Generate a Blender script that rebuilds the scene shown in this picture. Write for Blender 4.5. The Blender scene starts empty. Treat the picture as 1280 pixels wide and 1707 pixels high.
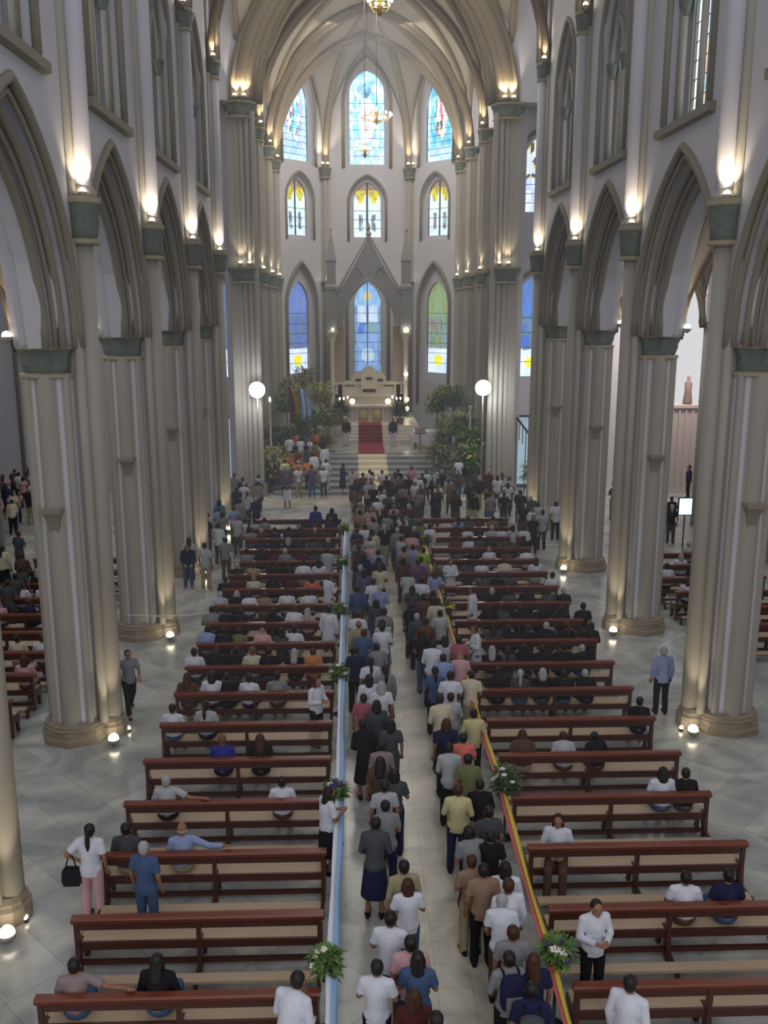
import bpy, bmesh, math, random
from mathutils import Vector, Matrix, Euler
random.seed(7)
S = bpy.context.scene
C = S.collection
PI = math.pi
# ---------------------------------------------------------------- camera
cam_d = bpy.data.cameras.new('camera'); cam = bpy.data.objects.new('camera', cam_d); C.objects.link(cam)
S.camera = cam
cam.location = (-1.15, 0, 9.5)
cam.rotation_euler = Euler((math.radians(90-12.488), 0, math.radians(-1.936)), 'XYZ')
cam_d.sensor_fit = 'VERTICAL'; cam_d.sensor_height = 36.0; cam_d.lens = 1560/1707*36
cam_d.clip_end = 300
# ---------------------------------------------------------------- world, exposure
W = bpy.data.worlds.new('world'); S.world = W; W.use_nodes = True
bg = W.node_tree.nodes['Background']
bg.inputs['Color'].default_value = (0.94, 0.94, 0.97, 1)
bg.inputs['Strength'].default_value = 0.68
S.view_settings.view_transform = 'Standard'; S.view_settings.look = 'None'
S.view_settings.gamma = 1; S.view_settings.use_curve_mapping = False
S.view_settings.exposure = 0.14
S.cycles.max_bounces = 5; S.cycles.diffuse_bounces = 3; S.cycles.glossy_bounces = 2
S.cycles.transmission_bounces = 2; S.cycles.sample_clamp_indirect = 4
S.cycles.caustics_reflective = False; S.cycles.caustics_refractive = False
UPLIGHT = 1.0
def area(name, loc, rot, sx, sy, e, col):
    d = bpy.data.lights.new(name, 'AREA'); d.shape = 'RECTANGLE'; d.size = sx; d.size_y = sy; d.energy = e; d.color = col
    o = bpy.data.objects.new(name, d); o.location = loc; o.rotation_euler = rot; C.objects.link(o); return o
# unseen fill lamps added behind the loft and high in crossing, choir and aisles
area('west_fill_light', (0, -6, 15), (math.radians(68), 0, 0), 9, 9, 500, (0.88, 0.90, 1.0))
area('choir_fill_light', (0, 58, 25.5), (0, 0, 0), 5, 10, 1700, (1.0, 0.93, 0.84))
area('crossing_fill_light', (0, 42, 25.5), (0, 0, 0), 8, 7, 600, (1.0, 0.95, 0.9))
for _s in (-1, 1):
    area('aisle_fill_light', (_s*10.9, 27, 12.2), (0, 0, 0), 1.5, 30, 520, (0.95, 0.95, 1.0))
# ---------------------------------------------------------------- materials
def srgb(c):
    return tuple((x/12.92 if x <= 0.04045 else ((x+0.055)/1.055)**2.4) for x in c)
MATS = {}
def mat(name, col, rough=0.7, metal=0, emit=None, estr=0, noise=0, nscale=3, nstretch=(1,1,1), bump=0, bscale=20, spec=0.3, vcol=False, coat=0):
    if name in MATS: return MATS[name]
    m = bpy.data.materials.new(name); m.use_nodes = True; nt = m.node_tree; N = nt.nodes; L = nt.links
    b = N['Principled BSDF']; c = srgb(col)
    b.inputs['Base Color'].default_value = (*c, 1); b.inputs['Roughness'].default_value = rough
    b.inputs['Metallic'].default_value = metal; b.inputs['Specular IOR Level'].default_value = spec
    if coat: b.inputs['Coat Weight'].default_value = coat
    if noise:
        tc = N.new('ShaderNodeTexCoord'); mp = N.new('ShaderNodeMapping'); mp.inputs['Scale'].default_value = nstretch
        nz = N.new('ShaderNodeTexNoise'); nz.inputs['Scale'].default_value = nscale; nz.inputs['Detail'].default_value = 4
        mx = N.new('ShaderNodeMix'); mx.data_type = 'RGBA'
        mx.inputs[6].default_value = (*[x*(1-noise) for x in c], 1); mx.inputs[7].default_value = (*[min(1, x*(1+noise)) for x in c], 1)
        L.new(tc.outputs['Object'], mp.inputs[0]); L.new(mp.outputs[0], nz.inputs[0]); L.new(nz.outputs[0], mx.inputs[0]); L.new(mx.outputs[2], b.inputs['Base Color'])
    if vcol:
        va = N.new('ShaderNodeVertexColor'); va.layer_name = 'Col'
        L.new(va.outputs[0], b.inputs['Base Color']); L.new(va.outputs[0], b.inputs['Emission Color'])
        b.inputs['Emission Strength'].default_value = estr
    elif emit:
        b.inputs['Emission Color'].default_value = (*srgb(emit), 1); b.inputs['Emission Strength'].default_value = estr
    if bump:
        tc2 = N.new('ShaderNodeTexCoord'); n2 = N.new('ShaderNodeTexNoise'); n2.inputs['Scale'].default_value = bscale
        bp = N.new('ShaderNodeBump'); bp.inputs['Strength'].default_value = bump; bp.inputs['Distance'].default_value = 0.02
        L.new(tc2.outputs['Object'], n2.inputs[0]); L.new(n2.outputs[0], bp.inputs['Height']); L.new(bp.outputs[0], b.inputs['Normal'])
    MATS[name] = m; return m
wall_m = mat('pale_plaster', (0.76, 0.755, 0.775), 0.85, noise=0.05, nscale=0.8)
stone_m = mat('carved_stone', (0.635, 0.615, 0.575), 0.8, noise=0.07, nscale=1.2, bump=0.15, bscale=30)
trim_m = mat('brown_grey_stone', (0.53, 0.50, 0.445), 0.8, noise=0.08, nscale=2)
base_m = mat('tan_base_stone', (0.56, 0.51, 0.44), 0.6, noise=0.15, nscale=4)
green_m = mat('verdigris_capital', (0.40, 0.43, 0.395), 0.7, noise=0.35, nscale=7, bump=0.5, bscale=12)
gold_m = mat('dull_gilding', (0.62, 0.59, 0.49), 0.6, noise=0.15, nscale=8)
vault_m = mat('vault_plaster', (0.64, 0.61, 0.56), 0.9, noise=0.05, nscale=1)
rib_m = mat('rib_stone', (0.52, 0.475, 0.40), 0.8, noise=0.08, nscale=2)
lead_m = mat('dark_window_lead', (0.35, 0.38, 0.38), 0.7)
grey_m = mat('grey_marble_canopy', (0.52, 0.53, 0.54), 0.5, noise=0.12, nscale=3)
white_m = mat('white_marble', (0.84, 0.81, 0.76), 0.35, noise=0.06, nscale=3)
wood_m = mat('red_brown_varnished_wood', (0.43, 0.20, 0.13), 0.32, noise=0.25, nscale=3, nstretch=(1, 12, 12), spec=0.45)
woodd_m = mat('dark_brown_varnished_wood', (0.29, 0.165, 0.135), 0.4, noise=0.25, nscale=3, nstretch=(1, 12, 12), spec=0.4)
seat_m = mat('pale_worn_seat_wood', (0.72, 0.63, 0.53), 0.45, noise=0.12, nscale=2, nstretch=(1, 10, 10))
bulb_m = mat('lit_lamp', (1, 0.96, 0.85), 0.5, emit=(1, 0.95, 0.82), estr=14)
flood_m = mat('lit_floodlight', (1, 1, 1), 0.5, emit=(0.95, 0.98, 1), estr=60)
metal_m = mat('dark_lamp_metal', (0.25, 0.25, 0.26), 0.45, metal=0.6)
brass_m = mat('brass', (0.68, 0.56, 0.32), 0.35, metal=0.9)
red_m = mat('red_carpet', (0.52, 0.17, 0.20), 0.95, noise=0.12, nscale=8)
glass_m = mat('stained_glass', (1, 1, 1), 0.4, vcol=True, estr=1.0)
glassb_m = mat('bright_stained_glass', (1, 1, 1), 0.4, vcol=True, estr=1.7)
glassd_m = mat('dim_stained_glass', (1, 1, 1), 0.4, vcol=True, estr=0.12)
pale_m = mat('lavender_paint_and_lit_band', (0.76, 0.755, 0.79), 0.75, noise=0.04, nscale=2)
house_m = mat('pale_lamp_housing', (0.62, 0.59, 0.54), 0.6)

def floor_mat(name, c1, c2, c3, tile, rot):
    m = bpy.data.materials.new(name); m.use_nodes = True; nt = m.node_tree; N = nt.nodes; L = nt.links
    b = N['Principled BSDF']; b.inputs['Roughness'].default_value = 0.22; b.inputs['Specular IOR Level'].default_value = 0.45
    tc = N.new('ShaderNodeTexCoord'); mp = N.new('ShaderNodeMapping'); mp.inputs['Rotation'].default_value = (0, 0, rot)
    L.new(tc.outputs['Object'], mp.inputs[0])
    br = N.new('ShaderNodeTexBrick'); br.offset = 0; br.inputs['Scale'].default_value = 1; br.inputs['Brick Width'].default_value = tile; br.inputs['Row Height'].default_value = tile
    br.inputs['Mortar Size'].default_value = 0.006; br.inputs['Color1'].default_value = (*srgb(c1), 1); br.inputs['Color2'].default_value = (*srgb(c2), 1); br.inputs['Mortar'].default_value = (*srgb(c3), 1)
    br.inputs['Bias'].default_value = -0.2
    L.new(mp.outputs[0], br.inputs[0])
    nz = N.new('ShaderNodeTexNoise'); nz.inputs['Scale'].default_value = 0.9; nz.inputs['Detail'].default_value = 6; nz.inputs['Distortion'].default_value = 1.2
    L.new(tc.outputs['Object'], nz.inputs[0])
    rp = N.new('ShaderNodeValToRGB'); rp.color_ramp.elements[0].position = 0.35; rp.color_ramp.elements[1].position = 0.68
    rp.color_ramp.elements[0].color = (0.62, 0.65, 0.67, 1); rp.color_ramp.elements[1].color = (1.12, 1.1, 1.05, 1)
    L.new(nz.outputs[0], rp.inputs[0])
    mx = N.new('ShaderNodeMix'); mx.data_type = 'RGBA'; mx.blend_type = 'MULTIPLY'; mx.inputs[0].default_value = 1
    L.new(br.outputs[0], mx.inputs[6]); L.new(rp.outputs[0], mx.inputs[7]); L.new(mx.outputs[2], b.inputs['Base Color'])
    return m
floor_m = floor_mat('grey_marble_floor', (0.74, 0.74, 0.72), (0.63, 0.64, 0.635), (0.58, 0.585, 0.58), 0.95, PI/4)
aisle_m = floor_mat('cream_marble_runner', (0.80, 0.775, 0.71), (0.75, 0.73, 0.68), (0.68, 0.65, 0.60), 0.5, 0)
# ---------------------------------------------------------------- mesh helpers
class MB:
    def __init__(s): s.v = []; s.f = []; s.m = []; s.mi = 0
    def quad(s, *idx): s.f.append(idx); s.m.append(s.mi)
    def box(s, x0, x1, y0, y1, z0, z1):
        n = len(s.v); s.v += [(x, y, z) for z in (z0, z1) for y in (y0, y1) for x in (x0, x1)]
        for q in ((0, 2, 3, 1), (4, 5, 7, 6), (0, 1, 5, 4), (2, 6, 7, 3), (0, 4, 6, 2), (1, 3, 7, 5)): s.quad(*[n+i for i in q])
        return s
    def hexa(s, pts):    # 4 bottom/front points then 4 matching back points
        n = len(s.v); s.v += [tuple(p) for p in pts]
        for q in ((0, 1, 2, 3), (7, 6, 5, 4), (0, 4, 5, 1), (1, 5, 6, 2), (2, 6, 7, 3), (3, 7, 4, 0)): s.quad(*[n+i for i in q])
        return s
    def rings(s, rings, cap=True, closed=True):
        n = len(s.v); k = len(rings[0])
        for r in rings: s.v += [tuple(p) for p in r]
        for i in range(len(rings)-1):
            for j in range(k if closed else k-1):
                a = n+i*k+j; b = n+i*k+(j+1) % k; s.quad(a, b, b+k, a+k)
        if cap: s.f.append(tuple(n+j for j in range(k))[::-1]); s.m.append(s.mi); e = n+(len(rings)-1)*k; s.f.append(tuple(e+j for j in range(k))); s.m.append(s.mi)
        return s
    def lathe(s, prof, cx=0, cy=0, n=20, mod=None):
        R = []
        for r, z in prof:
            R.append([(cx+(mod(a, r, z) if mod else r)*math.cos(a), cy+(mod(a, r, z) if mod else r)*math.sin(a), z) for a in [2*PI*j/n for j in range(n)]])
        return s.rings(R)
    def tube(s, pts, r, n=8, cap=True):
        pts = [Vector(p) for p in pts]; R = []; up = None
        for i, p in enumerate(pts):
            d = (pts[min(i+1, len(pts)-1)]-pts[max(i-1, 0)]).normalized()
            if up is None: up = Vector((0, 0, 1)) if abs(d.z) < 0.95 else Vector((0, 1, 0))
            u = d.cross(up).normalized(); up = u.cross(d).normalized(); rr = r[i] if isinstance(r, (list, tuple)) else r
            R.append([p+u*math.cos(2*PI*j/n)*rr+up*math.sin(2*PI*j/n)*rr for j in range(n)])
        return s.rings(R, cap)
    def ball(s, c, r, n=10, m=6):
        rx, ry, rz = r if isinstance(r, tuple) else (r, r, r)
        R = [[(c[0]+rx*math.sin(t)*math.cos(a), c[1]+ry*math.sin(t)*math.sin(a), c[2]-rz*math.cos(t)) for a in [2*PI*j/n for j in range(n)]] for t in [max(0.02, min(PI-0.02, PI*i/m)) for i in range(m+1)]]
        return s.rings(R)
    def sheet(s, rows):
        n = len(s.v); k = len(rows[0])
        for r in rows: s.v += [tuple(p) for p in r]
        for i in range(len(rows)-1):
            for j in range(k-1): a = n+i*k+j; s.quad(a, a+1, a+k+1, a+k)
        return s
    def mesh(s, name, mats, smooth=False):
        me = bpy.data.meshes.new(name); me.from_pydata(s.v, [], s.f)
        for m in (mats if isinstance(mats, (list, tuple)) else [mats]): me.materials.append(m)
        for p, mi in zip(me.polygons, s.m): p.material_index = mi; p.use_smooth = smooth
        me.update(); return me
    def build(s, name, mats, parent=None, smooth=False, loc=None):
        return link(name, s.mesh(name, mats, smooth), parent, loc)
def link(name, data, parent=None, loc=None, rot=None):
    o = bpy.data.objects.new(name, data); C.objects.link(o)
    if parent: o.parent = parent
    if loc: o.location = loc
    if rot: o.rotation_euler = rot
    return o
def autosmooth(o, ang=40):
    me = o.data
    for p in me.polygons: p.use_smooth = True
    try: me.set_sharp_from_angle(angle=math.radians(ang))
    except Exception: pass
    return o
def tag(o, label, cat, group=None, kind=None):
    if label: o['label'] = label
    if cat: o['category'] = cat
    if group: o['group'] = group
    if kind: o['kind'] = kind
    return o
def struct(o): o['kind'] = 'structure'; return o
def empty(name, loc=(0, 0, 0), rz=0):
    o = bpy.data.objects.new(name, None); C.objects.link(o); o.location = loc; o.rotation_euler = (0, 0, rz); o.empty_display_size = 0.2; return o
def copy_tree(o, parent=None):
    c = o.copy(); C.objects.link(c)
    if parent: c.parent = parent
    for ch in list(o.children): copy_tree(ch, c)
    return c
def arc(hw, rise):
    c = (rise*rise-hw*hw)/(2*hw); R = hw+c
    return lambda s: math.sqrt(max(0, R*R-(min(abs(s), hw)+c)**2))
ORD = ['zeroth', 'first', 'second', 'third', 'fourth', 'fifth', 'sixth', 'seventh', 'eighth', 'ninth', 'tenth', 'eleventh', 'twelfth', 'thirteenth', 'fourteenth', 'fifteenth', 'sixteenth', 'seventeenth', 'eighteenth']
# ================================================================ BUILDING
def frame(O, U, N):      # wall frame: u along, w depth (away from the viewer side), z up
    O = Vector(O); U = Vector(U).normalized(); N = Vector(N).normalized()
    return lambda u, w, z: tuple(O+U*u+N*w+Vector((0, 0, z)))
def panel(mb, F, u0, u1, z0, z1, w0, w1, holes, step=0.25):
    us = {u0, u1}
    for h in holes:
        k = 14
        for i in range(k+1): us.add(min(u1, max(u0, h[0]+(h[1]-h[0])*i/k)))
        us.add(min(u1, max(u0, h[0]))); us.add(min(u1, max(u0, h[1])))
    us = sorted(us)
    for a, b in zip(us, us[1:]):
        if b-a < 1e-5: continue
        m = (a+b)/2; segs = []; lo = (z0, z0)
        for h in sorted([h for h in holes if h[0] < m < h[1]], key=lambda h: h[2]):
            hb = h[2]; ht = (h[3](a), h[3](b))
            if hb > max(lo)+1e-4: segs.append((lo, (hb, hb)))
            lo = ht
        segs.append((lo, (z1, z1)))
        for (la, lb), (ta, tb) in segs:
            mb.hexa([F(a, w0, la), F(b, w0, lb), F(b, w0, tb), F(a, w0, ta), F(a, w1, la), F(b, w1, lb), F(b, w1, tb), F(a, w1, ta)])
def archhole(uc, hw, zb, zs, rise):
    f = arc(hw, rise); return (uc-hw, uc+hw, zb, lambda u: zs+f(u-uc))
def archpts(F, uc, hw, zs, rise, w, zb=None, n=24):
    f = arc(hw, rise); P = [F(uc+hw*math.sin(-PI/2+PI*i/n), w, zs+f(hw*math.sin(-PI/2+PI*i/n))) for i in range(n+1)]
    if zb is not None: P = [F(uc-hw, w, zb)]+P+[F(uc+hw, w, zb)]
    return P
# ---- stained glass: per-face colour from a design function of (u in -1..1, v in 0..1)
def vor(u, v, seed, sc):
    iu, iv = math.floor(u*sc), math.floor(v*sc*2); best = 9; bi = (0, 0)
    for a in (-1, 0, 1):
        for b in (-1, 0, 1):
            r = random.Random((iu+a)*7919+(iv+b)*104729+seed); x = iu+a+r.random(); y = iv+b+r.random(); d = (x-u*sc)**2+(y-v*sc*2)**2
            if d < best: best = d; bi = (r.random(), r.random())
    return bi
def mixc(a, b, t): return tuple(a[i]*(1-t)+b[i]*t for i in range(3))
def pick(pal, t): return pal[int(t*len(pal)) % len(pal)]
def des_upper(seed, pal, fig, side):
    def f(u, v):
        a, b = vor(u, v, seed, 7)
        if abs(u) > 0.82 or v < 0.05: return mixc((0.78, 0.90, 1.0), (0.45, 0.68, 0.95), a)
        du = u*1.1; c = pick(pal, a)
        if ((du/0.5)**2+((v-0.48)/0.24)**2) < 1: c = mixc(pick(fig, a), (0.95, 0.97, 1), 0.35*b)
        if (du/0.30)**2+((v-0.80)/0.08)**2 < 1: c = mixc((0.15, 0.3, 0.5), (0.5, 0.75, 0.9), a)
        if v < 0.16: c = mixc((0.5, 0.66, 0.8), (0.65, 0.72, 0.9), a)
        return mixc(c, (0.4, 0.5, 0.6), 0.25*b)
    return f
def des_mid(seed):
    def f(u, v):
        a, b = vor(u, v, seed, 6)
        if abs(u) < 0.07: return (0.25, 0.28, 0.28)
        if v > 0.86: return mixc((0.45, 0.38, 0.36), (0.6, 0.5, 0.42), a)
        if v > 0.62 and (abs(abs(u)-0.5) < 0.5*(v-0.55)/0.3): return mixc((0.85, 0.8, 0.15), (0.5, 0.48, 0.3), a*0.8)
        if abs(abs(u)-0.45) < 0.16 and v < 0.42 and v > 0.12: return pick([(0.35, 0.4, 0.5), (0.5, 0.5, 0.55), (0.3, 0.42, 0.5), (0.6, 0.72, 0.75), (0.5, 0.45, 0.5)], (a+b) % 1)
        return mixc((0.86, 0.93, 0.96), (0.72, 0.83, 0.88), a)
    return f
def des_low(seed, top, mids, disc=True):
    def f(u, v):
        a, b = vor(u, v, seed, 5)
        if v < 0.27 and disc:
            r = math.hypot(u, (v-0.14)*6.5)
            if r < 0.42: return mixc((0.88, 0.86, 0.12), (0.95, 0.95, 0.3), a)
            return mixc((0.90, 0.95, 1.0), (0.75, 0.83, 0.98), a)
        g = (0.42, 0.47, 0.52)
        if v > 0.62: return mixc(mixc(top, pick(mids, a), 0.55*b), g, 0.25)
        return mixc(mixc(pick(mids, a), top, 0.4*b), g, 0.3)
    return f
def des_centre(u, v):
    a, b = vor(u, v, 5, 6)
    r = math.hypot(u, (v-0.84)*6.5)
    if r < 0.3: return (0.75, 0.72, 0.55)
    if v > 0.74: return mixc((0.45, 0.62, 0.80), (0.55, 0.72, 0.88), a)
    if abs(u) > 0.78: return mixc((0.35, 0.5, 0.62), (0.45, 0.6, 0.72), a)
    if v > 0.55: return (0.3, 0.4, 0.55) if abs(u) < 0.06 else mixc((0.78, 0.85, 0.92), (0.65, 0.74, 0.9), a)
    if v > 0.42: return mixc((0.25, 0.38, 0.75), (0.45, 0.62, 0.85), a) if u < -0.1 else mixc((0.4, 0.62, 0.78), (0.5, 0.6, 0.6), a)
    if math.hypot(u, (v-0.18)*6.5) < 0.5: return (0.68, 0.78, 0.85)
    return mixc((0.42, 0.58, 0.80), (0.55, 0.66, 0.86), a)
def des_yellow(u, v):
    a, b = vor(u, v, 31, 5)
    return pick([(0.85, 0.8, 0.15), (0.8, 0.85, 0.9), (0.3, 0.3, 0.25), (0.9, 0.9, 0.85)], a) if v > 0.45 else mixc((0.9, 0.92, 0.98), (0.7, 0.78, 0.95), a)
def des_side(u, v):
    a, b = vor(u, v, 11, 5)
    if abs(u) > 0.7: return (0.8, 0.92, 0.95)
    return mixc(pick([(0.75, 0.85, 0.95), (0.55, 0.6, 0.85), (0.8, 0.75, 0.5), (0.5, 0.7, 0.75), (0.85, 0.6, 0.6)], a), (0.9, 0.95, 1), 0.4*b)
def glass_panel(name, F, uc, hw, zb, zs, rise, w, fn, parent, m, nu=18):
    f = arc(hw, rise); me = bpy.data.meshes.new(name); V = []; Fc = []; cols = []
    ztop = zs+rise; nv = int(nu*(ztop-zb)/(2*hw)); us = [-1+2*i/nu for i in range(nu+1)]
    for i in range(nu):
        for j in range(nv):
            pts = []
            for (a, b) in ((i, j), (i+1, j), (i+1, j+1), (i, j+1)):
                zt = zs+f(us[a]*hw); pts.append((us[a]*hw+uc, zb+(zt-zb)*b/nv))
            n = len(V); V += [F(p[0], w, p[1]) for p in pts]; Fc.append((n, n+1, n+2, n+3))
            um = (us[i]+us[i+1])/2; zc = sum(p[1] for p in pts)/4; cols.append(fn(um, (zc-zb)/(ztop-zb)))
    n0 = len(V)                                  # back skin and rim, 3 cm behind
    ring = [(uc+u*hw, zb) for u in us]+[(uc+u*hw, zs+f(u*hw)) for u in reversed(us)]
    V += [F(p[0], w+0.03, p[1]) for p in ring]+[F(p[0], w, p[1]) for p in ring]
    k = len(ring); Fc.append(tuple(n0+i for i in range(k))); cols.append((0.3, 0.35, 0.4))
    for i in range(k): Fc.append((n0+i, n0+(i+1) % k, n0+k+(i+1) % k, n0+k+i)); cols.append((0.2, 0.2, 0.2))
    me.from_pydata(V, [], Fc); me.materials.append(m)
    ca = me.color_attributes.new('Col', 'FLOAT_COLOR', 'CORNER'); k = 0
    for p, c in zip(me.polygons, cols):
        c = srgb(c)
        for li in p.loop_indices: ca.data[li].color = (*c, 1)
    me.update(); return link('glass', me, parent)
WN = [0]
def window(F, uc, hw, zb, zs, rise, w, fn, m, frame_w=0.12, mull=None, bars=0, nu=18):
    WN[0] += 1; o = struct(empty('window_%d' % WN[0], F(uc, w, zb))); inv = Vector(F(uc, w, zb))
    G = lambda u, ww, z: tuple(Vector(F(u, ww, z))-inv)
    glass_panel('glass', G, uc, hw, zb, zs, rise, w, fn, o, m, nu)
    b = MB(); P = archpts(G, uc, hw+frame_w*0.4, zs, rise+frame_w*0.4, w-0.06, zb-0.05); P.append(P[0]); b.tube(P, frame_w/2, 6); b.build('window_frame', trim_m, o, True)
    if mull or bars:
        b = MB()
        for mu in (mull or []): b.tube([G(uc+mu*hw, w-0.04, zb), G(uc+mu*hw, w-0.04, zs+arc(hw, rise)(mu*hw))], 0.035, 6)
        for i in range(bars):
            z = zb+(zs-zb)*(i+1)/(bars+1); b.tube([G(uc-hw, w-0.03, z), G(uc+hw, w-0.03, z)], 0.015, 4)
        b.build('mullion', lead_m, o, True)
    return o
TN = [0]
def trim(mb, m=None, smooth=True, name=None):
    TN[0] += 1; return struct(mb.build(name or 'trim_%d' % TN[0], m or trim_m, None, smooth))
# ---------------------------------------------------------------- floor and steps
struct(MB().box(-22, 22, -3, 72, -0.25, 0).build('floor', floor_m))
struct(MB().box(-0.78, 0.78, 6, 43.9, 0.0, 0.006).build('floor_runner', aisle_m))
struct(MB().box(-6.2, 6.2, 43.9, 46.9, 0.0, 0.008).build('floor_landing', aisle_m))
stepm = mat('grey_step_marble', (0.58, 0.60, 0.60), 0.3, noise=0.12, nscale=2)
b = MB()
for i in range(7):
    y = 46.9+i*0.83; b.box(-5.2, 5.2, y, 52.9, i*0.17+0.008, (i+1)*0.17-0.035); b.box(-5.22, 5.22, y-0.04, 52.9, (i+1)*0.17-0.035, (i+1)*0.17)
tag(b.build('altar_steps', stepm), 'wide grey marble steps rising from the nave to the sanctuary', 'steps')
b = MB()
for i in range(7):
    y = 46.9+i*0.83-0.05; b.box(-0.85, 0.75, y, y+0.88, (i+1)*0.17, (i+1)*0.17+0.012); b.box(-0.85, 0.75, y-0.012, y, i*0.17+0.01, (i+1)*0.17+0.012)
tag(b.build('cream_step_runner', mat('cream_runner_cloth', (0.86, 0.82, 0.70), 0.8)), 'cream runner laid over the centre of the altar steps', 'runner')
struct(MB().box(-6.9, 6.9, 52.7, 69.5, 0, 1.19).build('floor_sanctuary', floor_mat('sanctuary_marble', (0.70, 0.70, 0.68), (0.64, 0.65, 0.64), (0.55, 0.55, 0.55), 0.8, 0)))
for s in (-1, 1): struct(MB().box(*sorted((s*5.2, s*6.9)), 48.6, 52.7, 0, 1.19).build('floor_side_platform', stepm))
b = MB()
for i in range(5): b.box(-3.4+i*0.1, 3.4-i*0.1, 57.2+i*0.35, 66, 1.19+i*0.18, 1.19+(i+1)*0.18)
tag(b.build('altar_platform', white_m), 'pale marble stepped platform carrying the high altar', 'platform')
b = MB(); X = 0.78; b.box(-X-0.02, X-0.08, 52.9, 57.15, 1.19, 1.21)
for i in range(5):
    y = 57.2+i*0.35; zz = 1.19+(i+1)*0.18; b.box(-X, X-0.08, y-0.02, y, zz-0.18, zz+0.015); b.box(-X, X-0.08, y-0.02, y+0.35 if i < 4 else 60.2, zz, zz+0.015)
tag(b.build('red_carpet', red_m), 'red carpet running up the centre to the high altar', 'carpet')
# ---------------------------------------------------------------- nave piers
PY = [13.35, 19.9, 26.5, 33.1, 39.7]
def lobes(circs, n=96):
    out = []
    for j in range(n):
        a = 2*PI*j/n; dx, dy = math.cos(a), math.sin(a); best = 0
        for (cx, cy, r) in circs:
            t = cx*dx+cy*dy; d2 = cx*cx+cy*cy-t*t
            if d2 < r*r: best = max(best, t+math.sqrt(r*r-d2))
        out.append((best*dx, best*dy))
    return out
def extr(mb, prof, zs, scale=None):
    mb.rings([[(x*(scale[i] if scale else 1), y*(scale[i] if scale else 1), z) for x, y in prof] for i, z in enumerate(zs)])
def capital(parent, cx, r, z0, z1, n=40, name='capital', cy=0):
    h = z1-z0; c = MB(); c.lathe([(r*0.98, z0+0.08), (r*1.0, z0+h*0.25), (r*1.10, z0+h*0.5), (r*1.06, z0+h*0.55), (r*1.22, z0+h*0.82), (r*1.24, z0+h*0.86)], cx, cy, n, lambda a, rr, z: rr*(1+0.10*math.cos(8*a)*(1 if z > z0+0.1 else 0)))
    o = c.build(name, green_m, parent, True)
    g = MB(); g.lathe([(r*1.04, z0), (r*1.18, z0+0.03), (r*1.18, z0+0.09), (r*1.0, z0+0.12)], cx, cy, n)
    g.build('gilt_ring', gold_m, o); g = MB(); g.lathe([(r*1.18, z1-h*0.16), (r*1.34, z1-h*0.12), (r*1.36, z1), (r*1.1, z1)], cx, cy, 8 if n > 30 else 16); g.build('abacus', gold_m, o)
    return o
def uplight(parent, loc, e=40, size=46, tilt=(0, 0), r=0.09, col=(1.0, 0.83, 0.60), cup=True):
    b = MB(); b.lathe([(0.02, -0.12), (r, -0.05), (r*1.15, 0.02), (r*0.9, 0.02), (r*0.5, -0.03)], 0, 0, 12)
    h = b.build('lamp_housing', house_m, parent, True, loc)
    MB().ball((0, 0, 0.035), r*0.95, 10, 6).build('lamp_bulb', bulb_m, h, True)
    d = bpy.data.lights.new('lamp_light', 'SPOT'); d.energy = e*UPLIGHT; d.color = col; d.spot_size = math.radians(size); d.spot_blend = 0.7; d.shadow_soft_size = 0.06
    l = link('lamp_light', d, parent, (loc[0], loc[1], loc[2]+0.06+r)); l.rotation_euler = (math.radians(180+tilt[0]), math.radians(tilt[1]), 0)
    return h
prof = lobes([(0, 0, 0.53)]+[(0.43*math.cos(a), 0.43*math.sin(a), 0.20) for a in [PI/2*k for k in range(4)]]+[(0.54*math.cos(a), 0.54*math.sin(a), 0.085) for a in [PI/4+PI/2*k for k in range(4)]], 144)
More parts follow.
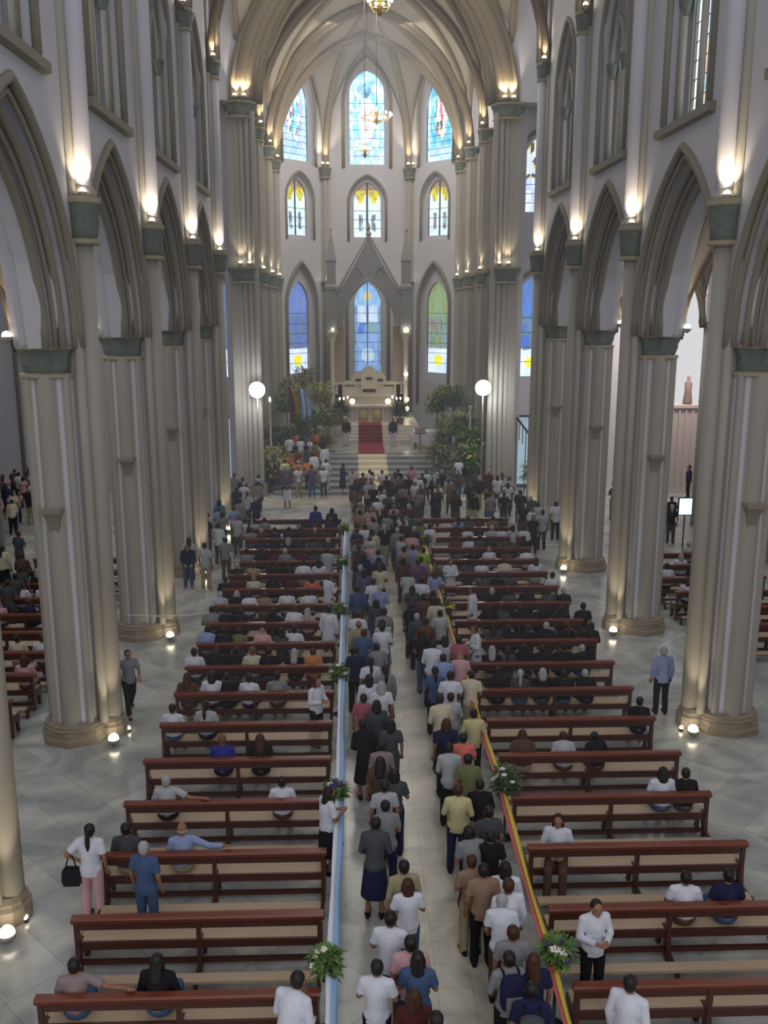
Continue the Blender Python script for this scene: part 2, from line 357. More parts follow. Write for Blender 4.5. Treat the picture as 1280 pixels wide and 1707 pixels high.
def pier(s, y, k, lampy=-0.6):
    side = 'left' if s < 0 else 'right'; which = ['nearest', 'second nearest', 'third nearest', 'fourth', 'farthest'][k]
    o = tag(empty('stone_pier', (s*7.4, y, 0)), 'clustered grey stone pier with green capitals, %s on the %s of nave' % (which, side), 'pier', 'clustered piers of the nave arcades')
    b = MB(); b.lathe([(0.82, 0), (0.82, 0.14), (0.77, 0.17), (0.77, 0.27), (0.73, 0.30), (0.71, 0.31)], 0, 0, 8)
    b.lathe([(0.72, 0.30), (0.73, 0.34), (0.69, 0.38), (0.70, 0.42), (0.62, 0.46)], 0, 0, 32); b.lathe([(0.36, 0), (0.36, 0.27), (0.31, 0.32), (0.32, 0.38), (0.26, 0.46)], -s*0.74, 0, 12)
    b.build('plinth', base_m, o)
    b = MB(); extr(b, prof, [0.4, 8.1])
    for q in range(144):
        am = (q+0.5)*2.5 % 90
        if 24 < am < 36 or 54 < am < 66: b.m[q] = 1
    autosmooth(b.build('shaft', [stone_m, pale_m], o), 35)
    b = MB()
    for (cx, cy, r) in ((-s*0.80, 0, 0.21), (-s*0.66, -0.27, 0.10), (-s*0.66, 0.27, 0.10), (-s*0.6, 0, 0.25)): b.tube([(cx, cy, 0.4), (cx, cy, 10.75)], r, 16)
    b.build('nave_shaft', stone_m, o, True)
    capital(o, s*0.02, 0.53, 8.02, 8.7)
    b = MB(); extr(b, prof, [8.7, 9.0], [1, 0.9]); b.build('arch_springer', trim_m, o)
    capital(o, -s*0.80, 0.31, 10.68, 11.6, 24, 'corbel_capital')
    b = MB()
    for (cx, cy, r) in ((-s*0.88, 0, 0.21), (-s*0.70, -0.27, 0.11), (-s*0.70, 0.27, 0.11)): b.mi = 1 if cy == 0 else 0; b.tube([(cx, cy, 11.55), (cx, cy, 18.3)], r, 14)  # centre shaft takes the pale colour to imitate its lit band
    b.mi = 0
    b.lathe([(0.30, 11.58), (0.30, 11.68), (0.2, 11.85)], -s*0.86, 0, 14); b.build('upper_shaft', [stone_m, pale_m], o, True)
    capital(o, -s*0.84, 0.26, 18.1, 18.8, 24, 'vault_capital')
    b = MB(); b.box(-0.22-s*-0.0, 0.22, -0.86, -0.55, 5.28, 5.36); b.rings([[(-w, -0.55-d, z), (w, -0.55-d, z), (w, -0.5, z), (-w, -0.5, z)] for w, d, z in ((0.06, 0.04, 4.75), (0.12, 0.1, 4.95), (0.12, 0.12, 5.05), (0.19, 0.24, 5.28))])
    b.build('stone_bracket', trim_m, o)
    uplight(o, (-s*0.96, -0.31, 11.66), 42, 100, (-3, 0), 0.07)
    uplight(o, (-s*0.98, -0.50, 18.86), 110, 80, (-10, -s*8), 0.09)
    uplight(o, (-s*0.93, -0.62, 0.12), 45, 40, (-9, -s*-3), 0.12)
    if k < 5: uplight(o, (s*0.75, -0.35, 8.85), 45, 70, (0, s*-15), 0.1, (1.0, 0.72, 0.46))
    return o
for k, y in enumerate(PY):
    for s in (-1, 1): pier(s, y, k)
# floor spots
for i, (x, y) in enumerate([(-6.36, 13.2), (-6.3, 19.95), (6.3, 19.55)]):
    t = tag(empty('floor_spotlight', (x, y, 0.0)), ['small lit spotlight on the floor by the nearest left pier', 'small lit spotlight on the floor by the second left pier', 'small lit spotlight on the floor by the right pier'][i], 'spotlight', 'floor spotlights by the piers')
    MB().lathe([(0.05, 0), (0.05, 0.05), (0.03, 0.06)], 0, 0, 10).build('housing', metal_m, t, True); MB().ball((0, 0, 0.08), 0.045, 8, 5).build('bulb', bulb_m, t, True)
# ---------------------------------------------------------------- nave walls, arcades, clerestory
ribp = lambda mb, P, r, n=8: mb.tube(P, r, n)
for s in (-1, 1):
    side = 'left' if s < 0 else 'right'; F = frame((s*6.72, 0, 0), (0, 1, 0), (s, 0, 0))
    ends = [6.8]+PY; mb = MB(); t1 = MB(); t2 = MB(); sill = MB()
    ext = (6.8, 40.5)
    bays = [(a+b)/2 for a, b in zip(ends, ends[1:])]
    for w0, w1, hw, ap in ((0, 0.26, 2.98, 4.45), (0.26, 0.5, 2.72, 4.08), (0.5, 0.86, 2.45, 3.7), (0.86, 1.1, 2.72, 4.08), (1.1, 1.32, 2.98, 4.45)):
        holes = [archhole(c, hw, 8.65, 8.65, ap) for c in bays]
        if w0 < 0.5: holes = holes+[archhole(c, 1.55, 13.75, 17.2, 2.3) for c in bays]
        else: holes = holes+[archhole(c+d, 0.55, 14.0, 16.6, 1.0) for c in bays for d in (-0.78, 0.78)]
        panel(mb, F, ext[0], ext[1], 8.65, 21.0 if w0 > 0.8 else 24.5, w0, w1, holes)
    struct(mb.build('wall_%s_nave' % side, wall_m))
    for c in bays:
        for hw, ap, w, r in ((3.02, 4.5, -0.02, 0.10), (2.86, 4.28, 0.05, 0.055), (2.72, 4.08, 0.26, 0.085), (2.45, 3.7, 0.5, 0.085), (2.6, 3.9, 0.36, 0.05)):
            t1.tube(archpts(F, c, hw, 8.65, ap, w), r, 8)
        t2.tube(archpts(F, c, 1.58, 17.2, 2.33, -0.02, 13.85), 0.09, 8)
        t2.tube(archpts(F, c, 1.40, 17.2, 2.1, 0.22, 13.85), 0.05, 8)
        P = [F(c-1.9, -0.16, 13.6), F(c+1.9, -0.16, 13.6), F(c+1.9, -0.16, 13.78), F(c-1.9, -0.16, 13.78), F(c-1.9, 0.5, 13.45), F(c+1.9, 0.5, 13.45), F(c+1.9, 0.5, 13.85), F(c-1.9, 0.5, 13.85)]; sill.hexa(P)
        for d in (-0.78, 0.78):
            window(F, c+d, 0.52, 14.02, 16.6, 0.98, 0.62, des_side, glassb_m if s > 0 else glass_m, 0.1, [0], 5, 8)
        cb = MB(); cg = MB()
        for d in (-1.42, 0, 1.42):
            cb.tube([F(c+d, 0.3, 13.8), F(c+d, 0.3, 16.45)], 0.09, 10); p = F(c+d, 0.3, 0); cg.lathe([(0.09, 16.35), (0.12, 16.45), (0.17, 16.75), (0.17, 16.8)], p[0], p[1], 12)
        for d in (-0.78, 0.78): cb.tube(archpts(F, c+d, 0.66, 16.75, 1.3, 0.3), 0.07, 8)
        trim(cb, stone_m); trim(cg, green_m)
    trim(t1); trim(t2); trim(sill, trim_m, False)
# ---------------------------------------------------------------- vaults
def rib_curve(A, B, n=14, f=None):
    A = Vector(A); B = Vector(B); w = (Vector((B.x, B.y))-Vector((A.x, A.y))).length; h = B.z-A.z
    g = arc(w, max(h, w*1.001)); out = []
    for i in range(n+1):
        t = 1-math.cos(PI/2*i/n); hh = g(w*(1-t))*(h/max(h, w*1.001)); out.append(Vector((A.x+(B.x-A.x)*t, A.y+(B.y-A.y)*t, A.z+hh)))
    return out
def severy(mb, c1, c2, m=5):
    mb.sheet([[a.lerp(b, j/m) for j in range(m+1)] for a, b in zip(c1, c2)])
def vault_bay(x0, x1, y0, y1, zs, zk, zt, ribr, name, lift=0.0, tr=(True, True)):
    sh = MB(); rb = MB(); xc, yc = (x0+x1)/2, (y0+y1)/2; K = (xc, yc, zk)
    for x in (x0, x1):
        for y in (y0, y1):
            d = rib_curve((x, y, zs), K); t = rib_curve((x, y, zs), (xc, y, zt)); w = rib_curve((x, y, zs), (x, yc, zt))
            severy(sh, d, t); severy(sh, d, w); rb.tube([p-Vector((0, 0, 0.08)) for p in d], ribr, 8)
            for q in (-1, 0, 1): rb.tube([p+Vector((0, q*ribr*1.6, -0.1-(0.1 if q == 0 else 0))) for p in t], ribr*(1.25 if q == 0 else 0.9), 8)
            rb.tube([p+Vector(((xc-x)*0.03, 0, 0)) for p in w], ribr*0.9, 8)
    o = sh.build(name, vault_m, None, True); struct(o)
    md = o.modifiers.new('thick', 'SOLIDIFY'); md.thickness = 0.12
    trim(rb, rib_m)
VN = 0
for y0, y1 in ((26.5, 33.1), (33.1, 39.7), (39.7, 47.4)):
    vault_bay(-6.55, 6.55, y0, y1, 18.8, 27.2, 26.2, 0.17, 'ceiling_nave')
for y0, y1 in ((47.4, 53.6), (53.6, 59.6), (59.6, 65.5)):
    vault_bay(-6.1, 6.1, y0, y1, 18.8, 27.4, 26.6, 0.19, 'ceiling_choir')
for s in (-1, 1):
    xs = sorted((s*8.05, s*13.6))
    for y0, y1 in zip(ends[:-1], ends[1:]): vault_bay(xs[0], xs[1], y0, y1, 8.75, 12.9, 12.6, 0.1, 'ceiling_aisle')
# chancel arch: broad stepped soffit
for w, y0, y1, ap in ((6.1, 46.9, 47.9, 7.6),):
    mb = MB(); F = frame((0, y0, 0), (1, 0, 0), (0, 1, 0))
    panel(mb, F, -15, 15, 18.8, 28.5, 0, y1-y0, [archhole(0, w-0.3, 18.8, 18.8, ap)]); struct(mb.build('wall_chancel_arch', wall_m))
    t = MB()
    for q, (hw, wd, r) in enumerate(((6.25, -0.1, 0.30), (5.9, 0.0, 0.26), (5.62, 0.3, 0.24), (5.5, 0.7, 0.22), (6.6, -0.05, 0.2))): t.tube(archpts(F, 0, hw, 18.8, ap-0.2, wd), r, 10)
    trim(t, rib_m)
# ---------------------------------------------------------------- crossing piers and choir shafts
def cluster_pier(s, y, label, wide=False):
    o = tag(empty('choir_pier', (s*(6.05 if wide else 6.28), y, 0)), label, 'pier', 'clustered piers of the choir')
    n = 5 if wide else 3; b = MB(); g = MB()
    offs = [(-s*0.30+s*0.30*i*0.9, -0.45+0.06*i) for i in range(n)] if wide else [(-s*0.18, -0.22), (-s*0.28, 0.05), (-s*0.15, 0.3)]
    z0 = 0 if wide else 0
    for cx, cy in offs: b.tube([(cx, cy, 0.5), (cx, cy, 18.3)], 0.14, 12)
    bx = (s*0.95 if wide else s*0.3); b.box(*sorted((-s*0.12, bx)), -0.38, 0.55, 0.5, 18.3); autosmooth(b.build('shaft', stone_m, o), 35)
    MB().box(*sorted((-s*0.55, bx+s*0.1)), -0.7, 0.6, 0, 0.6).build('plinth', base_m, o)
    xc = (s*0.3 if wide else -s*0.1); R = 0.62 if wide else 0.36
    for z0, z1, nm in ((10.5, 11.3, 'corbel_capital'), (18.0, 18.75, 'vault_capital')): capital(o, xc, R, z0, z1, 32, nm, -0.05)
    for z in (11.45, 18.9):
        for q in ((-0.32, 0.12) if wide else (0,)):
            if z < 15: uplight(o, (xc-s*0.25 if not wide else xc+s*q, -0.6 if wide else -0.45, z), 60, 64, (-6, 0), 0.08)
            else: uplight(o, (xc-s*0.30 if not wide else xc+s*q, -0.86 if wide else -0.66, z), 170 if wide else 380, 70, (-14, -s*7), 0.09)
    return o
for s in (-1, 1):
    sd = 'left' if s < 0 else 'right'
    cluster_pier(s, 47.3, 'broad clustered crossing pier of grey stone at the %s of chancel' % sd, True)
    for k, y in enumerate((53.6, 59.6, 65.2)): cluster_pier(s, y, 'slender choir pier with uplit capitals, %s on the %s behind the crossing' % (['first', 'second', 'third'][k], sd))
    F = frame((s*6.6, 0, 0), (0, 1, 0), (s, 0, 0)); mb = MB(); t = MB(); cs = [50.6, 56.6, 62.5]
    panel(mb, F, 47.8, 65.5, 0, 19, 0, 0.3, [archhole(c, 2.0, 1.2, 8.2, 3.4) for c in cs]+[archhole(c, 1.2, 13.6, 16.2, 1.8) for c in cs])
    panel(mb, F, 47.8, 65.5, 0, 27, 0.3, 0.8, [archhole(c, 0.9, 13.9, 16.2, 1.4) for c in cs]); struct(mb.build('wall_%s_choir' % sd, wall_m))
    for c in cs:
        t.tube(archpts(F, c, 2.05, 8.2, 3.5, -0.02, 1.2), 0.12, 8); t.tube(archpts(F, c, 1.22, 16.2, 1.85, -0.02, 13.6), 0.08, 8)
        for dx in (-1.7, 1.7): t.tube([F(c+dx*1.3, -0.06, 0.5), F(c+dx*1.3, -0.06, 18.3)], 0.10, 8)
        window(F, c, 0.85, 13.9, 16.2, 1.35, 0.5, des_side, glass_m, 0.1, [0], 3, 8)
    trim(t)
    # transept east wall
    F = frame((s*6.9, 48.3, 0), (s, 0, 0), (0, 1, 0)); mb = MB(); t = MB()
    wl = [(1.25, 0.95, 5.9, 9.6, 1.3, des_low(40+s, (0.32, 0.5, 0.85), [(0.2, 0.36, 0.8), (0.35, 0.5, 0.55), (0.3, 0.42, 0.5)])), (1.25, 0.8, 14.0, 16.2, 1.4, des_yellow)]
    panel(mb, F, 0, 14, 0, 27, 0, 0.5, [archhole(u, hw, zb, zs_, ri) for u, hw, zb, zs_, ri, _ in wl]+[(0.35, 2.1, 0.0, lambda u: 3.9)]+([archhole(8.9, 1.6, 0, 8.0, 2.6)]))
    struct(mb.build('wall_%s_transept' % sd, wall_m))
    for u, hw, zb, zs_, ri, fn in wl: window(F, u, hw, zb, zs_, ri, 0.2, fn, glass_m, 0.12, [0] if zb > 12 else None, 4); t.tube(archpts(F, u, hw+0.25, zs_, ri+0.3, -0.03, zb-0.2), 0.1, 8)
    t.tube(archpts(F, 8.9, 1.7, 8.0, 2.8, -0.03, 0), 0.14, 8); t.tube(archpts(F, 8.9, 2.3, 8.6, 3.4, -0.03, 0), 0.1, 8)
    trim(t)
    d = struct(empty('door_%d' % (1 if s < 0 else 2), F(1.22, 0.35, 0))); MB().box(-0.87, 0.87, 0, 0.08, 0, 3.88).build('door_frame', lead_m, d)
    g = MB(); g.box(-0.78, -0.05, -0.02, 0.02, 0.2, 3.75); g.box(0.05, 0.78, -0.02, 0.02, 0.2, 3.75); g.build('door_glass', mat('daylit_frosted_glass', (0.7, 0.8, 0.85), 0.3, emit=(0.62, 0.72, 0.78), estr=0.5), d)
    # outer aisle wall
    F = frame((s*14.0, 0, 0), (0, 1, 0), (s, 0, 0)); mb = MB(); t = MB(); bc = [(a+b)/2 for a, b in zip(ends, ends[1:])]
    YE = 32.5 if s < 0 else 40.4; bc = [c for c in bc if c < YE]; panel(mb, F, 6.5, YE, 0, 14, 0, 0.4, [archhole(c, 1.1, 3.6, 7.4, 1.7) for c in bc]); struct(mb.build('wall_%s_aisle' % sd, wall_m))
    for c in bc: window(F, c, 1.05, 3.6, 7.4, 1.65, 0.2, des_side, glassd_m, 0.14, [-0.33, 0.33], 4, 10); t.tube(archpts(F, c, 2.5, 8.75, 3.7, -0.05, 0.3), 0.14, 8)
    for y in PY: t.tube([F(y, -0.05, 0), F(y, -0.05, 8.8)], 0.26, 12)
    if s < 0: t.tube([F(34, 3.0, 0), F(34, 3.0, 12)], 0.3, 12); t.tube([F(40, 4.6, 0), F(40, 4.6, 12)], 0.4, 12)
    trim(t, stone_m)
    mb = MB(); F = frame((s*20.0, 0, 0), (0, 1, 0), (s, 0, 0)); panel(mb, F, YE-0.4, 48.6, 0, 27, 0, 0.4, []); struct(mb.build('wall_%s_transept_end' % sd, wall_m))
    mb = MB(); F = frame((s*14.4, YE-0.4, 0), (s, 0, 0), (0, 1, 0)); panel(mb, F, 0, 5.8, 0, 27, 0, 0.4, []); struct(mb.build('wall_%s_transept_west' % sd, wall_m))
# ---------------------------------------------------------------- apse
PTS = [(-6.3, 65.3), (-2.95, 69.0), (2.95, 69.0), (6.3, 65.3)]
ups = [des_upper(3, [(0.55, 0.72, 0.98), (0.7, 0.82, 1.0), (0.45, 0.6, 0.9), (0.62, 0.6, 0.9)], [(0.95, 0.97, 1), (0.2, 0.75, 0.72), (0.9, 0.95, 1), (0.35, 0.3, 0.45)], 0),
       des_upper(9, [(0.65, 0.88, 1.0), (0.4, 0.85, 0.85), (0.75, 0.9, 1.0), (0.45, 0.65, 0.98)], [(1, 0.9, 0.88), (0.98, 0.98, 0.95), (0.85, 0.6, 0.62), (1, 1, 1)], 1),
       des_upper(17, [(0.35, 0.7, 0.85), (0.2, 0.6, 0.85), (0.55, 0.85, 0.9), (0.4, 0.62, 0.65)], [(0.95, 0.95, 0.9), (0.8, 0.2, 0.3), (0.6, 0.75, 0.6), (0.2, 0.25, 0.3)], 2)]
lows = [des_low(21, (0.38, 0.5, 0.86), [(0.26, 0.4, 0.78), (0.35, 0.42, 0.5), (0.3, 0.38, 0.6), (0.28, 0.38, 0.4)]), des_centre,
        des_low(23, (0.55, 0.66, 0.35), [(0.5, 0.55, 0.55), (0.6, 0.4, 0.35), (0.45, 0.6, 0.7), (0.35, 0.45, 0.4), (0.4, 0.6, 0.4)])]
for i in range(3):
    A = Vector((*PTS[i], 0)); B = Vector((*PTS[i+1], 0)); U = (B-A).normalized(); N = Vector((-U.y, U.x, 0)); L = (B-A).length; F = frame(A, U, N); uc = L/2
    mb = MB(); t = MB(); hu = 1.25 if i == 1 else 1.22
    H = [archhole(uc, hu, 19.1, 23.7 if i == 1 else 22.4, 1.5 if i == 1 else 2.6), archhole(uc, 1.0, 14.2, 16.6, 1.3), archhole(uc, 1.0, 4.75, 9.6, 1.5)]
    H2 = [archhole(uc, hu+0.35, 18.8, H[0][3](H[0][0]+1e-4) if False else (23.0 if i == 1 else 22.2), 2.9 if i == 1 else 3.4), archhole(uc, 1.3, 13.9, 16.5, 1.8), archhole(uc, 1.45, 4.3, 9.4, 2.9)]
    panel(mb, F, 0, L, 0, 29, 0, 0.3, H2); panel(mb, F, 0, L, 0, 29, 0.3, 0.8, H); struct(mb.build('wall_apse', wall_m))
    window(F, uc, hu-0.03, 19.1, 23.7 if i == 1 else 22.4, 1.5 if i == 1 else 2.6, 0.5, ups[i], glassb_m, 0.12, None, 7, 30)
    window(F, uc, 0.97, 14.2, 16.6, 1.3, 0.5, des_mid(50+i), glass_m, 0.12, [0], 3, 26)
    window(F, uc, 0.97, 4.75, 9.6, 1.5, 0.5, lows[i], glass_m, 0.12, [0] if i == 1 else None, 6, 26)
    t.tube(archpts(F, uc, hu+0.4, 23.0 if i == 1 else 22.2, 3.0 if i == 1 else 3.5, -0.02, 18.8), 0.12, 8); t.tube(archpts(F, uc, 1.33, 16.5, 1.85, -0.02, 13.9), 0.09, 8)
    t.tube(archpts(F, uc, 1.5, 9.4, 3.0, -0.03, 2.5), 0.13, 8); t.tube(archpts(F, uc, 1.9, 9.4, 3.5, -0.03, 9.4), 0.08, 8)
    trim(t)
    KEY = Vector((0, 62.5, 27.6)); ap = A.lerp(B, 0.5); sh = MB(); rb = MB()
    for E_ in (A, B):
        r1 = rib_curve((E_.x, E_.y, 18.8), KEY); wv = rib_curve((E_.x, E_.y, 18.8), (ap.x, ap.y, 26.8)); severy(sh, r1, wv)
    for E_ in ((A, B) if i == 1 else (A if i == 0 else B,)):
        r1 = rib_curve((E_.x*0.98, E_.y-0.2, 18.8), KEY); rb.tube(r1, 0.23, 8); rb.tube([p-Vector((0, 0, 0.2)) for p in r1], 0.13, 8)
    o = struct(sh.build('ceiling_apse', vault_m, None, True)); md = o.modifiers.new('thick', 'SOLIDIFY'); md.thickness = 0.1
    trim(rb, rib_m)
for s in (-1, 1):
    o = tag(empty('apse_pier', (s*2.95, 68.7, 0)), 'slender clustered apse shaft at the %s of the centre windows' % ('left' if s < 0 else 'right'), 'pier', 'apse shafts beside the centre windows')
    b = MB()
    for dx, dy in ((-0.2, 0), (0, -0.12), (0.2, 0)): b.tube([(dx, dy, 1.2), (dx, dy, 18.3)], 0.12, 10)
    b.build('shaft', stone_m, o, True)
    capital(o, 0, 0.34, 18.05, 18.8, 24, 'vault_capital'); capital(o, 0, 0.28, 10.6, 11.1, 24, 'corbel_capital')
    uplight(o, (-0.12, -0.62, 18.95), 190, 70, (-13, 0), 0.11); uplight(o, (0.22, -0.60, 18.95), 120, 70, (-13, 0), 0.1); uplight(o, (s*-0.2, -0.4, 11.2), 60, 50, (-6, 0), 0.12)
# ================================================================ PEWS
def pew_proto(L, mids):
    """origin at the rear top rail line, x from 0 to L; seat lies ahead (+y)"""
    o = empty('wooden_pew', (0, 0, 0))
    b = MB(); b.rings([[(0-0.03, y, z) for y, z in P] if e == 0 else [(L+0.03, y, z) for y, z in P] for e, P in ((0, [(-0.07, 0.84), (-0.09, 0.90), (-0.07, 0.925), (0.04, 0.925), (0.06, 0.90), (0.05, 0.84)]), (1, [(-0.07, 0.84), (-0.09, 0.90), (-0.07, 0.925), (0.04, 0.925), (0.06, 0.90), (0.05, 0.84)]))])
    b.build('top_rail', wood_m, o)
    MB().box(0.02, L-0.02, -0.035, -0.005, 0.715, 0.845).build('upper_back_board', woodd_m, o)
    MB().box(0.02, L-0.02, -0.01, 0.03, 0.37, 0.495).build('lower_back_board', woodd_m, o)
    MB().box(0.02, L-0.02, 0.03, 0.46, 0.425, 0.455).build('seat', seat_m, o)
    MB().box(0.02, L-0.02, 0.445, 0.475, 0.37, 0.45).build('seat_apron', woodd_m, o)
    for x in mids:
        m = MB(); w = 0.032
        pr = [(-0.06, 0), (-0.09, 0.06), (-0.045, 0.45), (-0.055, 0.84), (0.03, 0.84), (0.04, 0.48), (0.44, 0.42), (0.45, 0.3), (0.40, 0.08), (0.44, 0), (0.34, 0), (0.30, 0.26), (0.12, 0.30), (0.05, 0.1), (0.07, 0)]
        n = len(m.v); m.v += [(x-w, y, z) for y, z in pr]+[(x+w, y, z) for y, z in pr]; k = len(pr)
        for i in range(k): m.quad(n+i, n+(i+1) % k, n+k+(i+1) % k, n+k+i)
        m.f.append(tuple(n+i for i in range(k))[::-1]); m.m.append(0); m.f.append(tuple(n+k+i for i in range(k))); m.m.append(0)
        m.build('leg', woodd_m, o)
    MB().box(0.04, L-0.04, 0.02, 0.07, 0.10, 0.17).build('stretcher', woodd_m, o)
    MB().box(0.06, L-0.06, -0.56, -0.38, 0.20, 0.245).build('kneeler', seat_m, o)
    b = MB()
    for x in mids: b.box(x-0.025, x+0.025, -0.52, -0.05, 0.10, 0.17); b.box(x-0.025, x+0.025, -0.52, -0.44, 0.0, 0.21)
    b.box(0.06, L-0.06, -0.50, -0.46, 0.155, 0.20)
    b.build('kneeler_frame', woodd_m, o)
    return o
PEWY0, PEWD = 10.42, 1.59
LW = 3.55
protoL = pew_proto(LW, [0.03, LW/2, LW-0.03]); first = True
rows = 18
def far_label(k): return ORD[k+1]
for k in range(rows):
    for s in (-1, 1):
        o = protoL if first else copy_tree(protoL); first = False
        o.location = ((-5.2 if s < 0 else 1.68), PEWY0+PEWD*k, 0)
        tag(o, 'red-brown wooden pew on the %s of aisle, %s row counted from the camera' % ('left' if s < 0 else 'right', ORD[k+1]), 'pew', 'nave pews')
protoS = pew_proto(3.4, [0.03, 1.7, 3.37])
fs = True
for s in (-1, 1):
    for k in range(3, 14):
        if s > 0 and k < 8: continue
        y = 12.2+1.5*k
        o = protoS if fs else copy_tree(protoS); fs = False
        o.location = (-12.2 if s < 0 else 8.75, y, 0)
        tag(o, 'side aisle pew behind the %s piers, %s of its row from the camera' % ('left' if s < 0 else 'right', ORD[(k-2 if s < 0 else k-7)]), 'pew', 'side aisle pews')
# ================================================================ PEOPLE
def add_caps(bm, p0, p1, r0, r1, flat=False, n=14, sq=(1, 1)):
    p0 = Vector(p0); p1 = Vector(p1); d = (p1-p0); L = d.length; d.normalize()
    up = Vector((0, 1, 0)) if abs(d.y) < 0.9 else Vector((1, 0, 0)); u = d.cross(up).normalized(); v = u.cross(d).normalized()
    st = []
    if flat: st = [(0, r0), (L, r1)]
    else:
        for i in range(4): a = PI/2*i/4; st.append((-r0*math.cos(a), max(0.001, r0*math.sin(a))))
        st.append((0, r0)); st.append((L, r1))
        for i in range(1, 5): a = PI/2*i/4; st.append((L+r1*math.sin(a), max(0.001, r1*math.cos(a))))
    rings = []
    for t, r in st: rings.append([bm.verts.new(p0+d*t+u*math.cos(2*PI*j/n)*r*sq[0]+v*math.sin(2*PI*j/n)*r*sq[1]) for j in range(n)])
    for a, b in zip(rings, rings[1:]):
        for j in range(n): bm.faces.new((a[j], a[(j+1) % n], b[(j+1) % n], b[j]))
    bm.faces.new(rings[0][::-1]); bm.faces.new(rings[-1])
def add_ell(bm, c, r, rot=None):
    M = Matrix.Translation(Vector(c)) @ (rot.to_matrix().to_4x4() if rot else Matrix()) @ Matrix.Diagonal((*r, 1))
    bmesh.ops.create_uvsphere(bm, u_segments=18, v_segments=12, radius=1, matrix=M)
VX = 1.0
def remesh(name, bm, voxel, mats, sm=2):
    me = bpy.data.meshes.new(name); bmesh.ops.recalc_face_normals(bm, faces=bm.faces); bm.to_mesh(me); bm.free()
    o = bpy.data.objects.new(name, me); C.objects.link(o)
    m = o.modifiers.new('r', 'REMESH'); m.mode = 'VOXEL'; m.voxel_size = voxel*VX; m.use_smooth_shade = True
    if sm: s = o.modifiers.new('s', 'SMOOTH'); s.factor = 0.5; s.iterations = sm
    dg = bpy.context.evaluated_depsgraph_get(); dg.update(); r = bpy.data.meshes.new_from_object(o.evaluated_get(dg)); r.name = name
    bpy.data.objects.remove(o); bpy.data.meshes.remove(me)
    for m_ in mats: r.materials.append(m_)
    return r
V = Vector
def pose(nm):
    J = dict(pel=V((0, 0, .90)), waist=V((0, 0.0, 1.06)), chest=V((0, 0.0, 1.24)), neck=V((0, .005, 1.40)), head=V((0, .02, 1.535)))
    for s, k in ((-1, 'L'), (1, 'R')):
        J['sh'+k] = V((s*.168, 0, 1.345)); J['el'+k] = V((s*.225, -.02, 1.09)); J['wr'+k] = V((s*.225, .06, .85))
        J['hip'+k] = V((s*.09, 0, .86)); J['kn'+k] = V((s*.10, .02, .47)); J['an'+k] = V((s*.11, -.02, .08)); J['toe'+k] = V((s*.13, .15, .04))
    def lean(a, only=None):
        for k in ('waist', 'chest', 'neck', 'head', 'shL', 'shR', 'elL', 'elR', 'wrL', 'wrR'):
            d = J[k]-J['pel']; J[k] = J['pel']+Matrix.Rotation(-a, 3, 'X') @ d
    if nm == 'front':
        for s, k in ((-1, 'L'), (1, 'R')): J['el'+k] = V((s*.235, .03, 1.10)); J['wr'+k] = V((s*.07, .26, 1.12))
        J['head'] += V((0, .03, -.01))
    if nm == 'hip':
        J['elL'] = V((-.36, -.05, 1.13)); J['wrL'] = V((-.19, .02, 1.0)); J['head'] += V((.02, 0, 0)); J['knL'] += V((-.02, .04, 0))
    if nm == 'lean':
        for s, k in ((-1, 'L'), (1, 'R')): J['el'+k] = V((s*.22, .06, 1.10)); J['wr'+k] = V((s*.12, .30, 1.02))
        lean(.28); J['head'] += V((0, .04, -.03))
    if nm == 'walk':
        J['knR'] = V((.10, .22, .50)); J['anR'] = V((.10, .30, .09)); J['toeR'] = V((.11, .46, .07))
        J['knL'] = V((-.10, -.10, .48)); J['anL'] = V((-.10, -.42, .14)); J['toeL'] = V((-.10, -.28, .03))
        J['elR'] = V((.24, -.12, 1.10)); J['wrR'] = V((.22, -.06, .87)); J['elL'] = V((-.24, .07, 1.10)); J['wrL'] = V((-.20, .25, .98)); lean(.05)
    if nm.startswith('sit'):
        for k in ('pel', 'waist', 'chest', 'neck', 'head', 'shL', 'shR', 'elL', 'elR', 'wrL', 'wrR'): J[k] = J[k]-V((0, 0, .335))
        for s, k in ((-1, 'L'), (1, 'R')):
            J['hip'+k] = V((s*.09, .02, .56)); J['kn'+k] = V((s*.12, .43, .54)); J['an'+k] = V((s*.12, .45, .09)); J['toe'+k] = V((s*.13, .60, .045))
            J['el'+k] = V((s*.24, .02, .77)); J['wr'+k] = V((s*.10, .22, .70))
        if nm == 'sitarm': J['elR'] = V((.42, -.08, .90)); J['wrR'] = V((.66, -.20, .95))
        if nm == 'sitbow': 
            for k in ('chest', 'neck', 'head', 'shL', 'shR'): J[k] += V((0, .10*(J[k].z-.6)/.5, -.02))
            J['head'] += V((0, .06, -.06))
    return J
def head_bits(bm, c):
    add_ell(bm, c+V((0, -.01, .02)), (.074, .092, .092)); add_ell(bm, c+V((0, .025, -.045)), (.055, .062, .066))
    add_ell(bm, c+V((0, .092, -.012)), (.011, .018, .020)); add_ell(bm, c+V((0, .075, .022)), (.045, .012, .010))
    add_ell(bm, c+V((0, .082, -.055)), (.022, .010, .007)); add_ell(bm, c+V((0, .068, -.088)), (.022, .018, .014))
    for s in (-1, 1): add_ell(bm, c+V((s*.076, -.005, -.008)), (.010, .018, .030)); add_ell(bm, c+V((s*.038, .062, -.03)), (.02, .016, .018))
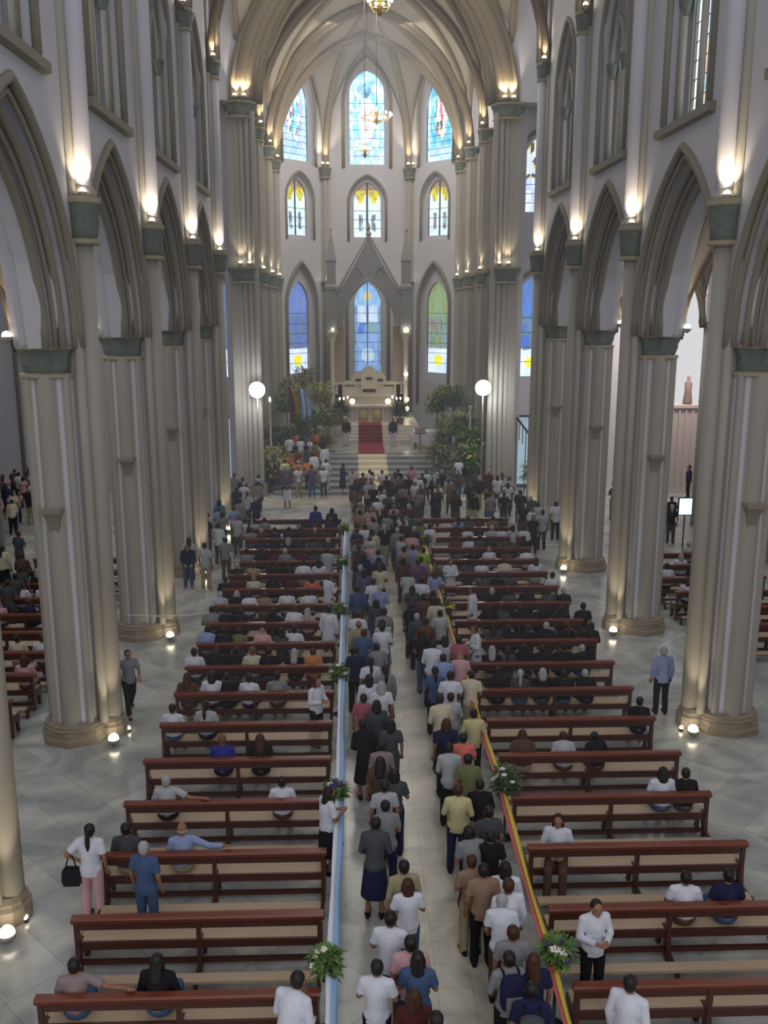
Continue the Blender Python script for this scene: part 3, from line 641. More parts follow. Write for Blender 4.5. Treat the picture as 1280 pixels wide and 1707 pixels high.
def hand(bm, w, d, s, curl=.5):
    d = d.normalized(); side = V((s, 0, 0)); side = (side-d*side.dot(d)).normalized(); nrm = d.cross(side).normalized()*s
    pc = w+d*.05; add_caps(bm, w+d*.01+side*.012, w+d*.082+side*.022, .020, .017); add_caps(bm, w+d*.01-side*.012, w+d*.082-side*.022, .020, .017); add_caps(bm, w, w+d*.085, .021, .017)
    for q, ln in ((-1.5, .068), (-.5, .078), (.5, .074), (1.5, .056)):
        b0 = w+d*.085+side*q*.0205*s; k = b0+d*ln*.5+side*q*.003-nrm*curl*.008; e = k+d*ln*.42*(1-curl*.4)-nrm*curl*.03
        add_caps(bm, b0, k, .0095, .0088, n=8); add_caps(bm, k, e, .0088, .0078, n=8)
    t0 = w+d*.03-side*s*.02; t1 = t0+d*.035-side*s*.032-nrm*.008; add_caps(bm, t0, t1, .013, .0105, n=8); add_caps(bm, t1, t1+d*.03-nrm*.008, .0105, .009, n=8)
def torso(bm, J, g, lo=True):
    if lo: add_ell(bm, J['pel'], (.158+g, .115+g, .125+g)); add_ell(bm, J['waist'], (.132+g, .10+g, .15+g))
    q = J['neck']-J['waist']; rot = Euler((-math.atan2(q.y, q.z), 0, 0))
    add_ell(bm, J['chest'], (.152+g, .108+g, .18+g), rot); add_caps(bm, J['shL'], J['shR'], .050+g*.7, .050+g*.7); [add_caps(bm, J['neck']-V((0, 0, .02)), J['sh'+k_]+V((0, 0, .004)), .055+g*.5, .046+g*.6) for k_ in 'LR']; add_caps(bm, J['waist'], J['chest'], .12+g, .125+g)
    if lo: add_caps(bm, J['pel'], J['waist'], .13+g, .115+g)
    else: add_caps(bm, J['pel']+V((0, 0, .035)), J['waist'], .145+g, .118+g, True, 18, (1.1, .9))
def make_body(nm):
    J = pose(nm); bm = bmesh.new(); torso(bm, J, 0); add_caps(bm, J['neck']-V((0, 0, .03)), J['head']-V((0, .015, .04)), .054, .05); head_bits(bm, J['head'])
    for s, k in ((-1, 'L'), (1, 'R')):
        add_caps(bm, J['sh'+k], J['el'+k], .050, .038); add_caps(bm, J['el'+k], J['wr'+k], .038, .025); hand(bm, J['wr'+k], J['wr'+k]-J['el'+k], s)
        add_caps(bm, J['hip'+k], J['kn'+k], .085, .055); add_caps(bm, J['kn'+k], J['an'+k], .055, .036); add_caps(bm, J['an'+k]-V((0, .03, .02)), J['toe'+k], .036, .032)
    return remesh('body_'+nm, bm, .009, [skin_m], 1)
def make_top(nm, kind):
    J = pose(nm); bm = bmesh.new(); torso(bm, J, .022, not nm.startswith('sit')); add_caps(bm, J['neck']-V((0, 0, .02)), J['neck']+V((0, 0, .03)), .066, .060, True)
    dn = 0 if nm.startswith('sit') else (.42 if kind == 'gown' else .10)
    if dn: add_caps(bm, J['waist'], J['pel']-V((0, 0, dn)), .125 if kind != 'gown' else .135, .15 if kind != 'gown' else .20, True, 18, (1.15, .92) if True else (1, 1))
    for s, k in ((-1, 'L'), (1, 'R')):
        e = J['sh'+k].lerp(J['el'+k], .72)
        if kind == 'short': add_caps(bm, J['sh'+k], e, .062, .064, True); add_ell(bm, J['sh'+k], (.062, .060, .060))
        else: add_caps(bm, J['sh'+k], J['el'+k], .062, .052); add_caps(bm, J['el'+k], J['el'+k].lerp(J['wr'+k], .93), .054, .045, True)
    return remesh('top_'+nm, bm, .013, [cloth('white')])
def make_bottom(nm, kind):
    J = pose(nm); bm = bmesh.new(); sit = nm.startswith('sit')
    add_ell(bm, J['pel']-V((0, 0, .01)), (.172, .13, .13))
    if kind == 'skirt':
        if sit:
            add_caps(bm, J['pel']-V((0, -.03, .02)), V((0, .46, .50)), .15, .17, True, 18, (1.2, .62)); add_caps(bm, V((0, .40, .54)), V((0, .46, .22)), .13, .14, True, 18, (1.4, .9))
        else: add_caps(bm, J['pel']+V((0, 0, .06)), (J['knL']+J['knR'])/2-V((0, 0, .10)), .15, .21, True, 18, (1.1, .9))
    else:
        for k in ('L', 'R'):
            add_caps(bm, J['hip'+k], J['kn'+k], .100, .075); add_caps(bm, J['kn'+k], J['an'+k].lerp(J['kn'+k], .03), .075, .062, False); add_caps(bm, J['kn'+k], J['an'+k]-V((0, 0, .015)), .07, .066, True)
    return remesh('bottom_'+nm, bm, .013, [cloth('black')])
def make_hair(kind):
    bm = bmesh.new(); c = V((0, 0, 0))
    add_ell(bm, V((0, -.026, .036)), (.084, .088, .092)); add_ell(bm, V((0, -.04, -.01)), (.078, .068, .075))
    if kind == 'long': add_caps(bm, V((0, -.07, 0)), V((0, -.115, -.20)), .075, .075, False, 14, (1.15, .6)); add_caps(bm, V((0, -.10, -.15)), V((0, -.115, -.30)), .085, .05, False, 14, (1.1, .5)); [add_caps(bm, V((s*.07, -.02, 0)), V((s*.075, -.03, -.17)), .030, .026) for s in (-1, 1)]
    if kind == 'bob': add_caps(bm, V((0, -.05, 0)), V((0, -.07, -.11)), .085, .08, False, 14, (1.1, .75)); [add_caps(bm, V((s*.07, -.01, 0)), V((s*.078, -.01, -.11)), .032, .028) for s in (-1, 1)]
    if kind == 'pony': add_ell(bm, V((0, -.125, .03)), (.035, .035, .035)); add_caps(bm, V((0, -.13, .02)), V((0, -.15, -.16)), .034, .040); add_caps(bm, V((0, -.15, -.16)), V((0, -.14, -.32)), .040, .012)
    if kind == 'bun': add_ell(bm, V((0, -.125, .045)), (.048, .042, .045))
    if kind == 'bald':
        bm.free(); bm = bmesh.new(); add_ell(bm, V((0, -.040, -.012)), (.080, .066, .042))
    return remesh('hair_'+kind, bm, .011, [hair_m['black']])
def make_shoe():
    bm = bmesh.new(); add_caps(bm, V((0, -.045, .035)), V((0, .12, .032)), .042, .036, False, 14, (1, .9)); add_ell(bm, V((0, .14, .03)), (.042, .05, .03)); add_caps(bm, V((0, -.03, .04)), V((0, -.03, .10)), .045, .045, True)
    return remesh('shoe', bm, .011, [cloth('black')])
def make_eyes():
    b = MB()
    for s in (-1, 1): b.ball((s*.032, .073, .004), (.011, .008, .007), 8, 5)
    return b.mesh('eyes', mat('dark_eyes', (0.06, 0.04, 0.03), 0.3), True)
skin_m = mat('skin_tan', (0.58, 0.41, 0.32), 0.6)
hair_m = {'black': mat('black_hair', (0.125, 0.105, 0.10), 0.45), 'brown': mat('brown_hair', (0.26, 0.15, 0.10), 0.5), 'grey': mat('grey_hair', (0.62, 0.62, 0.62), 0.6), 'gold': mat('dark_blond_hair', (0.42, 0.30, 0.17), 0.5)}
CL = dict(white=(.80, .81, .85), cream=(.76, .73, .64), grey=(.50, .51, .52), lightgrey=(.66, .67, .69), darkgrey=(.28, .29, .31), black=(.135, .125, .14), navy=(.15, .16, .27), blue=(.19, .22, .52), denim=(.27, .35, .48), lightblue=(.54, .60, .75), green=(.28, .40, .27), lime=(.56, .68, .25), pink=(.76, .60, .62), rose=(.62, .35, .40), red=(.55, .18, .18), coral=(.82, .45, .40), orange=(.72, .46, .28), yellow=(.77, .73, .55), khaki=(.62, .58, .46), brown=(.35, .26, .21), maroon=(.31, .15, .15), purple=(.36, .31, .42), teal=(.25, .48, .53), olive=(.42, .43, .29), tan=(.56, .46, .39), mauve=(.54, .48, .48))
def cloth(c): return mat('cloth_'+c, CL[c], 0.9, noise=0.08, nscale=9, spec=0.1, bump=0.5, bscale=9)
PM = {}
def PG(key, fn):
    if key not in PM: PM[key] = fn()
    return PM[key]
def obj_m(o, m):
    o.material_slots[0].link = 'OBJECT'; o.material_slots[0].material = m; return o
TOPN = {'short': 'shirt', 'long': 'shirt', 'gown': 'gown'}
def person(x, y, z, rz, sc, ps, top, tc, bot, bc, hk, hc, label, group):
    o = empty('person', (x, y, z), math.radians(rz)); o.scale = (sc, sc, sc); tag(o, label, 'person', group)
    J = pose(ps)
    link('body', PG(('b', ps), lambda: make_body(ps)), o)
    obj_m(link(TOPN[top], PG(('t', ps, top), lambda: make_top(ps, top)), o), cloth(tc))
    obj_m(link('skirt' if bot == 'skirt' else 'trousers', PG(('o', ps, bot), lambda: make_bottom(ps, bot)), o), cloth(bc))
    h = obj_m(link('hair', PG(('h', hk), lambda: make_hair(hk)), o), hair_m[hc]); h.location = J['head']
    if y < 24 and not (ps.startswith('sit')):
        for k in 'LR':
            t = link('shoe', PG('shoe', make_shoe), o); t.location = (J['an'+k].x, J['an'+k].y+.01, max(0, J['an'+k].z-.08)); t.scale = (1.08, 1.08, 1)
    if abs(((rz+180) % 360)-180) > 60 and y < 40: e = link('eyes', PG('eyes', make_eyes), o); e.location = J['head']
    return o
GROUPS = ['', 'people in the crowd at altar steps', 'people in the far aisle crowd', 'people in the group by left chancel pier', 'people in the group on left steps', 'people in the group on right steps', 'people in the left pier crowd', 'people in the left side-aisle crowd', 'people in the left transept crowd', 'people in the right pier crowd', 'people in the right side-aisle crowd', 'people queueing in the left queue', 'people queueing in the right queue', 'worshippers seated in the left nave pews', 'worshippers seated in the left side aisle', 'worshippers seated in the right nave pews', 'worshippers seated in the right side aisle']
PEOPLE_RAW = [
(-0.25,9.09,0.00,6,1.02,'stand','short','black','trousers','darkgrey','short','black','short-haired person in black top, first from the camera in the left aisle queue',11),
(0.91,9.41,0.00,-9,1.01,'lean','short','navy','trousers','brown','short','black','short-haired person in navy top, first from the camera in the right aisle queue',12),
(-0.47,9.57,0.00,0,0.96,'stand','short','maroon','trousers','khaki','bob','brown','bob-haired person in maroon top, second from the camera in the left aisle queue',11),
(-1.97,9.60,0.00,-30,1.06,'lean','gown','white','trousers','black','short','black','tall person in long white gown bending towards the flowers at nearest left pew',0),
(2.12,9.60,0.00,-35,1.02,'stand','gown','white','trousers','black','short','black','person in white gown standing with back turned behind nearest right pew',0),
(-0.90,10.04,0.00,-10,0.98,'front','short','white','trousers','black','short','black','short-haired person in white top, third from the camera in the left aisle queue',11),
(0.76,10.12,0.00,6,0.99,'front','long','grey','trousers','black','short','black','short-haired person in grey top, second from the camera in the right aisle queue',12),
(1.06,10.13,0.00,3,0.97,'stand','short','navy','trousers','brown','long','brown','long-haired person in navy top, third from the camera in the right aisle queue',12),
(-0.38,10.20,0.00,-5,0.97,'front','short','denim','trousers','navy','long','black','long-haired person in denim blue top, fourth from the camera in the left aisle queue',11),
(-0.46,10.41,0.00,0,1.02,'stand','short','pink','trousers','darkgrey','short','black','short-haired person in pink top, fifth from the camera in the left aisle queue',11),
(-4.78,10.62,0.00,7,0.99,'sitarm','short','mauve','trousers','denim','short','black','short-haired person in mauve seated in first left nave pew, second from aisle',13),
(-3.72,10.62,0.00,-6,1.02,'sit','long','black','trousers','denim','long','black','long-haired person in black seated in first left nave pew, first from aisle',13),
(0.89,10.65,0.00,-2,0.98,'stand','short','grey','trousers','black','short','brown','short-haired person in grey top, fourth from the camera in the right aisle queue',12),
(-0.70,10.91,0.00,-12,1.01,'front','short','white','trousers','brown','short','black','short-haired person in white top, sixth from the camera in the left aisle queue',11),
(2.11,11.19,0.00,190,0.98,'front','long','white','trousers','black','short','black','man in untucked white shirt and black trousers facing the camera between right pews',0),
(0.85,11.25,0.00,-7,0.96,'lean','short','white','trousers','brown','short','grey','grey-haired person in white top, fifth from the camera in the right aisle queue',12),
(0.98,11.57,0.00,10,1.02,'stand','long','white','trousers','brown','short','brown','short-haired person in white top, sixth from the camera in the right aisle queue',12),
(-0.41,11.78,0.00,5,0.95,'front','short','white','trousers','denim','bob','brown','bob-haired person in white top, seventh from the camera in the left aisle queue',11),
(0.69,11.99,0.00,1,1.00,'stand','short','tan','trousers','black','short','black','short-haired person in tan top, seventh from the camera in the right aisle queue',12),
(1.02,12.07,0.00,-6,0.98,'front','long','white','skirt','navy','bob','black','bob-haired person in white top, eighth from the camera in the right aisle queue',12),
(-0.45,12.14,0.00,10,0.99,'stand','long','khaki','skirt','khaki','short','black','short-haired person in khaki top, eighth from the camera in the left aisle queue',11),
(3.74,12.21,0.00,-8,1.00,'sit','short','white','trousers','brown','short','black','short-haired person in white seated in second right nave pew, first from aisle',15),
(4.38,12.21,0.00,-2,1.02,'sit','short','navy','trousers','denim','short','black','short-haired person in navy seated in second right nave pew, second from aisle',15),
(0.56,12.25,0.00,12,0.98,'front','short','tan','trousers','khaki','short','brown','short-haired person in tan top, ninth from the camera in the right aisle queue',12),
(-4.34,12.78,0.00,-15,0.98,'stand','short','denim','trousers','denim','short','grey','grey-haired person in denim blue shirt and jeans standing behind a left pew',0),
(0.66,12.86,0.00,13,1.01,'lean','short','grey','skirt','brown','bob','black','bob-haired person in grey top, tenth from the camera in the right aisle queue',12),
(0.93,12.95,0.00,0,0.97,'stand','short','black','trousers','brown','short','black','short-haired person in black top, eleventh from the camera in the right aisle queue',12),
(-0.85,13.15,0.00,-6,1.01,'lean','long','darkgrey','skirt','navy','short','black','short-haired person in dark grey top, ninth from the camera in the left aisle queue',11),
(-5.29,13.25,0.00,-5,1.00,'hip','short','white','trousers','pink','pony','black','ponytailed woman in white top and pink trousers, hand on hip, beside left pews',0),
(1.00,13.62,0.00,11,0.98,'stand','short','darkgrey','trousers','black','short','black','short-haired person in dark grey top, twelfth from the camera in the right aisle queue',12),
(-0.63,13.78,0.00,7,0.97,'lean','short','grey','trousers','navy','short','black','short-haired person in grey top, tenth from the camera in the left aisle queue',11),
(-4.86,13.80,0.00,-1,1.01,'sit','long','darkgrey','trousers','khaki','short','black','short-haired person in dark grey seated in third left nave pew, second from aisle',13),
(-3.96,13.80,0.00,9,1.00,'sitarm','long','lightblue','trousers','khaki','bald','grey','balding person in light blue seated in third left nave pew, first from aisle',13),
(2.19,13.85,0.00,165,1.00,'sit','long','white','trousers','brown','long','black','person in white blouse sitting half turned at aisle end of third right pew',0),
(0.58,14.30,0.00,-8,0.99,'front','long','yellow','trousers','navy','short','brown','short-haired person in yellow top, thirteenth from the camera in the right aisle queue',12),
(-1.62,14.36,0.00,-60,0.97,'front','short','white','skirt','black','long','black','long-haired woman in white top and black skirt standing at the left ribbon',0),
(-0.65,14.53,0.00,5,0.97,'stand','short','lightgrey','skirt','navy','short','black','short-haired person in light grey top, eleventh from the camera in the left aisle queue',11),
(0.99,14.57,0.00,-2,0.95,'front','long','black','skirt','khaki','short','black','short-haired person in black top, fourteenth from the camera in the right aisle queue',12),
(-0.47,14.88,0.00,-6,0.99,'front','short','darkgrey','trousers','navy','bob','black','bob-haired person in dark grey top, twelfth from the camera in the left aisle queue',11),
(-0.70,15.24,0.00,-8,1.02,'stand','short','brown','trousers','navy','long','black','long-haired person in brown top, thirteenth from the camera in the left aisle queue',11),
(0.89,15.29,0.00,-1,0.99,'lean','short','olive','trousers','black','short','black','short-haired person in olive top, fifteenth from the camera in the right aisle queue',12),
(-4.52,15.39,0.00,2,1.00,'sitarm','short','lightgrey','trousers','black','short','grey','grey-haired person in light grey seated in fourth left nave pew, second from aisle',13),
(-2.46,15.39,0.00,1,0.95,'sit','short','white','trousers','brown','short','black','short-haired person in white seated in fourth left nave pew, first from aisle',13),
(4.44,15.39,0.00,-1,1.00,'sit','short','white','trousers','denim','bob','black','bob-haired person in white seated in fourth right nave pew, first from aisle',15),
(4.86,15.39,0.00,-2,0.98,'sit','long','black','skirt','darkgrey','short','black','short-haired person in black seated in fourth right nave pew, second from aisle',15),
(0.60,15.80,0.00,-2,0.97,'lean','long','lightgrey','trousers','black','short','black','short-haired person in light grey top, sixteenth from the camera in the right aisle queue',12),
(-0.65,15.98,0.00,1,0.95,'lean','long','mauve','trousers','black','short','black','short-haired person in mauve top, fourteenth from the camera in the left aisle queue',11),
(0.90,16.29,0.00,-3,0.97,'front','short','coral','skirt','black','short','black','short-haired person in coral top, seventeenth from the camera in the right aisle queue',12),
(-0.95,16.80,0.00,13,0.99,'lean','long','black','skirt','black','short','black','short-haired person in black top, fifteenth from the camera in the left aisle queue',11),
(0.63,16.83,0.00,7,1.00,'stand','short','navy','trousers','black','bob','brown','bob-haired person in navy top, eighteenth from the camera in the right aisle queue',12),
(-0.44,16.97,0.00,-2,0.96,'stand','short','darkgrey','trousers','darkgrey','bob','black','bob-haired person in dark grey top, sixteenth from the camera in the left aisle queue',11),
(-3.74,16.98,0.00,0,1.00,'sit','short','blue','trousers','black','short','gold','short-haired person in blue seated in fifth left nave pew, second from aisle',13),
(-3.00,16.98,0.00,3,1.00,'sit','long','black','trousers','black','long','brown','long-haired person in black seated in fifth left nave pew, first from aisle',13),
(2.18,16.98,0.00,-4,1.00,'sitbow','short','brown','trousers','khaki','long','brown','long-haired person in brown seated in fifth right nave pew, first from aisle',15),
(3.00,16.98,0.00,-2,0.96,'sitbow','long','lightgrey','trousers','brown','short','brown','short-haired person in light grey seated in fifth right nave pew, second from aisle',15),
(3.66,16.98,0.00,8,0.95,'sitbow','short','black','trousers','brown','short','black','short-haired person in black seated in fifth right nave pew, third from aisle',15),
(1.25,17.43,0.00,1,0.95,'front','long','yellow','trousers','black','short','black','short-haired person in yellow top, nineteenth from the camera in the right aisle queue',12),
(-0.70,17.78,0.00,11,0.99,'stand','long','darkgrey','trousers','black','bob','black','bob-haired person in dark grey top, seventeenth from the camera in the left aisle queue',11),
(0.65,17.80,0.00,10,1.03,'lean','long','cream','trousers','black','short','black','short-haired person in cream top, twentieth from the camera in the right aisle queue',12),
(-0.96,18.22,0.00,-8,0.96,'stand','short','rose','trousers','khaki','short','black','short-haired person in rose top, eighteenth from the camera in the left aisle queue',11),
(0.87,18.25,0.00,1,0.95,'front','long','lightgrey','trousers','khaki','short','black','short-haired person in light grey top, twenty-first from the camera in the right aisle queue',12),
(-5.00,18.57,0.00,-3,0.96,'sit','short','white','skirt','denim','short','black','short-haired person in white seated in sixth left nave pew, second from aisle',13),
(-4.30,18.57,0.00,-7,1.01,'sit','short','lightgrey','trousers','black','pony','black','ponytailed person in light grey seated in sixth left nave pew, first from aisle',13),
(4.98,18.57,0.00,-9,0.97,'sit','long','black','trousers','navy','short','black','short-haired person in black seated in sixth right nave pew, first from aisle',15),
(-0.58,18.63,0.00,0,1.02,'stand','short','white','trousers','darkgrey','bob','grey','grey-haired person in white top, nineteenth from the camera in the left aisle queue',11),
(-0.83,19.11,0.00,4,1.00,'stand','long','white','skirt','black','bob','black','bob-haired person in white top, twentieth from the camera in the left aisle queue',11),
(0.95,19.14,0.00,-7,1.02,'front','short','white','trousers','black','short','black','short-haired person in white top, twenty-second from the camera in the right aisle queue',12),
(-1.99,19.14,0.00,-130,0.97,'front','long','white','trousers','black','bob','brown','short-haired woman in white blouse standing at the aisle end of a left pew',0),
(1.42,19.27,0.00,-12,0.98,'lean','short','cream','skirt','khaki','short','black','short-haired person in cream top, twenty-third from the camera in the right aisle queue',12),
(0.66,19.62,0.00,3,0.97,'front','short','denim','trousers','black','pony','black','ponytailed person in denim blue top, twenty-fourth from the camera in the right aisle queue',12),
(-0.46,19.63,0.00,11,1.00,'stand','long','grey','skirt','brown','pony','black','ponytailed person in grey top, twenty-first from the camera in the left aisle queue',11),
(-0.78,20.16,0.00,10,0.99,'stand','short','white','skirt','black','pony','black','ponytailed person in white top, twenty-second from the camera in the left aisle queue',11),
(-4.96,20.16,0.00,-5,1.00,'sit','short','brown','trousers','brown','long','brown','long-haired person in brown seated in seventh left nave pew, fifth from aisle',13),
(-4.40,20.16,0.00,-1,1.03,'sit','short','white','trousers','black','bob','black','bob-haired person in white seated in seventh left nave pew, fourth from aisle',13),
(-4.06,20.16,0.00,-8,1.00,'sit','short','black','trousers','black','short','black','short-haired person in black seated in seventh left nave pew, third from aisle',13),
(-3.56,20.16,0.00,-9,0.97,'sit','short','white','trousers','navy','short','black','short-haired person in white seated in seventh left nave pew, second from aisle',13),
(-2.92,20.16,0.00,-1,1.00,'sit','long','grey','trousers','brown','short','black','short-haired person in grey seated in seventh left nave pew, first from aisle',13),
(2.16,20.16,0.00,2,1.03,'sit','long','black','trousers','black','bob','black','bob-haired person in black seated in seventh right nave pew, first from aisle',15),
(2.68,20.16,0.00,-7,0.98,'sit','long','darkgrey','trousers','denim','pony','grey','grey-haired person in dark grey seated in seventh right nave pew, second from aisle',15),
(3.20,20.16,0.00,-2,1.00,'sit','short','black','trousers','darkgrey','bob','grey','grey-haired person in black seated in seventh right nave pew, third from aisle',15),
(3.70,20.16,0.00,-7,0.96,'sit','long','black','trousers','denim','short','black','short-haired person in black seated in seventh right nave pew, fourth from aisle',15),
(4.24,20.16,0.00,3,0.97,'sitbow','long','black','trousers','navy','short','grey','grey-haired person in black seated in seventh right nave pew, fifth from aisle',15),
(0.92,20.34,0.00,-2,0.97,'lean','short','lightblue','trousers','khaki','short','black','short-haired person in light blue top, twenty-fifth from the camera in the right aisle queue',12),
(6.11,20.49,0.00,0,1.02,'stand','long','lightblue','trousers','black','short','grey','grey-haired man in light blue shirt and black trousers walking along right side aisle',0),
(1.33,20.49,0.00,-4,0.97,'lean','short','pink','trousers','darkgrey','bald','grey','balding person in pink top, twenty-sixth from the camera in the right aisle queue',12),
(-1.11,20.81,0.00,9,1.01,'stand','short','navy','trousers','black','short','black','short-haired person in navy top, twenty-third from the camera in the left aisle queue',11),
(-6.48,20.95,0.00,-155,0.97,'walk','short','grey','trousers','black','short','black','person in grey shirt and black trousers walking past the second left pier',0),
(0.71,21.08,0.00,-13,1.01,'lean','long','white','trousers','navy','short','black','short-haired person in white top, twenty-seventh from the camera in the right aisle queue',12),
(-0.56,21.16,0.00,12,0.96,'lean','long','grey','trousers','black','bun','black','bun-haired person in grey top, twenty-fourth from the camera in the left aisle queue',11),
(1.38,21.33,0.00,-6,1.01,'lean','short','rose','trousers','black','short','black','short-haired person in rose top, twenty-eighth from the camera in the right aisle queue',12),
(-9.05,21.40,0.00,0,0.99,'sit','short','pink','skirt','brown','bob','brown','bob-haired person in pink seated in fourth left side-aisle pew, first from piers',14),
(1.06,21.49,0.00,5,1.00,'stand','short','lightgrey','trousers','black','bob','black','bob-haired person in light grey top, twenty-ninth from the camera in the right aisle queue',12),
(-5.06,21.75,0.00,-2,1.00,'sit','short','white','trousers','darkgrey','short','black','short-haired person in white seated in eighth left nave pew, seventh from aisle',13),
(-4.56,21.75,0.00,-3,1.02,'sitbow','short','black','trousers','navy','bob','brown','bob-haired person in black seated in eighth left nave pew, sixth from aisle',13),
(-4.06,21.75,0.00,2,1.03,'sitbow','short','black','skirt','darkgrey','short','black','short-haired person in black seated in eighth left nave pew, fifth from aisle',13),
(-3.64,21.75,0.00,6,1.01,'sit','short','cream','skirt','denim','short','gold','short-haired person in cream seated in eighth left nave pew, fourth from aisle',13),
(-3.24,21.75,0.00,2,1.00,'sit','short','black','skirt','denim','bun','black','bun-haired person in black seated in eighth left nave pew, third from aisle',13),
(-2.62,21.75,0.00,-6,0.96,'sit','short','black','trousers','navy','long','grey','grey-haired person in black seated in eighth left nave pew, second from aisle',13),
(-2.16,21.75,0.00,2,0.97,'sitbow','long','orange','trousers','brown','short','brown','short-haired person in orange seated in eighth left nave pew, first from aisle',13),
(2.26,21.75,0.00,-6,0.97,'sit','long','black','trousers','khaki','long','grey','grey-haired person in black seated in eighth right nave pew, first from aisle',15),
(2.64,21.75,0.00,-4,0.95,'sit','short','darkgrey','skirt','denim','pony','black','ponytailed person in dark grey seated in eighth right nave pew, second from aisle',15),
(3.08,21.75,0.00,-6,1.01,'sitbow','short','black','trousers','darkgrey','bob','black','bob-haired person in black seated in eighth right nave pew, third from aisle',15),
(3.52,21.75,0.00,-7,0.98,'sitbow','short','black','trousers','brown','short','black','short-haired person in black seated in eighth right nave pew, fourth from aisle',15),
(4.04,21.75,0.00,-1,1.02,'sit','short','black','trousers','black','short','black','short-haired person in black seated in eighth right nave pew, fifth from aisle',15),
(4.56,21.75,0.00,6,0.98,'sitbow','short','black','trousers','denim','short','grey','grey-haired person in black seated in eighth right nave pew, sixth from aisle',15),
(-0.94,21.91,0.00,-10,1.02,'lean','short','denim','trousers','brown','short','brown','short-haired person in denim blue top, twenty-fifth from the camera in the left aisle queue',11),
(0.59,21.92,0.00,11,0.99,'lean','short','black','trousers','denim','long','black','long-haired person in black top, thirtieth from the camera in the right aisle queue',12),
(1.93,22.32,0.00,100,0.98,'front','gown','white','trousers','grey','short','brown','person in long white gown at the right ribbon, hands raised, nearer one',0),
(-0.44,22.37,0.00,0,1.01,'front','short','white','trousers','denim','short','black','short-haired person in white top, twenty-sixth from the camera in the left aisle queue',11),
(-1.03,22.69,0.00,3,1.00,'stand','long','khaki','trousers','black','bald','brown','balding person in khaki top, twenty-seventh from the camera in the left aisle queue',11),
(0.69,22.75,0.00,-12,1.02,'front','short','brown','trousers','black','short','black','short-haired person in brown top, thirty-first from the camera in the right aisle queue',12),
(-9.11,22.90,0.00,4,0.99,'sit','long','white','trousers','denim','short','brown','short-haired person in white seated in fifth left side-aisle pew, first from piers',14),
(-9.73,22.90,0.00,-6,0.99,'sit','short','cream','trousers','khaki','bun','black','bun-haired person in cream seated in fifth left side-aisle pew, second from piers',14),
(-10.60,22.90,0.00,0,0.97,'sit','long','lightgrey','trousers','brown','short','black','short-haired person in light grey seated in fifth left side-aisle pew, third from piers',14),
(-0.38,22.94,0.00,10,0.95,'lean','short','lightgrey','skirt','khaki','bob','black','bob-haired person in light grey top, twenty-eighth from the camera in the left aisle queue',11),
(-5.02,23.34,0.00,-8,1.02,'sitbow','short','lightblue','skirt','darkgrey','short','black','short-haired person in light blue seated in ninth left nave pew, sixth from aisle',13),
(-4.18,23.34,0.00,-2,0.97,'sitbow','long','olive','trousers','denim','short','black','short-haired person in olive seated in ninth left nave pew, fourth from aisle',13),
(-3.54,23.34,0.00,9,0.96,'sitbow','short','pink','trousers','black','bald','grey','balding person in pink seated in ninth left nave pew, third from aisle',13),
(-2.72,23.34,0.00,-4,1.00,'sit','short','white','trousers','khaki','short','black','short-haired person in white seated in ninth left nave pew, first from aisle',13),
(-3.04,23.34,0.00,-1,0.95,'sit','short','darkgrey','skirt','darkgrey','bob','black','bob-haired person in dark grey seated in ninth left nave pew, second from aisle',13),
(-4.56,23.34,0.00,9,0.98,'sit','long','black','trousers','denim','short','black','short-haired person in black seated in ninth left nave pew, fifth from aisle',13),
(2.52,23.34,0.00,-1,1.02,'sit','short','darkgrey','trousers','darkgrey','long','black','long-haired person in dark grey seated in ninth right nave pew, first from aisle',15),
(2.96,23.34,0.00,1,0.96,'sitbow','short','black','trousers','darkgrey','short','black','short-haired person in black seated in ninth right nave pew, second from aisle',15),
(3.44,23.34,0.00,8,0.96,'sit','long','black','trousers','darkgrey','short','brown','short-haired person in black seated in ninth right nave pew, third from aisle',15),
(3.96,23.34,0.00,-3,1.01,'sitbow','short','black','trousers','darkgrey','short','grey','grey-haired person in black seated in ninth right nave pew, fourth from aisle',15),
(4.48,23.34,0.00,8,1.01,'sit','short','black','trousers','khaki','pony','brown','ponytailed person in black seated in ninth right nave pew, fifth from aisle',15),
(5.12,23.34,0.00,0,0.99,'sit','long','black','trousers','navy','long','black','long-haired person in black seated in ninth right nave pew, sixth from aisle',15),
(-1.07,23.42,0.00,-11,0.99,'lean','short','white','trousers','black','short','brown','short-haired person in white top, twenty-ninth from the camera in the left aisle queue',11),
(0.51,23.45,0.00,9,0.95,'stand','long','darkgrey','trousers','black','short','grey','grey-haired person in dark grey top, thirty-second from the camera in the right aisle queue',12),
(-0.35,23.62,0.00,11,1.01,'stand','short','grey','trousers','black','short','black','short-haired person in grey top, thirtieth from the camera in the left aisle queue',11),
(1.15,23.67,0.00,13,0.96,'front','long','lightgrey','trousers','brown','bun','black','bun-haired person in light grey top, thirty-third from the camera in the right aisle queue',12),
(-1.82,23.91,0.00,-20,1.00,'stand','gown','white','trousers','grey','short','black','person in long white gown at the left ribbon, nearer of two gowned there',0),
(0.43,24.18,0.00,-9,0.99,'stand','short','black','trousers','black','short','black','short-haired person in black top, thirty-fourth from the camera in the right aisle queue',12),
(1.11,24.34,0.00,-8,1.03,'stand','long','cream','trousers','darkgrey','bun','black','bun-haired person in cream top, thirty-fifth from the camera in the right aisle queue',12),
(9.09,24.40,0.00,11,0.94,'sit','short','white','trousers','khaki','short','black','short-haired person in white seated in first right side-aisle pew, first from piers',16),
(9.92,24.40,0.00,-5,0.95,'sit','long','white','trousers','khaki','short','black','short-haired person in white seated in first right side-aisle pew, second from piers',16),
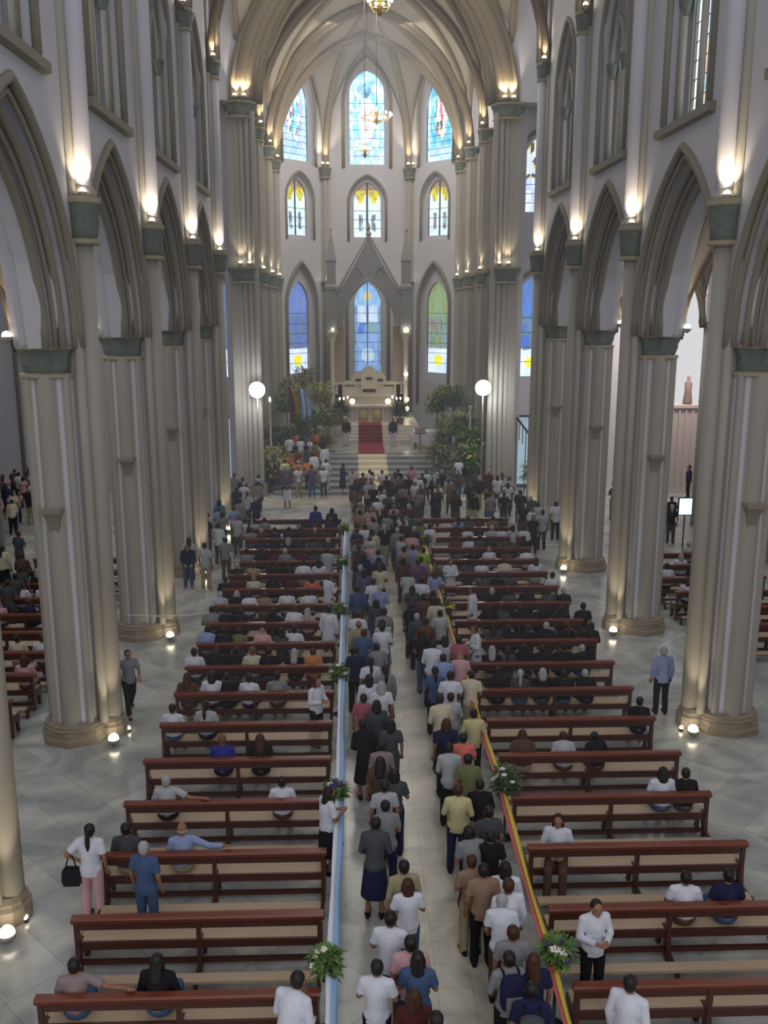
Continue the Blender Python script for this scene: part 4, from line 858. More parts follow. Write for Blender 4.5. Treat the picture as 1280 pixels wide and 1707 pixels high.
(-0.53,24.55,0.00,6,0.97,'front','short','darkgrey','trousers','denim','bob','black','bob-haired person in dark grey top, thirty-first from the camera in the left aisle queue',11),
(-5.14,24.93,0.00,-9,1.03,'sitbow','short','grey','trousers','black','short','black','short-haired person in grey seated in tenth left nave pew, sixth from aisle',13),
(-4.68,24.93,0.00,0,1.00,'sit','short','black','trousers','navy','short','black','short-haired person in black seated in tenth left nave pew, fifth from aisle',13),
(-4.32,24.93,0.00,-2,0.96,'sitbow','long','black','trousers','navy','pony','black','ponytailed person in black seated in tenth left nave pew, fourth from aisle',13),
(-3.40,24.93,0.00,8,0.96,'sit','short','black','trousers','black','bob','black','bob-haired person in black seated in tenth left nave pew, third from aisle',13),
(-2.82,24.93,0.00,-9,1.02,'sitbow','short','white','trousers','denim','bob','brown','bob-haired person in white seated in tenth left nave pew, second from aisle',13),
(-2.44,24.93,0.00,-8,0.95,'sit','short','pink','trousers','brown','long','grey','grey-haired person in pink seated in tenth left nave pew, first from aisle',13),
(2.64,24.93,0.00,-2,1.02,'sit','short','black','trousers','khaki','pony','brown','ponytailed person in black seated in tenth right nave pew, first from aisle',15),
(3.02,24.93,0.00,1,0.99,'sitbow','short','darkgrey','trousers','darkgrey','long','black','long-haired person in dark grey seated in tenth right nave pew, second from aisle',15),
(3.54,24.93,0.00,-6,0.99,'sitbow','short','black','trousers','black','bun','black','bun-haired person in black seated in tenth right nave pew, third from aisle',15),
(4.08,24.93,0.00,5,1.00,'sit','short','black','skirt','black','pony','black','ponytailed person in black seated in tenth right nave pew, fourth from aisle',15),
(4.72,24.93,0.00,-7,0.95,'sitbow','long','black','trousers','brown','short','black','short-haired person in black seated in tenth right nave pew, fifth from aisle',15),
(5.30,24.93,0.00,5,1.01,'sit','short','black','trousers','brown','short','black','short-haired person in black seated in tenth right nave pew, sixth from aisle',15),
(0.80,25.03,0.00,10,0.97,'stand','short','brown','trousers','black','short','black','short-haired person in brown top, thirty-sixth from the camera in the right aisle queue',12),
(1.10,25.35,0.00,-5,0.97,'stand','long','black','trousers','denim','short','black','short-haired person in black top, thirty-seventh from the camera in the right aisle queue',12),
(2.25,25.50,0.00,70,1.00,'stand','gown','white','trousers','brown','short','brown','person in long white gown standing sideways at the right ribbon, farther one',0),
(-1.05,25.89,0.00,10,0.97,'stand','long','denim','trousers','brown','bun','black','bun-haired person in denim blue top, thirty-second from the camera in the left aisle queue',11),
(-9.16,25.90,0.00,-2,1.01,'sit','long','pink','trousers','brown','short','black','short-haired person in pink seated in seventh left side-aisle pew, first from piers',14),
(-10.46,25.90,0.00,-9,0.97,'sit','long','navy','trousers','black','short','brown','short-haired person in navy seated in seventh left side-aisle pew, second from piers',14),
(-11.30,25.90,0.00,6,0.95,'sit','long','pink','trousers','darkgrey','short','grey','grey-haired person in pink seated in seventh left side-aisle pew, third from piers',14),
(9.02,25.90,0.00,-9,0.98,'sit','long','white','trousers','black','bun','black','bun-haired person in white seated in second right side-aisle pew, first from piers',16),
(-0.38,25.90,0.00,-12,0.98,'front','long','lightblue','trousers','darkgrey','pony','grey','grey-haired person in light blue top, thirty-third from the camera in the left aisle queue',11),
(0.55,25.93,0.00,-2,0.95,'front','short','darkgrey','skirt','black','long','black','long-haired person in dark grey top, thirty-eighth from the camera in the right aisle queue',12),
(-5.10,26.52,0.00,3,0.98,'sitbow','short','lightgrey','trousers','black','short','grey','grey-haired person in light grey seated in eleventh left nave pew, sixth from aisle',13),
(-4.60,26.52,0.00,5,0.99,'sitbow','long','black','skirt','black','bob','grey','grey-haired person in black seated in eleventh left nave pew, fifth from aisle',13),
(-4.24,26.52,0.00,3,0.96,'sitbow','short','white','trousers','darkgrey','bob','black','bob-haired person in white seated in eleventh left nave pew, fourth from aisle',13),
(-3.80,26.52,0.00,-5,0.96,'sitbow','short','tan','trousers','brown','short','brown','short-haired person in tan seated in eleventh left nave pew, third from aisle',13),
(-3.12,26.52,0.00,-1,1.02,'sit','long','white','trousers','black','short','black','short-haired person in white seated in eleventh left nave pew, second from aisle',13),
(-2.48,26.52,0.00,7,1.01,'sit','long','white','trousers','navy','short','black','short-haired person in white seated in eleventh left nave pew, first from aisle',13),
(2.96,26.52,0.00,3,0.98,'sit','long','black','trousers','black','short','grey','grey-haired person in black seated in eleventh right nave pew, first from aisle',15),
(3.50,26.52,0.00,8,0.96,'sitbow','long','darkgrey','trousers','black','bun','black','bun-haired person in dark grey seated in eleventh right nave pew, second from aisle',15),
(4.02,26.52,0.00,2,1.02,'sitbow','long','black','trousers','black','short','black','short-haired person in black seated in eleventh right nave pew, third from aisle',15),
(5.10,26.52,0.00,8,0.98,'sit','short','black','trousers','brown','short','grey','grey-haired person in black seated in eleventh right nave pew, fifth from aisle',15),
(4.66,26.52,0.00,-2,0.96,'sit','short','darkgrey','trousers','black','short','brown','short-haired person in dark grey seated in eleventh right nave pew, fourth from aisle',15),
(-12.11,26.53,0.00,136,1.00,'stand','short','pink','trousers','khaki','short','black','short-haired person in pink, first from left, first row, left side-aisle crowd',7),
(-11.25,26.54,0.00,-10,1.02,'front','short','darkgrey','trousers','darkgrey','short','black','short-haired person in dark grey, second from left, first row, left side-aisle crowd',7),
(-0.57,26.58,0.00,0,0.97,'stand','short','white','trousers','denim','short','black','short-haired person in white top, thirty-fourth from the camera in the left aisle queue',11),
(0.87,26.67,0.00,-13,0.97,'stand','short','white','trousers','khaki','short','black','short-haired person in white top, thirty-ninth from the camera in the right aisle queue',12),
(-1.91,27.09,0.00,-50,0.98,'front','gown','white','trousers','grey','short','brown','person in long white gown at the left ribbon, farther of two gowned there',0),
(-11.30,27.33,0.00,14,1.00,'front','short','darkgrey','trousers','khaki','short','black','short-haired person in dark grey, first from left, second row, left side-aisle crowd',7),
(-0.83,27.38,0.00,-1,1.02,'stand','short','purple','skirt','black','bob','black','bob-haired person in purple top, thirty-fifth from the camera in the left aisle queue',11),
(-9.10,27.40,0.00,-4,0.97,'sit','long','cream','trousers','denim','short','black','short-haired person in cream seated in eighth left side-aisle pew, first from piers',14),
(-9.89,27.40,0.00,-2,0.96,'sit','long','white','trousers','black','short','black','short-haired person in white seated in eighth left side-aisle pew, second from piers',14),
(-10.53,27.40,0.00,-11,1.01,'sit','long','white','trousers','darkgrey','short','black','short-haired person in white seated in eighth left side-aisle pew, third from piers',14),
(-11.17,27.40,0.00,0,1.02,'sit','short','white','trousers','denim','short','black','short-haired person in white seated in eighth left side-aisle pew, fourth from piers',14),
(9.16,27.40,0.00,-6,0.98,'sit','long','white','trousers','black','bob','brown','bob-haired person in white seated in third right side-aisle pew, first from piers',16),
(9.97,27.40,0.00,-1,1.00,'sit','short','black','skirt','darkgrey','long','black','long-haired person in black seated in third right side-aisle pew, second from piers',16),
(10.67,27.40,0.00,-11,0.96,'sit','short','black','trousers','navy','long','black','long-haired person in black seated in third right side-aisle pew, third from piers',16),
(0.50,27.51,0.00,-7,0.94,'lean','short','lightgrey','trousers','khaki','long','black','long-haired person in light grey top, fortieth from the camera in the right aisle queue',12),
(-10.32,27.52,0.00,-3,0.98,'front','short','white','trousers','darkgrey','short','black','short-haired person in white, second from left, second row, left side-aisle crowd',7),
(1.34,27.54,0.00,3,0.95,'stand','short','lightblue','trousers','black','bob','brown','bob-haired person in light blue top, forty-first from the camera in the right aisle queue',12),
(-0.94,28.06,0.00,-8,0.97,'stand','long','darkgrey','trousers','black','short','grey','grey-haired person in dark grey top, thirty-sixth from the camera in the left aisle queue',11),
(-0.33,28.09,0.00,-1,0.98,'front','short','cream','skirt','navy','bob','brown','bob-haired person in cream top, thirty-seventh from the camera in the left aisle queue',11),
(-5.14,28.11,0.00,-2,0.96,'sit','short','black','trousers','khaki','short','black','short-haired person in black seated in twelfth left nave pew, sixth from aisle',13),
(-4.72,28.11,0.00,6,1.03,'sit','short','maroon','skirt','navy','bun','brown','bun-haired person in maroon seated in twelfth left nave pew, fifth from aisle',13),
(-4.26,28.11,0.00,3,1.00,'sit','long','cream','trousers','brown','bald','grey','balding person in cream seated in twelfth left nave pew, fourth from aisle',13),
(-3.66,28.11,0.00,-4,0.98,'sit','long','black','trousers','khaki','short','black','short-haired person in black seated in twelfth left nave pew, third from aisle',13),
(-3.10,28.11,0.00,2,1.00,'sit','long','maroon','trousers','navy','short','brown','short-haired person in maroon seated in twelfth left nave pew, second from aisle',13),
(-2.44,28.11,0.00,5,0.99,'sit','short','coral','trousers','khaki','bob','brown','bob-haired person in coral seated in twelfth left nave pew, first from aisle',13),
(2.90,28.11,0.00,-3,0.97,'sit','short','darkgrey','trousers','black','bun','black','bun-haired person in dark grey seated in twelfth right nave pew, first from aisle',15),
(3.38,28.11,0.00,-3,1.00,'sit','short','black','skirt','navy','bun','black','bun-haired person in black seated in twelfth right nave pew, second from aisle',15),
(3.76,28.11,0.00,-6,0.99,'sit','short','darkgrey','trousers','darkgrey','bun','black','bun-haired person in dark grey seated in twelfth right nave pew, third from aisle',15),
(5.10,28.11,0.00,8,0.99,'sit','long','white','trousers','black','short','black','short-haired person in white seated in twelfth right nave pew, fourth from aisle',15),
(-11.49,28.34,0.00,0,0.96,'stand','short','darkgrey','trousers','darkgrey','bun','black','bun-haired person in dark grey, second from left, third row, left side-aisle crowd',7),
(0.89,28.46,0.00,11,1.01,'stand','short','purple','trousers','darkgrey','short','black','short-haired person in purple top, forty-second from the camera in the right aisle queue',12),
(-12.43,28.60,0.00,120,0.97,'front','long','pink','trousers','darkgrey','short','black','short-haired person in pink, first from left, third row, left side-aisle crowd',7),
(1.93,28.68,0.00,-170,0.98,'front','gown','white','trousers','grey','short','brown','person in white shirt with green sash standing beside right ribbon flowers',0),
(-9.87,28.90,0.00,3,0.96,'sit','long','cream','trousers','khaki','long','black','long-haired person in cream seated in ninth left side-aisle pew, first from piers',14),
(-10.60,28.90,0.00,1,0.94,'sit','short','cream','trousers','black','short','grey','grey-haired person in cream seated in ninth left side-aisle pew, second from piers',14),
(-11.16,28.90,0.00,2,1.02,'sit','long','black','trousers','black','bob','grey','grey-haired person in black seated in ninth left side-aisle pew, third from piers',14),
(9.00,28.90,0.00,0,1.02,'sit','short','white','trousers','black','short','black','short-haired person in white seated in fourth right side-aisle pew, first from piers',16),
(9.87,28.90,0.00,-4,1.00,'sit','short','black','trousers','navy','bun','black','bun-haired person in black seated in fourth right side-aisle pew, second from piers',16),
(10.72,28.90,0.00,-9,0.96,'sit','short','lightgrey','skirt','navy','pony','grey','grey-haired person in light grey seated in fourth right side-aisle pew, third from piers',16),
(-0.34,29.02,0.00,-3,0.97,'stand','short','navy','trousers','denim','long','black','long-haired person in navy top, thirty-eighth from the camera in the left aisle queue',11),
(1.02,29.04,0.00,2,0.96,'stand','short','grey','trousers','black','short','black','short-haired person in grey top, forty-third from the camera in the right aisle queue',12),
(0.45,29.05,0.00,1,0.95,'stand','long','brown','trousers','darkgrey','bob','black','bob-haired person in brown top, forty-fourth from the camera in the right aisle queue',12),
(-0.82,29.38,0.00,8,0.99,'stand','long','navy','trousers','navy','bob','black','bob-haired person in navy top, thirty-ninth from the camera in the left aisle queue',11),
(-11.86,29.57,0.00,-6,1.03,'front','long','brown','trousers','darkgrey','short','brown','short-haired person in brown, first from left, fourth row, left side-aisle crowd',7),
(-4.96,29.70,0.00,2,0.96,'sit','short','black','trousers','black','short','grey','grey-haired person in black seated in thirteenth left nave pew, sixth from aisle',13),
(-4.44,29.70,0.00,-4,0.97,'sit','short','khaki','trousers','denim','short','brown','short-haired person in khaki seated in thirteenth left nave pew, fifth from aisle',13),
(-3.78,29.70,0.00,-5,1.01,'sit','long','black','trousers','khaki','short','black','short-haired person in black seated in thirteenth left nave pew, fourth from aisle',13),
(-3.34,29.70,0.00,-2,0.99,'sit','short','black','trousers','black','short','brown','short-haired person in black seated in thirteenth left nave pew, third from aisle',13),
(-2.80,29.70,0.00,-2,1.02,'sitbow','short','white','trousers','khaki','short','black','short-haired person in white seated in thirteenth left nave pew, second from aisle',13),
(-2.28,29.70,0.00,-2,1.02,'sit','long','white','trousers','black','bob','black','bob-haired person in white seated in thirteenth left nave pew, first from aisle',13),
(3.08,29.70,0.00,-2,0.99,'sit','short','white','trousers','brown','short','brown','short-haired person in white seated in thirteenth right nave pew, second from aisle',15),
(3.86,29.70,0.00,5,1.03,'sitbow','short','cream','trousers','khaki','short','black','short-haired person in cream seated in thirteenth right nave pew, third from aisle',15),
(4.88,29.70,0.00,8,1.02,'sit','short','white','trousers','khaki','bob','brown','bob-haired person in white seated in thirteenth right nave pew, fourth from aisle',15),
(2.62,29.70,0.00,-1,0.98,'sit','short','darkgrey','trousers','darkgrey','short','black','short-haired person in dark grey seated in thirteenth right nave pew, first from aisle',15),
(-0.33,30.05,0.00,5,0.95,'front','long','lightblue','trousers','darkgrey','short','black','short-haired person in light blue top, fortieth from the camera in the left aisle queue',11),
(0.53,30.08,0.00,-10,1.01,'stand','short','mauve','trousers','black','short','black','short-haired person in mauve top, forty-fifth from the camera in the right aisle queue',12),
(1.17,30.11,0.00,-13,0.98,'front','short','lime','trousers','darkgrey','bun','black','bun-haired person in lime green top, forty-sixth from the camera in the right aisle queue',12),
(-2.01,30.27,0.00,-20,0.97,'front','gown','lightgrey','trousers','grey','short','brown','person in white and grey gown by the left ribbon near the front pews',0),
(-0.97,30.31,0.00,-5,1.03,'stand','short','darkgrey','skirt','navy','pony','black','ponytailed person in dark grey top, forty-first from the camera in the left aisle queue',11),
(9.99,30.40,0.00,3,0.94,'sit','long','white','skirt','darkgrey','bob','grey','grey-haired person in white seated in fifth right side-aisle pew, first from piers',16),
(-12.83,30.51,0.00,3,1.03,'stand','long','cream','skirt','black','pony','black','ponytailed person in cream, first from left, fifth row, left side-aisle crowd',7),
(0.86,30.56,0.00,-7,0.97,'stand','long','lightblue','trousers','brown','short','black','short-haired person in light blue top, forty-seventh from the camera in the right aisle queue',12),
(-0.56,30.66,0.00,0,1.00,'front','short','pink','trousers','black','bun','grey','grey-haired person in pink top, forty-second from the camera in the left aisle queue',11),
(-10.46,30.67,0.00,-24,1.01,'front','long','brown','trousers','khaki','short','black','short-haired person in brown, second from left, fifth row, left side-aisle crowd',7),
(-6.18,30.85,0.00,-18,1.00,'stand','short','lightgrey','trousers','khaki','short','black','short-haired person in light grey, second from left, first row, left pier crowd',6),
(-6.80,31.02,0.00,191,0.99,'lean','long','navy','trousers','denim','bob','brown','bob-haired person in navy, first from left, first row, left pier crowd',6),
(-4.82,31.29,0.00,-8,1.00,'sit','long','grey','trousers','khaki','short','black','short-haired person in grey seated in fourteenth left nave pew, sixth from aisle',13),
(-4.30,31.29,0.00,9,1.03,'sitbow','short','black','trousers','khaki','short','black','short-haired person in black seated in fourteenth left nave pew, fifth from aisle',13),
(-3.94,31.29,0.00,5,0.98,'sit','short','maroon','trousers','navy','short','black','short-haired person in maroon seated in fourteenth left nave pew, fourth from aisle',13),
(-3.50,31.29,0.00,0,1.00,'sit','long','grey','trousers','denim','short','grey','grey-haired person in grey seated in fourteenth left nave pew, third from aisle',13),
(-2.94,31.29,0.00,-8,1.00,'sitbow','long','maroon','trousers','black','bob','black','bob-haired person in maroon seated in fourteenth left nave pew, second from aisle',13),
(-2.48,31.29,0.00,9,0.97,'sit','long','darkgrey','trousers','navy','short','black','short-haired person in dark grey seated in fourteenth left nave pew, first from aisle',13),
(2.50,31.29,0.00,9,0.96,'sitbow','long','darkgrey','skirt','denim','bob','black','bob-haired person in dark grey seated in fourteenth right nave pew, first from aisle',15),
(3.02,31.29,0.00,6,0.97,'sit','short','black','trousers','denim','long','brown','long-haired person in black seated in fourteenth right nave pew, second from aisle',15),
(3.56,31.29,0.00,9,1.01,'sit','long','white','trousers','darkgrey','bald','grey','balding person in white seated in fourteenth right nave pew, third from aisle',15),
(4.18,31.29,0.00,-1,0.95,'sit','short','brown','trousers','black','short','brown','short-haired person in brown seated in fourteenth right nave pew, fourth from aisle',15),
(4.88,31.29,0.00,-1,0.97,'sitbow','short','white','trousers','darkgrey','short','black','short-haired person in white seated in fourteenth right nave pew, fifth from aisle',15),
(-0.96,31.33,0.00,0,0.98,'lean','short','grey','trousers','navy','bob','black','bob-haired person in grey top, forty-third from the camera in the left aisle queue',11),
(-11.16,31.49,0.00,-4,0.98,'lean','short','white','skirt','black','long','black','long-haired person in white, first from left, sixth row, left side-aisle crowd',7),
(0.50,31.61,0.00,-60,1.00,'front','short','lightgrey','trousers','black','short','black','person in light grey shirt and black trousers standing alone on the cream aisle',0),
(-0.56,31.75,0.00,2,0.98,'lean','short','lightgrey','trousers','darkgrey','short','brown','short-haired person in light grey top, forty-fourth from the camera in the left aisle queue',11),
(9.20,31.90,0.00,-9,1.00,'sit','long','white','trousers','khaki','short','black','short-haired person in white seated in sixth right side-aisle pew, first from piers',16),
(10.79,31.90,0.00,-4,0.98,'sit','short','lightgrey','trousers','denim','short','grey','grey-haired person in light grey seated in sixth right side-aisle pew, second from piers',16),
(-6.90,31.94,0.00,4,0.95,'stand','short','lightgrey','trousers','navy','long','black','long-haired person in light grey, first from left, second row, left pier crowd',6),
(-5.63,31.96,0.00,-5,0.94,'front','short','grey','trousers','brown','short','black','short-haired person in grey, second from left, second row, left pier crowd',6),
(0.92,32.06,0.00,-4,1.02,'stand','short','pink','trousers','darkgrey','short','brown','short-haired person in pink top, forty-eighth from the camera in the right aisle queue',12),
(-1.01,32.10,0.00,-3,0.97,'lean','short','brown','trousers','brown','long','black','long-haired person in brown top, forty-fifth from the camera in the left aisle queue',11),
(-0.48,32.40,0.00,2,1.03,'front','long','cream','trousers','darkgrey','bob','black','bob-haired person in cream top, forty-sixth from the camera in the left aisle queue',11),
(-12.18,32.41,0.00,17,0.96,'front','long','white','trousers','brown','short','black','short-haired person in white, second from left, seventh row, left side-aisle crowd',7),
(-10.58,32.41,0.00,22,0.94,'lean','short','white','skirt','khaki','pony','grey','grey-haired person in white, fourth from left, seventh row, left side-aisle crowd',7),
(-13.01,32.57,0.00,-24,1.03,'front','short','darkgrey','trousers','brown','short','brown','short-haired person in dark grey, first from left, seventh row, left side-aisle crowd',7),
(-11.36,32.68,0.00,-2,0.96,'stand','short','darkgrey','trousers','black','short','black','short-haired person in dark grey, third from left, seventh row, left side-aisle crowd',7),
(-4.44,32.88,0.00,0,0.98,'sit','short','navy','trousers','denim','short','black','short-haired person in navy seated in fifteenth left nave pew, sixth from aisle',13),
(-4.00,32.88,0.00,-6,0.99,'sitbow','short','black','trousers','brown','short','brown','short-haired person in black seated in fifteenth left nave pew, fifth from aisle',13),
(-3.50,32.88,0.00,0,0.98,'sit','short','black','trousers','darkgrey','bob','grey','grey-haired person in black seated in fifteenth left nave pew, fourth from aisle',13),
(-3.10,32.88,0.00,3,0.96,'sit','short','navy','skirt','brown','long','brown','long-haired person in navy seated in fifteenth left nave pew, third from aisle',13),
(-2.60,32.88,0.00,0,1.01,'sitbow','short','darkgrey','trousers','black','bob','black','bob-haired person in dark grey seated in fifteenth left nave pew, second from aisle',13),
(-2.06,32.88,0.00,2,0.99,'sitbow','short','navy','trousers','khaki','short','grey','grey-haired person in navy seated in fifteenth left nave pew, first from aisle',13),
(2.56,32.88,0.00,-2,1.00,'sit','short','brown','trousers','khaki','short','brown','short-haired person in brown seated in fifteenth right nave pew, first from aisle',15),
(3.06,32.88,0.00,7,1.00,'sit','short','white','trousers','navy','short','black','short-haired person in white seated in fifteenth right nave pew, second from aisle',15),
(3.44,32.88,0.00,-4,1.02,'sit','long','darkgrey','trousers','darkgrey','bun','black','bun-haired person in dark grey seated in fifteenth right nave pew, third from aisle',15),
(3.84,32.88,0.00,1,0.98,'sit','short','black','trousers','brown','short','brown','short-haired person in black seated in fifteenth right nave pew, fourth from aisle',15),
(4.24,32.88,0.00,-9,0.96,'sit','long','darkgrey','trousers','black','short','black','short-haired person in dark grey seated in fifteenth right nave pew, fifth from aisle',15),
(4.66,32.88,0.00,8,1.01,'sit','long','brown','skirt','navy','bob','grey','grey-haired person in brown seated in fifteenth right nave pew, sixth from aisle',15),
(5.10,32.88,0.00,3,1.01,'sitbow','short','black','trousers','khaki','short','black','short-haired person in black seated in fifteenth right nave pew, seventh from aisle',15),
(-1.02,32.88,0.00,-11,0.98,'stand','short','navy','trousers','black','short','black','short-haired person in navy top, forty-seventh from the camera in the left aisle queue',11),
(0.45,32.96,0.00,0,0.98,'stand','long','grey','trousers','darkgrey','short','grey','grey-haired person in grey top, forty-ninth from the camera in the right aisle queue',12),
(1.05,33.09,0.00,-8,0.99,'lean','short','navy','trousers','khaki','short','grey','grey-haired person in navy top, fifty-first from the camera in the right aisle queue',12),
(-0.72,33.23,0.00,-5,1.02,'front','short','white','trousers','navy','short','black','short-haired person in white, first from left, first row, far aisle crowd',2),
(-0.01,33.45,0.00,11,0.99,'front','short','black','skirt','khaki','pony','grey','grey-haired person in black, second from left, first row, far aisle crowd',2),
(1.67,33.54,0.00,20,0.98,'stand','gown','white','trousers','grey','short','brown','person in long white gown turned sideways at the head of right pews',0),
(-0.97,33.71,0.00,5,0.98,'stand','short','grey','trousers','brown','short','black','short-haired person in grey top, forty-eighth from the camera in the left aisle queue',11),
(-6.15,33.94,0.00,-19,0.97,'front','long','white','trousers','denim','short','black','short-haired person in white, first from left, third row, left pier crowd',6),
(0.44,33.95,0.00,0,0.97,'stand','long','black','trousers','navy','short','black','short-haired person in black top, fifty-second from the camera in the right aisle queue',12),
(1.40,34.18,0.00,0,0.96,'front','short','olive','trousers','darkgrey','short','brown','short-haired person in olive top, fifty-third from the camera in the right aisle queue',12),
(0.75,34.30,0.00,-7,0.96,'front','short','maroon','trousers','navy','short','brown','short-haired person in maroon, second from left, second row, far aisle crowd',2),
(-0.41,34.30,0.00,-13,1.02,'lean','short','grey','trousers','navy','short','black','short-haired person in grey, first from left, second row, far aisle crowd',2),
(-5.00,34.47,0.00,-5,1.00,'sit','short','grey','trousers','navy','short','black','short-haired person in grey seated in sixteenth left nave pew, seventh from aisle',13),
(-4.62,34.47,0.00,0,0.96,'sit','short','maroon','trousers','brown','short','grey','grey-haired person in maroon seated in sixteenth left nave pew, sixth from aisle',13),
(-4.12,34.47,0.00,8,1.00,'sit','short','navy','trousers','khaki','short','black','short-haired person in navy seated in sixteenth left nave pew, fifth from aisle',13),
(-3.58,34.47,0.00,-7,1.01,'sit','long','navy','trousers','denim','bun','black','bun-haired person in navy seated in sixteenth left nave pew, fourth from aisle',13),
(-3.12,34.47,0.00,8,1.02,'sit','short','black','skirt','khaki','bun','black','bun-haired person in black seated in sixteenth left nave pew, third from aisle',13),
(-2.60,34.47,0.00,-1,0.98,'sit','short','maroon','trousers','khaki','short','grey','grey-haired person in maroon seated in sixteenth left nave pew, second from aisle',13),
(-2.12,34.47,0.00,-2,0.99,'sitbow','long','maroon','trousers','navy','short','black','short-haired person in maroon seated in sixteenth left nave pew, first from aisle',13),
(2.76,34.47,0.00,1,1.00,'sit','short','maroon','trousers','black','long','black','long-haired person in maroon seated in sixteenth right nave pew, first from aisle',15),
(3.20,34.47,0.00,2,0.99,'sit','long','white','trousers','khaki','short','black','short-haired person in white seated in sixteenth right nave pew, second from aisle',15),
(4.12,34.47,0.00,2,1.00,'sit','short','lightgrey','skirt','brown','bun','grey','grey-haired person in light grey seated in sixteenth right nave pew, third from aisle',15),
(4.48,34.47,0.00,0,0.99,'sit','short','white','trousers','denim','short','black','short-haired person in white seated in sixteenth right nave pew, fourth from aisle',15),
(4.92,34.47,0.00,2,1.02,'sit','short','lightgrey','skirt','darkgrey','bob','black','bob-haired person in light grey seated in sixteenth right nave pew, fifth from aisle',15),
(5.36,34.47,0.00,-6,0.99,'sit','long','white','trousers','navy','short','black','short-haired person in white seated in sixteenth right nave pew, sixth from aisle',15),
(-6.74,34.92,0.00,-12,1.01,'stand','short','black','trousers','darkgrey','bob','black','bob-haired person in black, first from left, fourth row, left pier crowd',6),
(5.80,34.98,0.00,163,0.97,'stand','short','black','trousers','black','long','black','long-haired person in black, first from left, first row, right pier crowd',9),
(1.19,35.05,0.00,6,1.01,'lean','long','darkgrey','skirt','navy','short','black','short-haired person in dark grey top, fifty-fourth from the camera in the right aisle queue',12),
(-5.59,35.06,0.00,163,1.02,'stand','short','lightgrey','trousers','darkgrey','long','black','long-haired person in light grey, second from left, fourth row, left pier crowd',6),
(0.73,35.12,0.00,-10,0.99,'front','short','white','skirt','black','long','brown','long-haired person in white, third from left, third row, far aisle crowd',2),
(-0.41,35.14,0.00,9,0.94,'front','short','pink','trousers','black','bun','black','bun-haired person in pink, first from left, third row, far aisle crowd',2),
(0.15,35.45,0.00,-16,0.97,'lean','short','grey','trousers','navy','short','black','short-haired person in grey, second from left, third row, far aisle crowd',2),
(6.27,35.62,0.00,0,1.00,'hip','short','lightgrey','trousers','black','short','black','man in light grey shirt and black trousers at the right pews, arms on hip',0),
(-0.88,35.72,0.00,-1,1.02,'stand','short','tan','skirt','denim','short','black','short-haired person in tan top, forty-ninth from the camera in the left aisle queue',11),
(0.81,35.74,0.00,5,1.01,'front','short','grey','trousers','darkgrey','bob','black','bob-haired person in grey top, fifty-fifth from the camera in the right aisle queue',12),
(-6.28,35.91,0.00,1,0.99,'stand','short','grey','trousers','navy','bob','black','bob-haired person in grey, second from left, fifth row, left pier crowd',6),
(-6.94,35.92,0.00,-21,0.96,'lean','short','lightgrey','trousers','khaki','short','brown','short-haired person in light grey, first from left, fifth row, left pier crowd',6),
(-5.24,36.06,0.00,7,1.01,'sitbow','short','black','trousers','denim','short','black','short-haired person in black seated in seventeenth left nave pew, sixth from aisle',13),
(-4.64,36.06,0.00,-4,1.01,'sit','long','grey','trousers','black','bun','black','bun-haired person in grey seated in seventeenth left nave pew, fourth from aisle',13),
(-3.06,36.06,0.00,-6,0.98,'sitbow','short','black','trousers','brown','short','black','short-haired person in black seated in seventeenth left nave pew, third from aisle',13),
(-2.60,36.06,0.00,-4,0.97,'sitbow','short','maroon','trousers','denim','long','brown','long-haired person in maroon seated in seventeenth left nave pew, second from aisle',13),
(-2.06,36.06,0.00,9,1.01,'sit','long','navy','skirt','navy','pony','brown','ponytailed person in navy seated in seventeenth left nave pew, first from aisle',13),
(-5.48,36.06,0.00,5,0.98,'sit','short','white','trousers','black','short','black','short-haired person in white seated in seventeenth left nave pew, seventh from aisle',13),
(-5.02,36.06,0.00,1,0.97,'sit','long','lightgrey','trousers','denim','short','black','short-haired person in light grey seated in seventeenth left nave pew, fifth from aisle',13),
(3.02,36.06,0.00,-6,1.00,'sit','short','lightblue','skirt','brown','long','black','long-haired person in light blue seated in seventeenth right nave pew, first from aisle',15),
(3.40,36.06,0.00,-8,1.00,'sit','long','darkgrey','trousers','khaki','short','black','short-haired person in dark grey seated in seventeenth right nave pew, second from aisle',15),
(3.88,36.06,0.00,8,0.98,'sitbow','short','maroon','trousers','black','short','black','short-haired person in maroon seated in seventeenth right nave pew, third from aisle',15),
(4.40,36.06,0.00,1,1.02,'sit','long','olive','trousers','darkgrey','short','black','short-haired person in olive seated in seventeenth right nave pew, fourth from aisle',15),
(4.78,36.06,0.00,8,0.97,'sitbow','long','black','trousers','darkgrey','short','black','short-haired person in black seated in seventeenth right nave pew, fifth from aisle',15),
(0.45,36.06,0.00,4,0.97,'front','short','black','trousers','denim','short','black','short-haired person in black top, fifty-sixth from the camera in the right aisle queue',12),
(5.95,36.16,0.00,224,1.02,'front','long','white','trousers','black','short','brown','short-haired person in white, first from left, second row, right pier crowd',9),
(-15.33,36.33,0.00,173,0.98,'lean','long','white','trousers','black','pony','brown','ponytailed person in white, first from left, first row, left transept crowd',8),
(11.67,36.35,0.00,-17,1.02,'stand','short','black','trousers','darkgrey','pony','grey','grey-haired person in black, third from left, first row, right side-aisle crowd',10),
(0.85,36.37,0.00,-1,0.99,'stand','long','maroon','trousers','black','bob','black','bob-haired person in maroon, second from left, fourth row, far aisle crowd',2),
(-0.47,36.39,0.00,199,1.01,'front','long','pink','skirt','brown','bob','black','bob-haired person in pink, first from left, fourth row, far aisle crowd',2),
(10.55,36.58,0.00,214,0.98,'front','short','darkgrey','trousers','black','short','black','short-haired person in dark grey, second from left, first row, right side-aisle crowd',10),
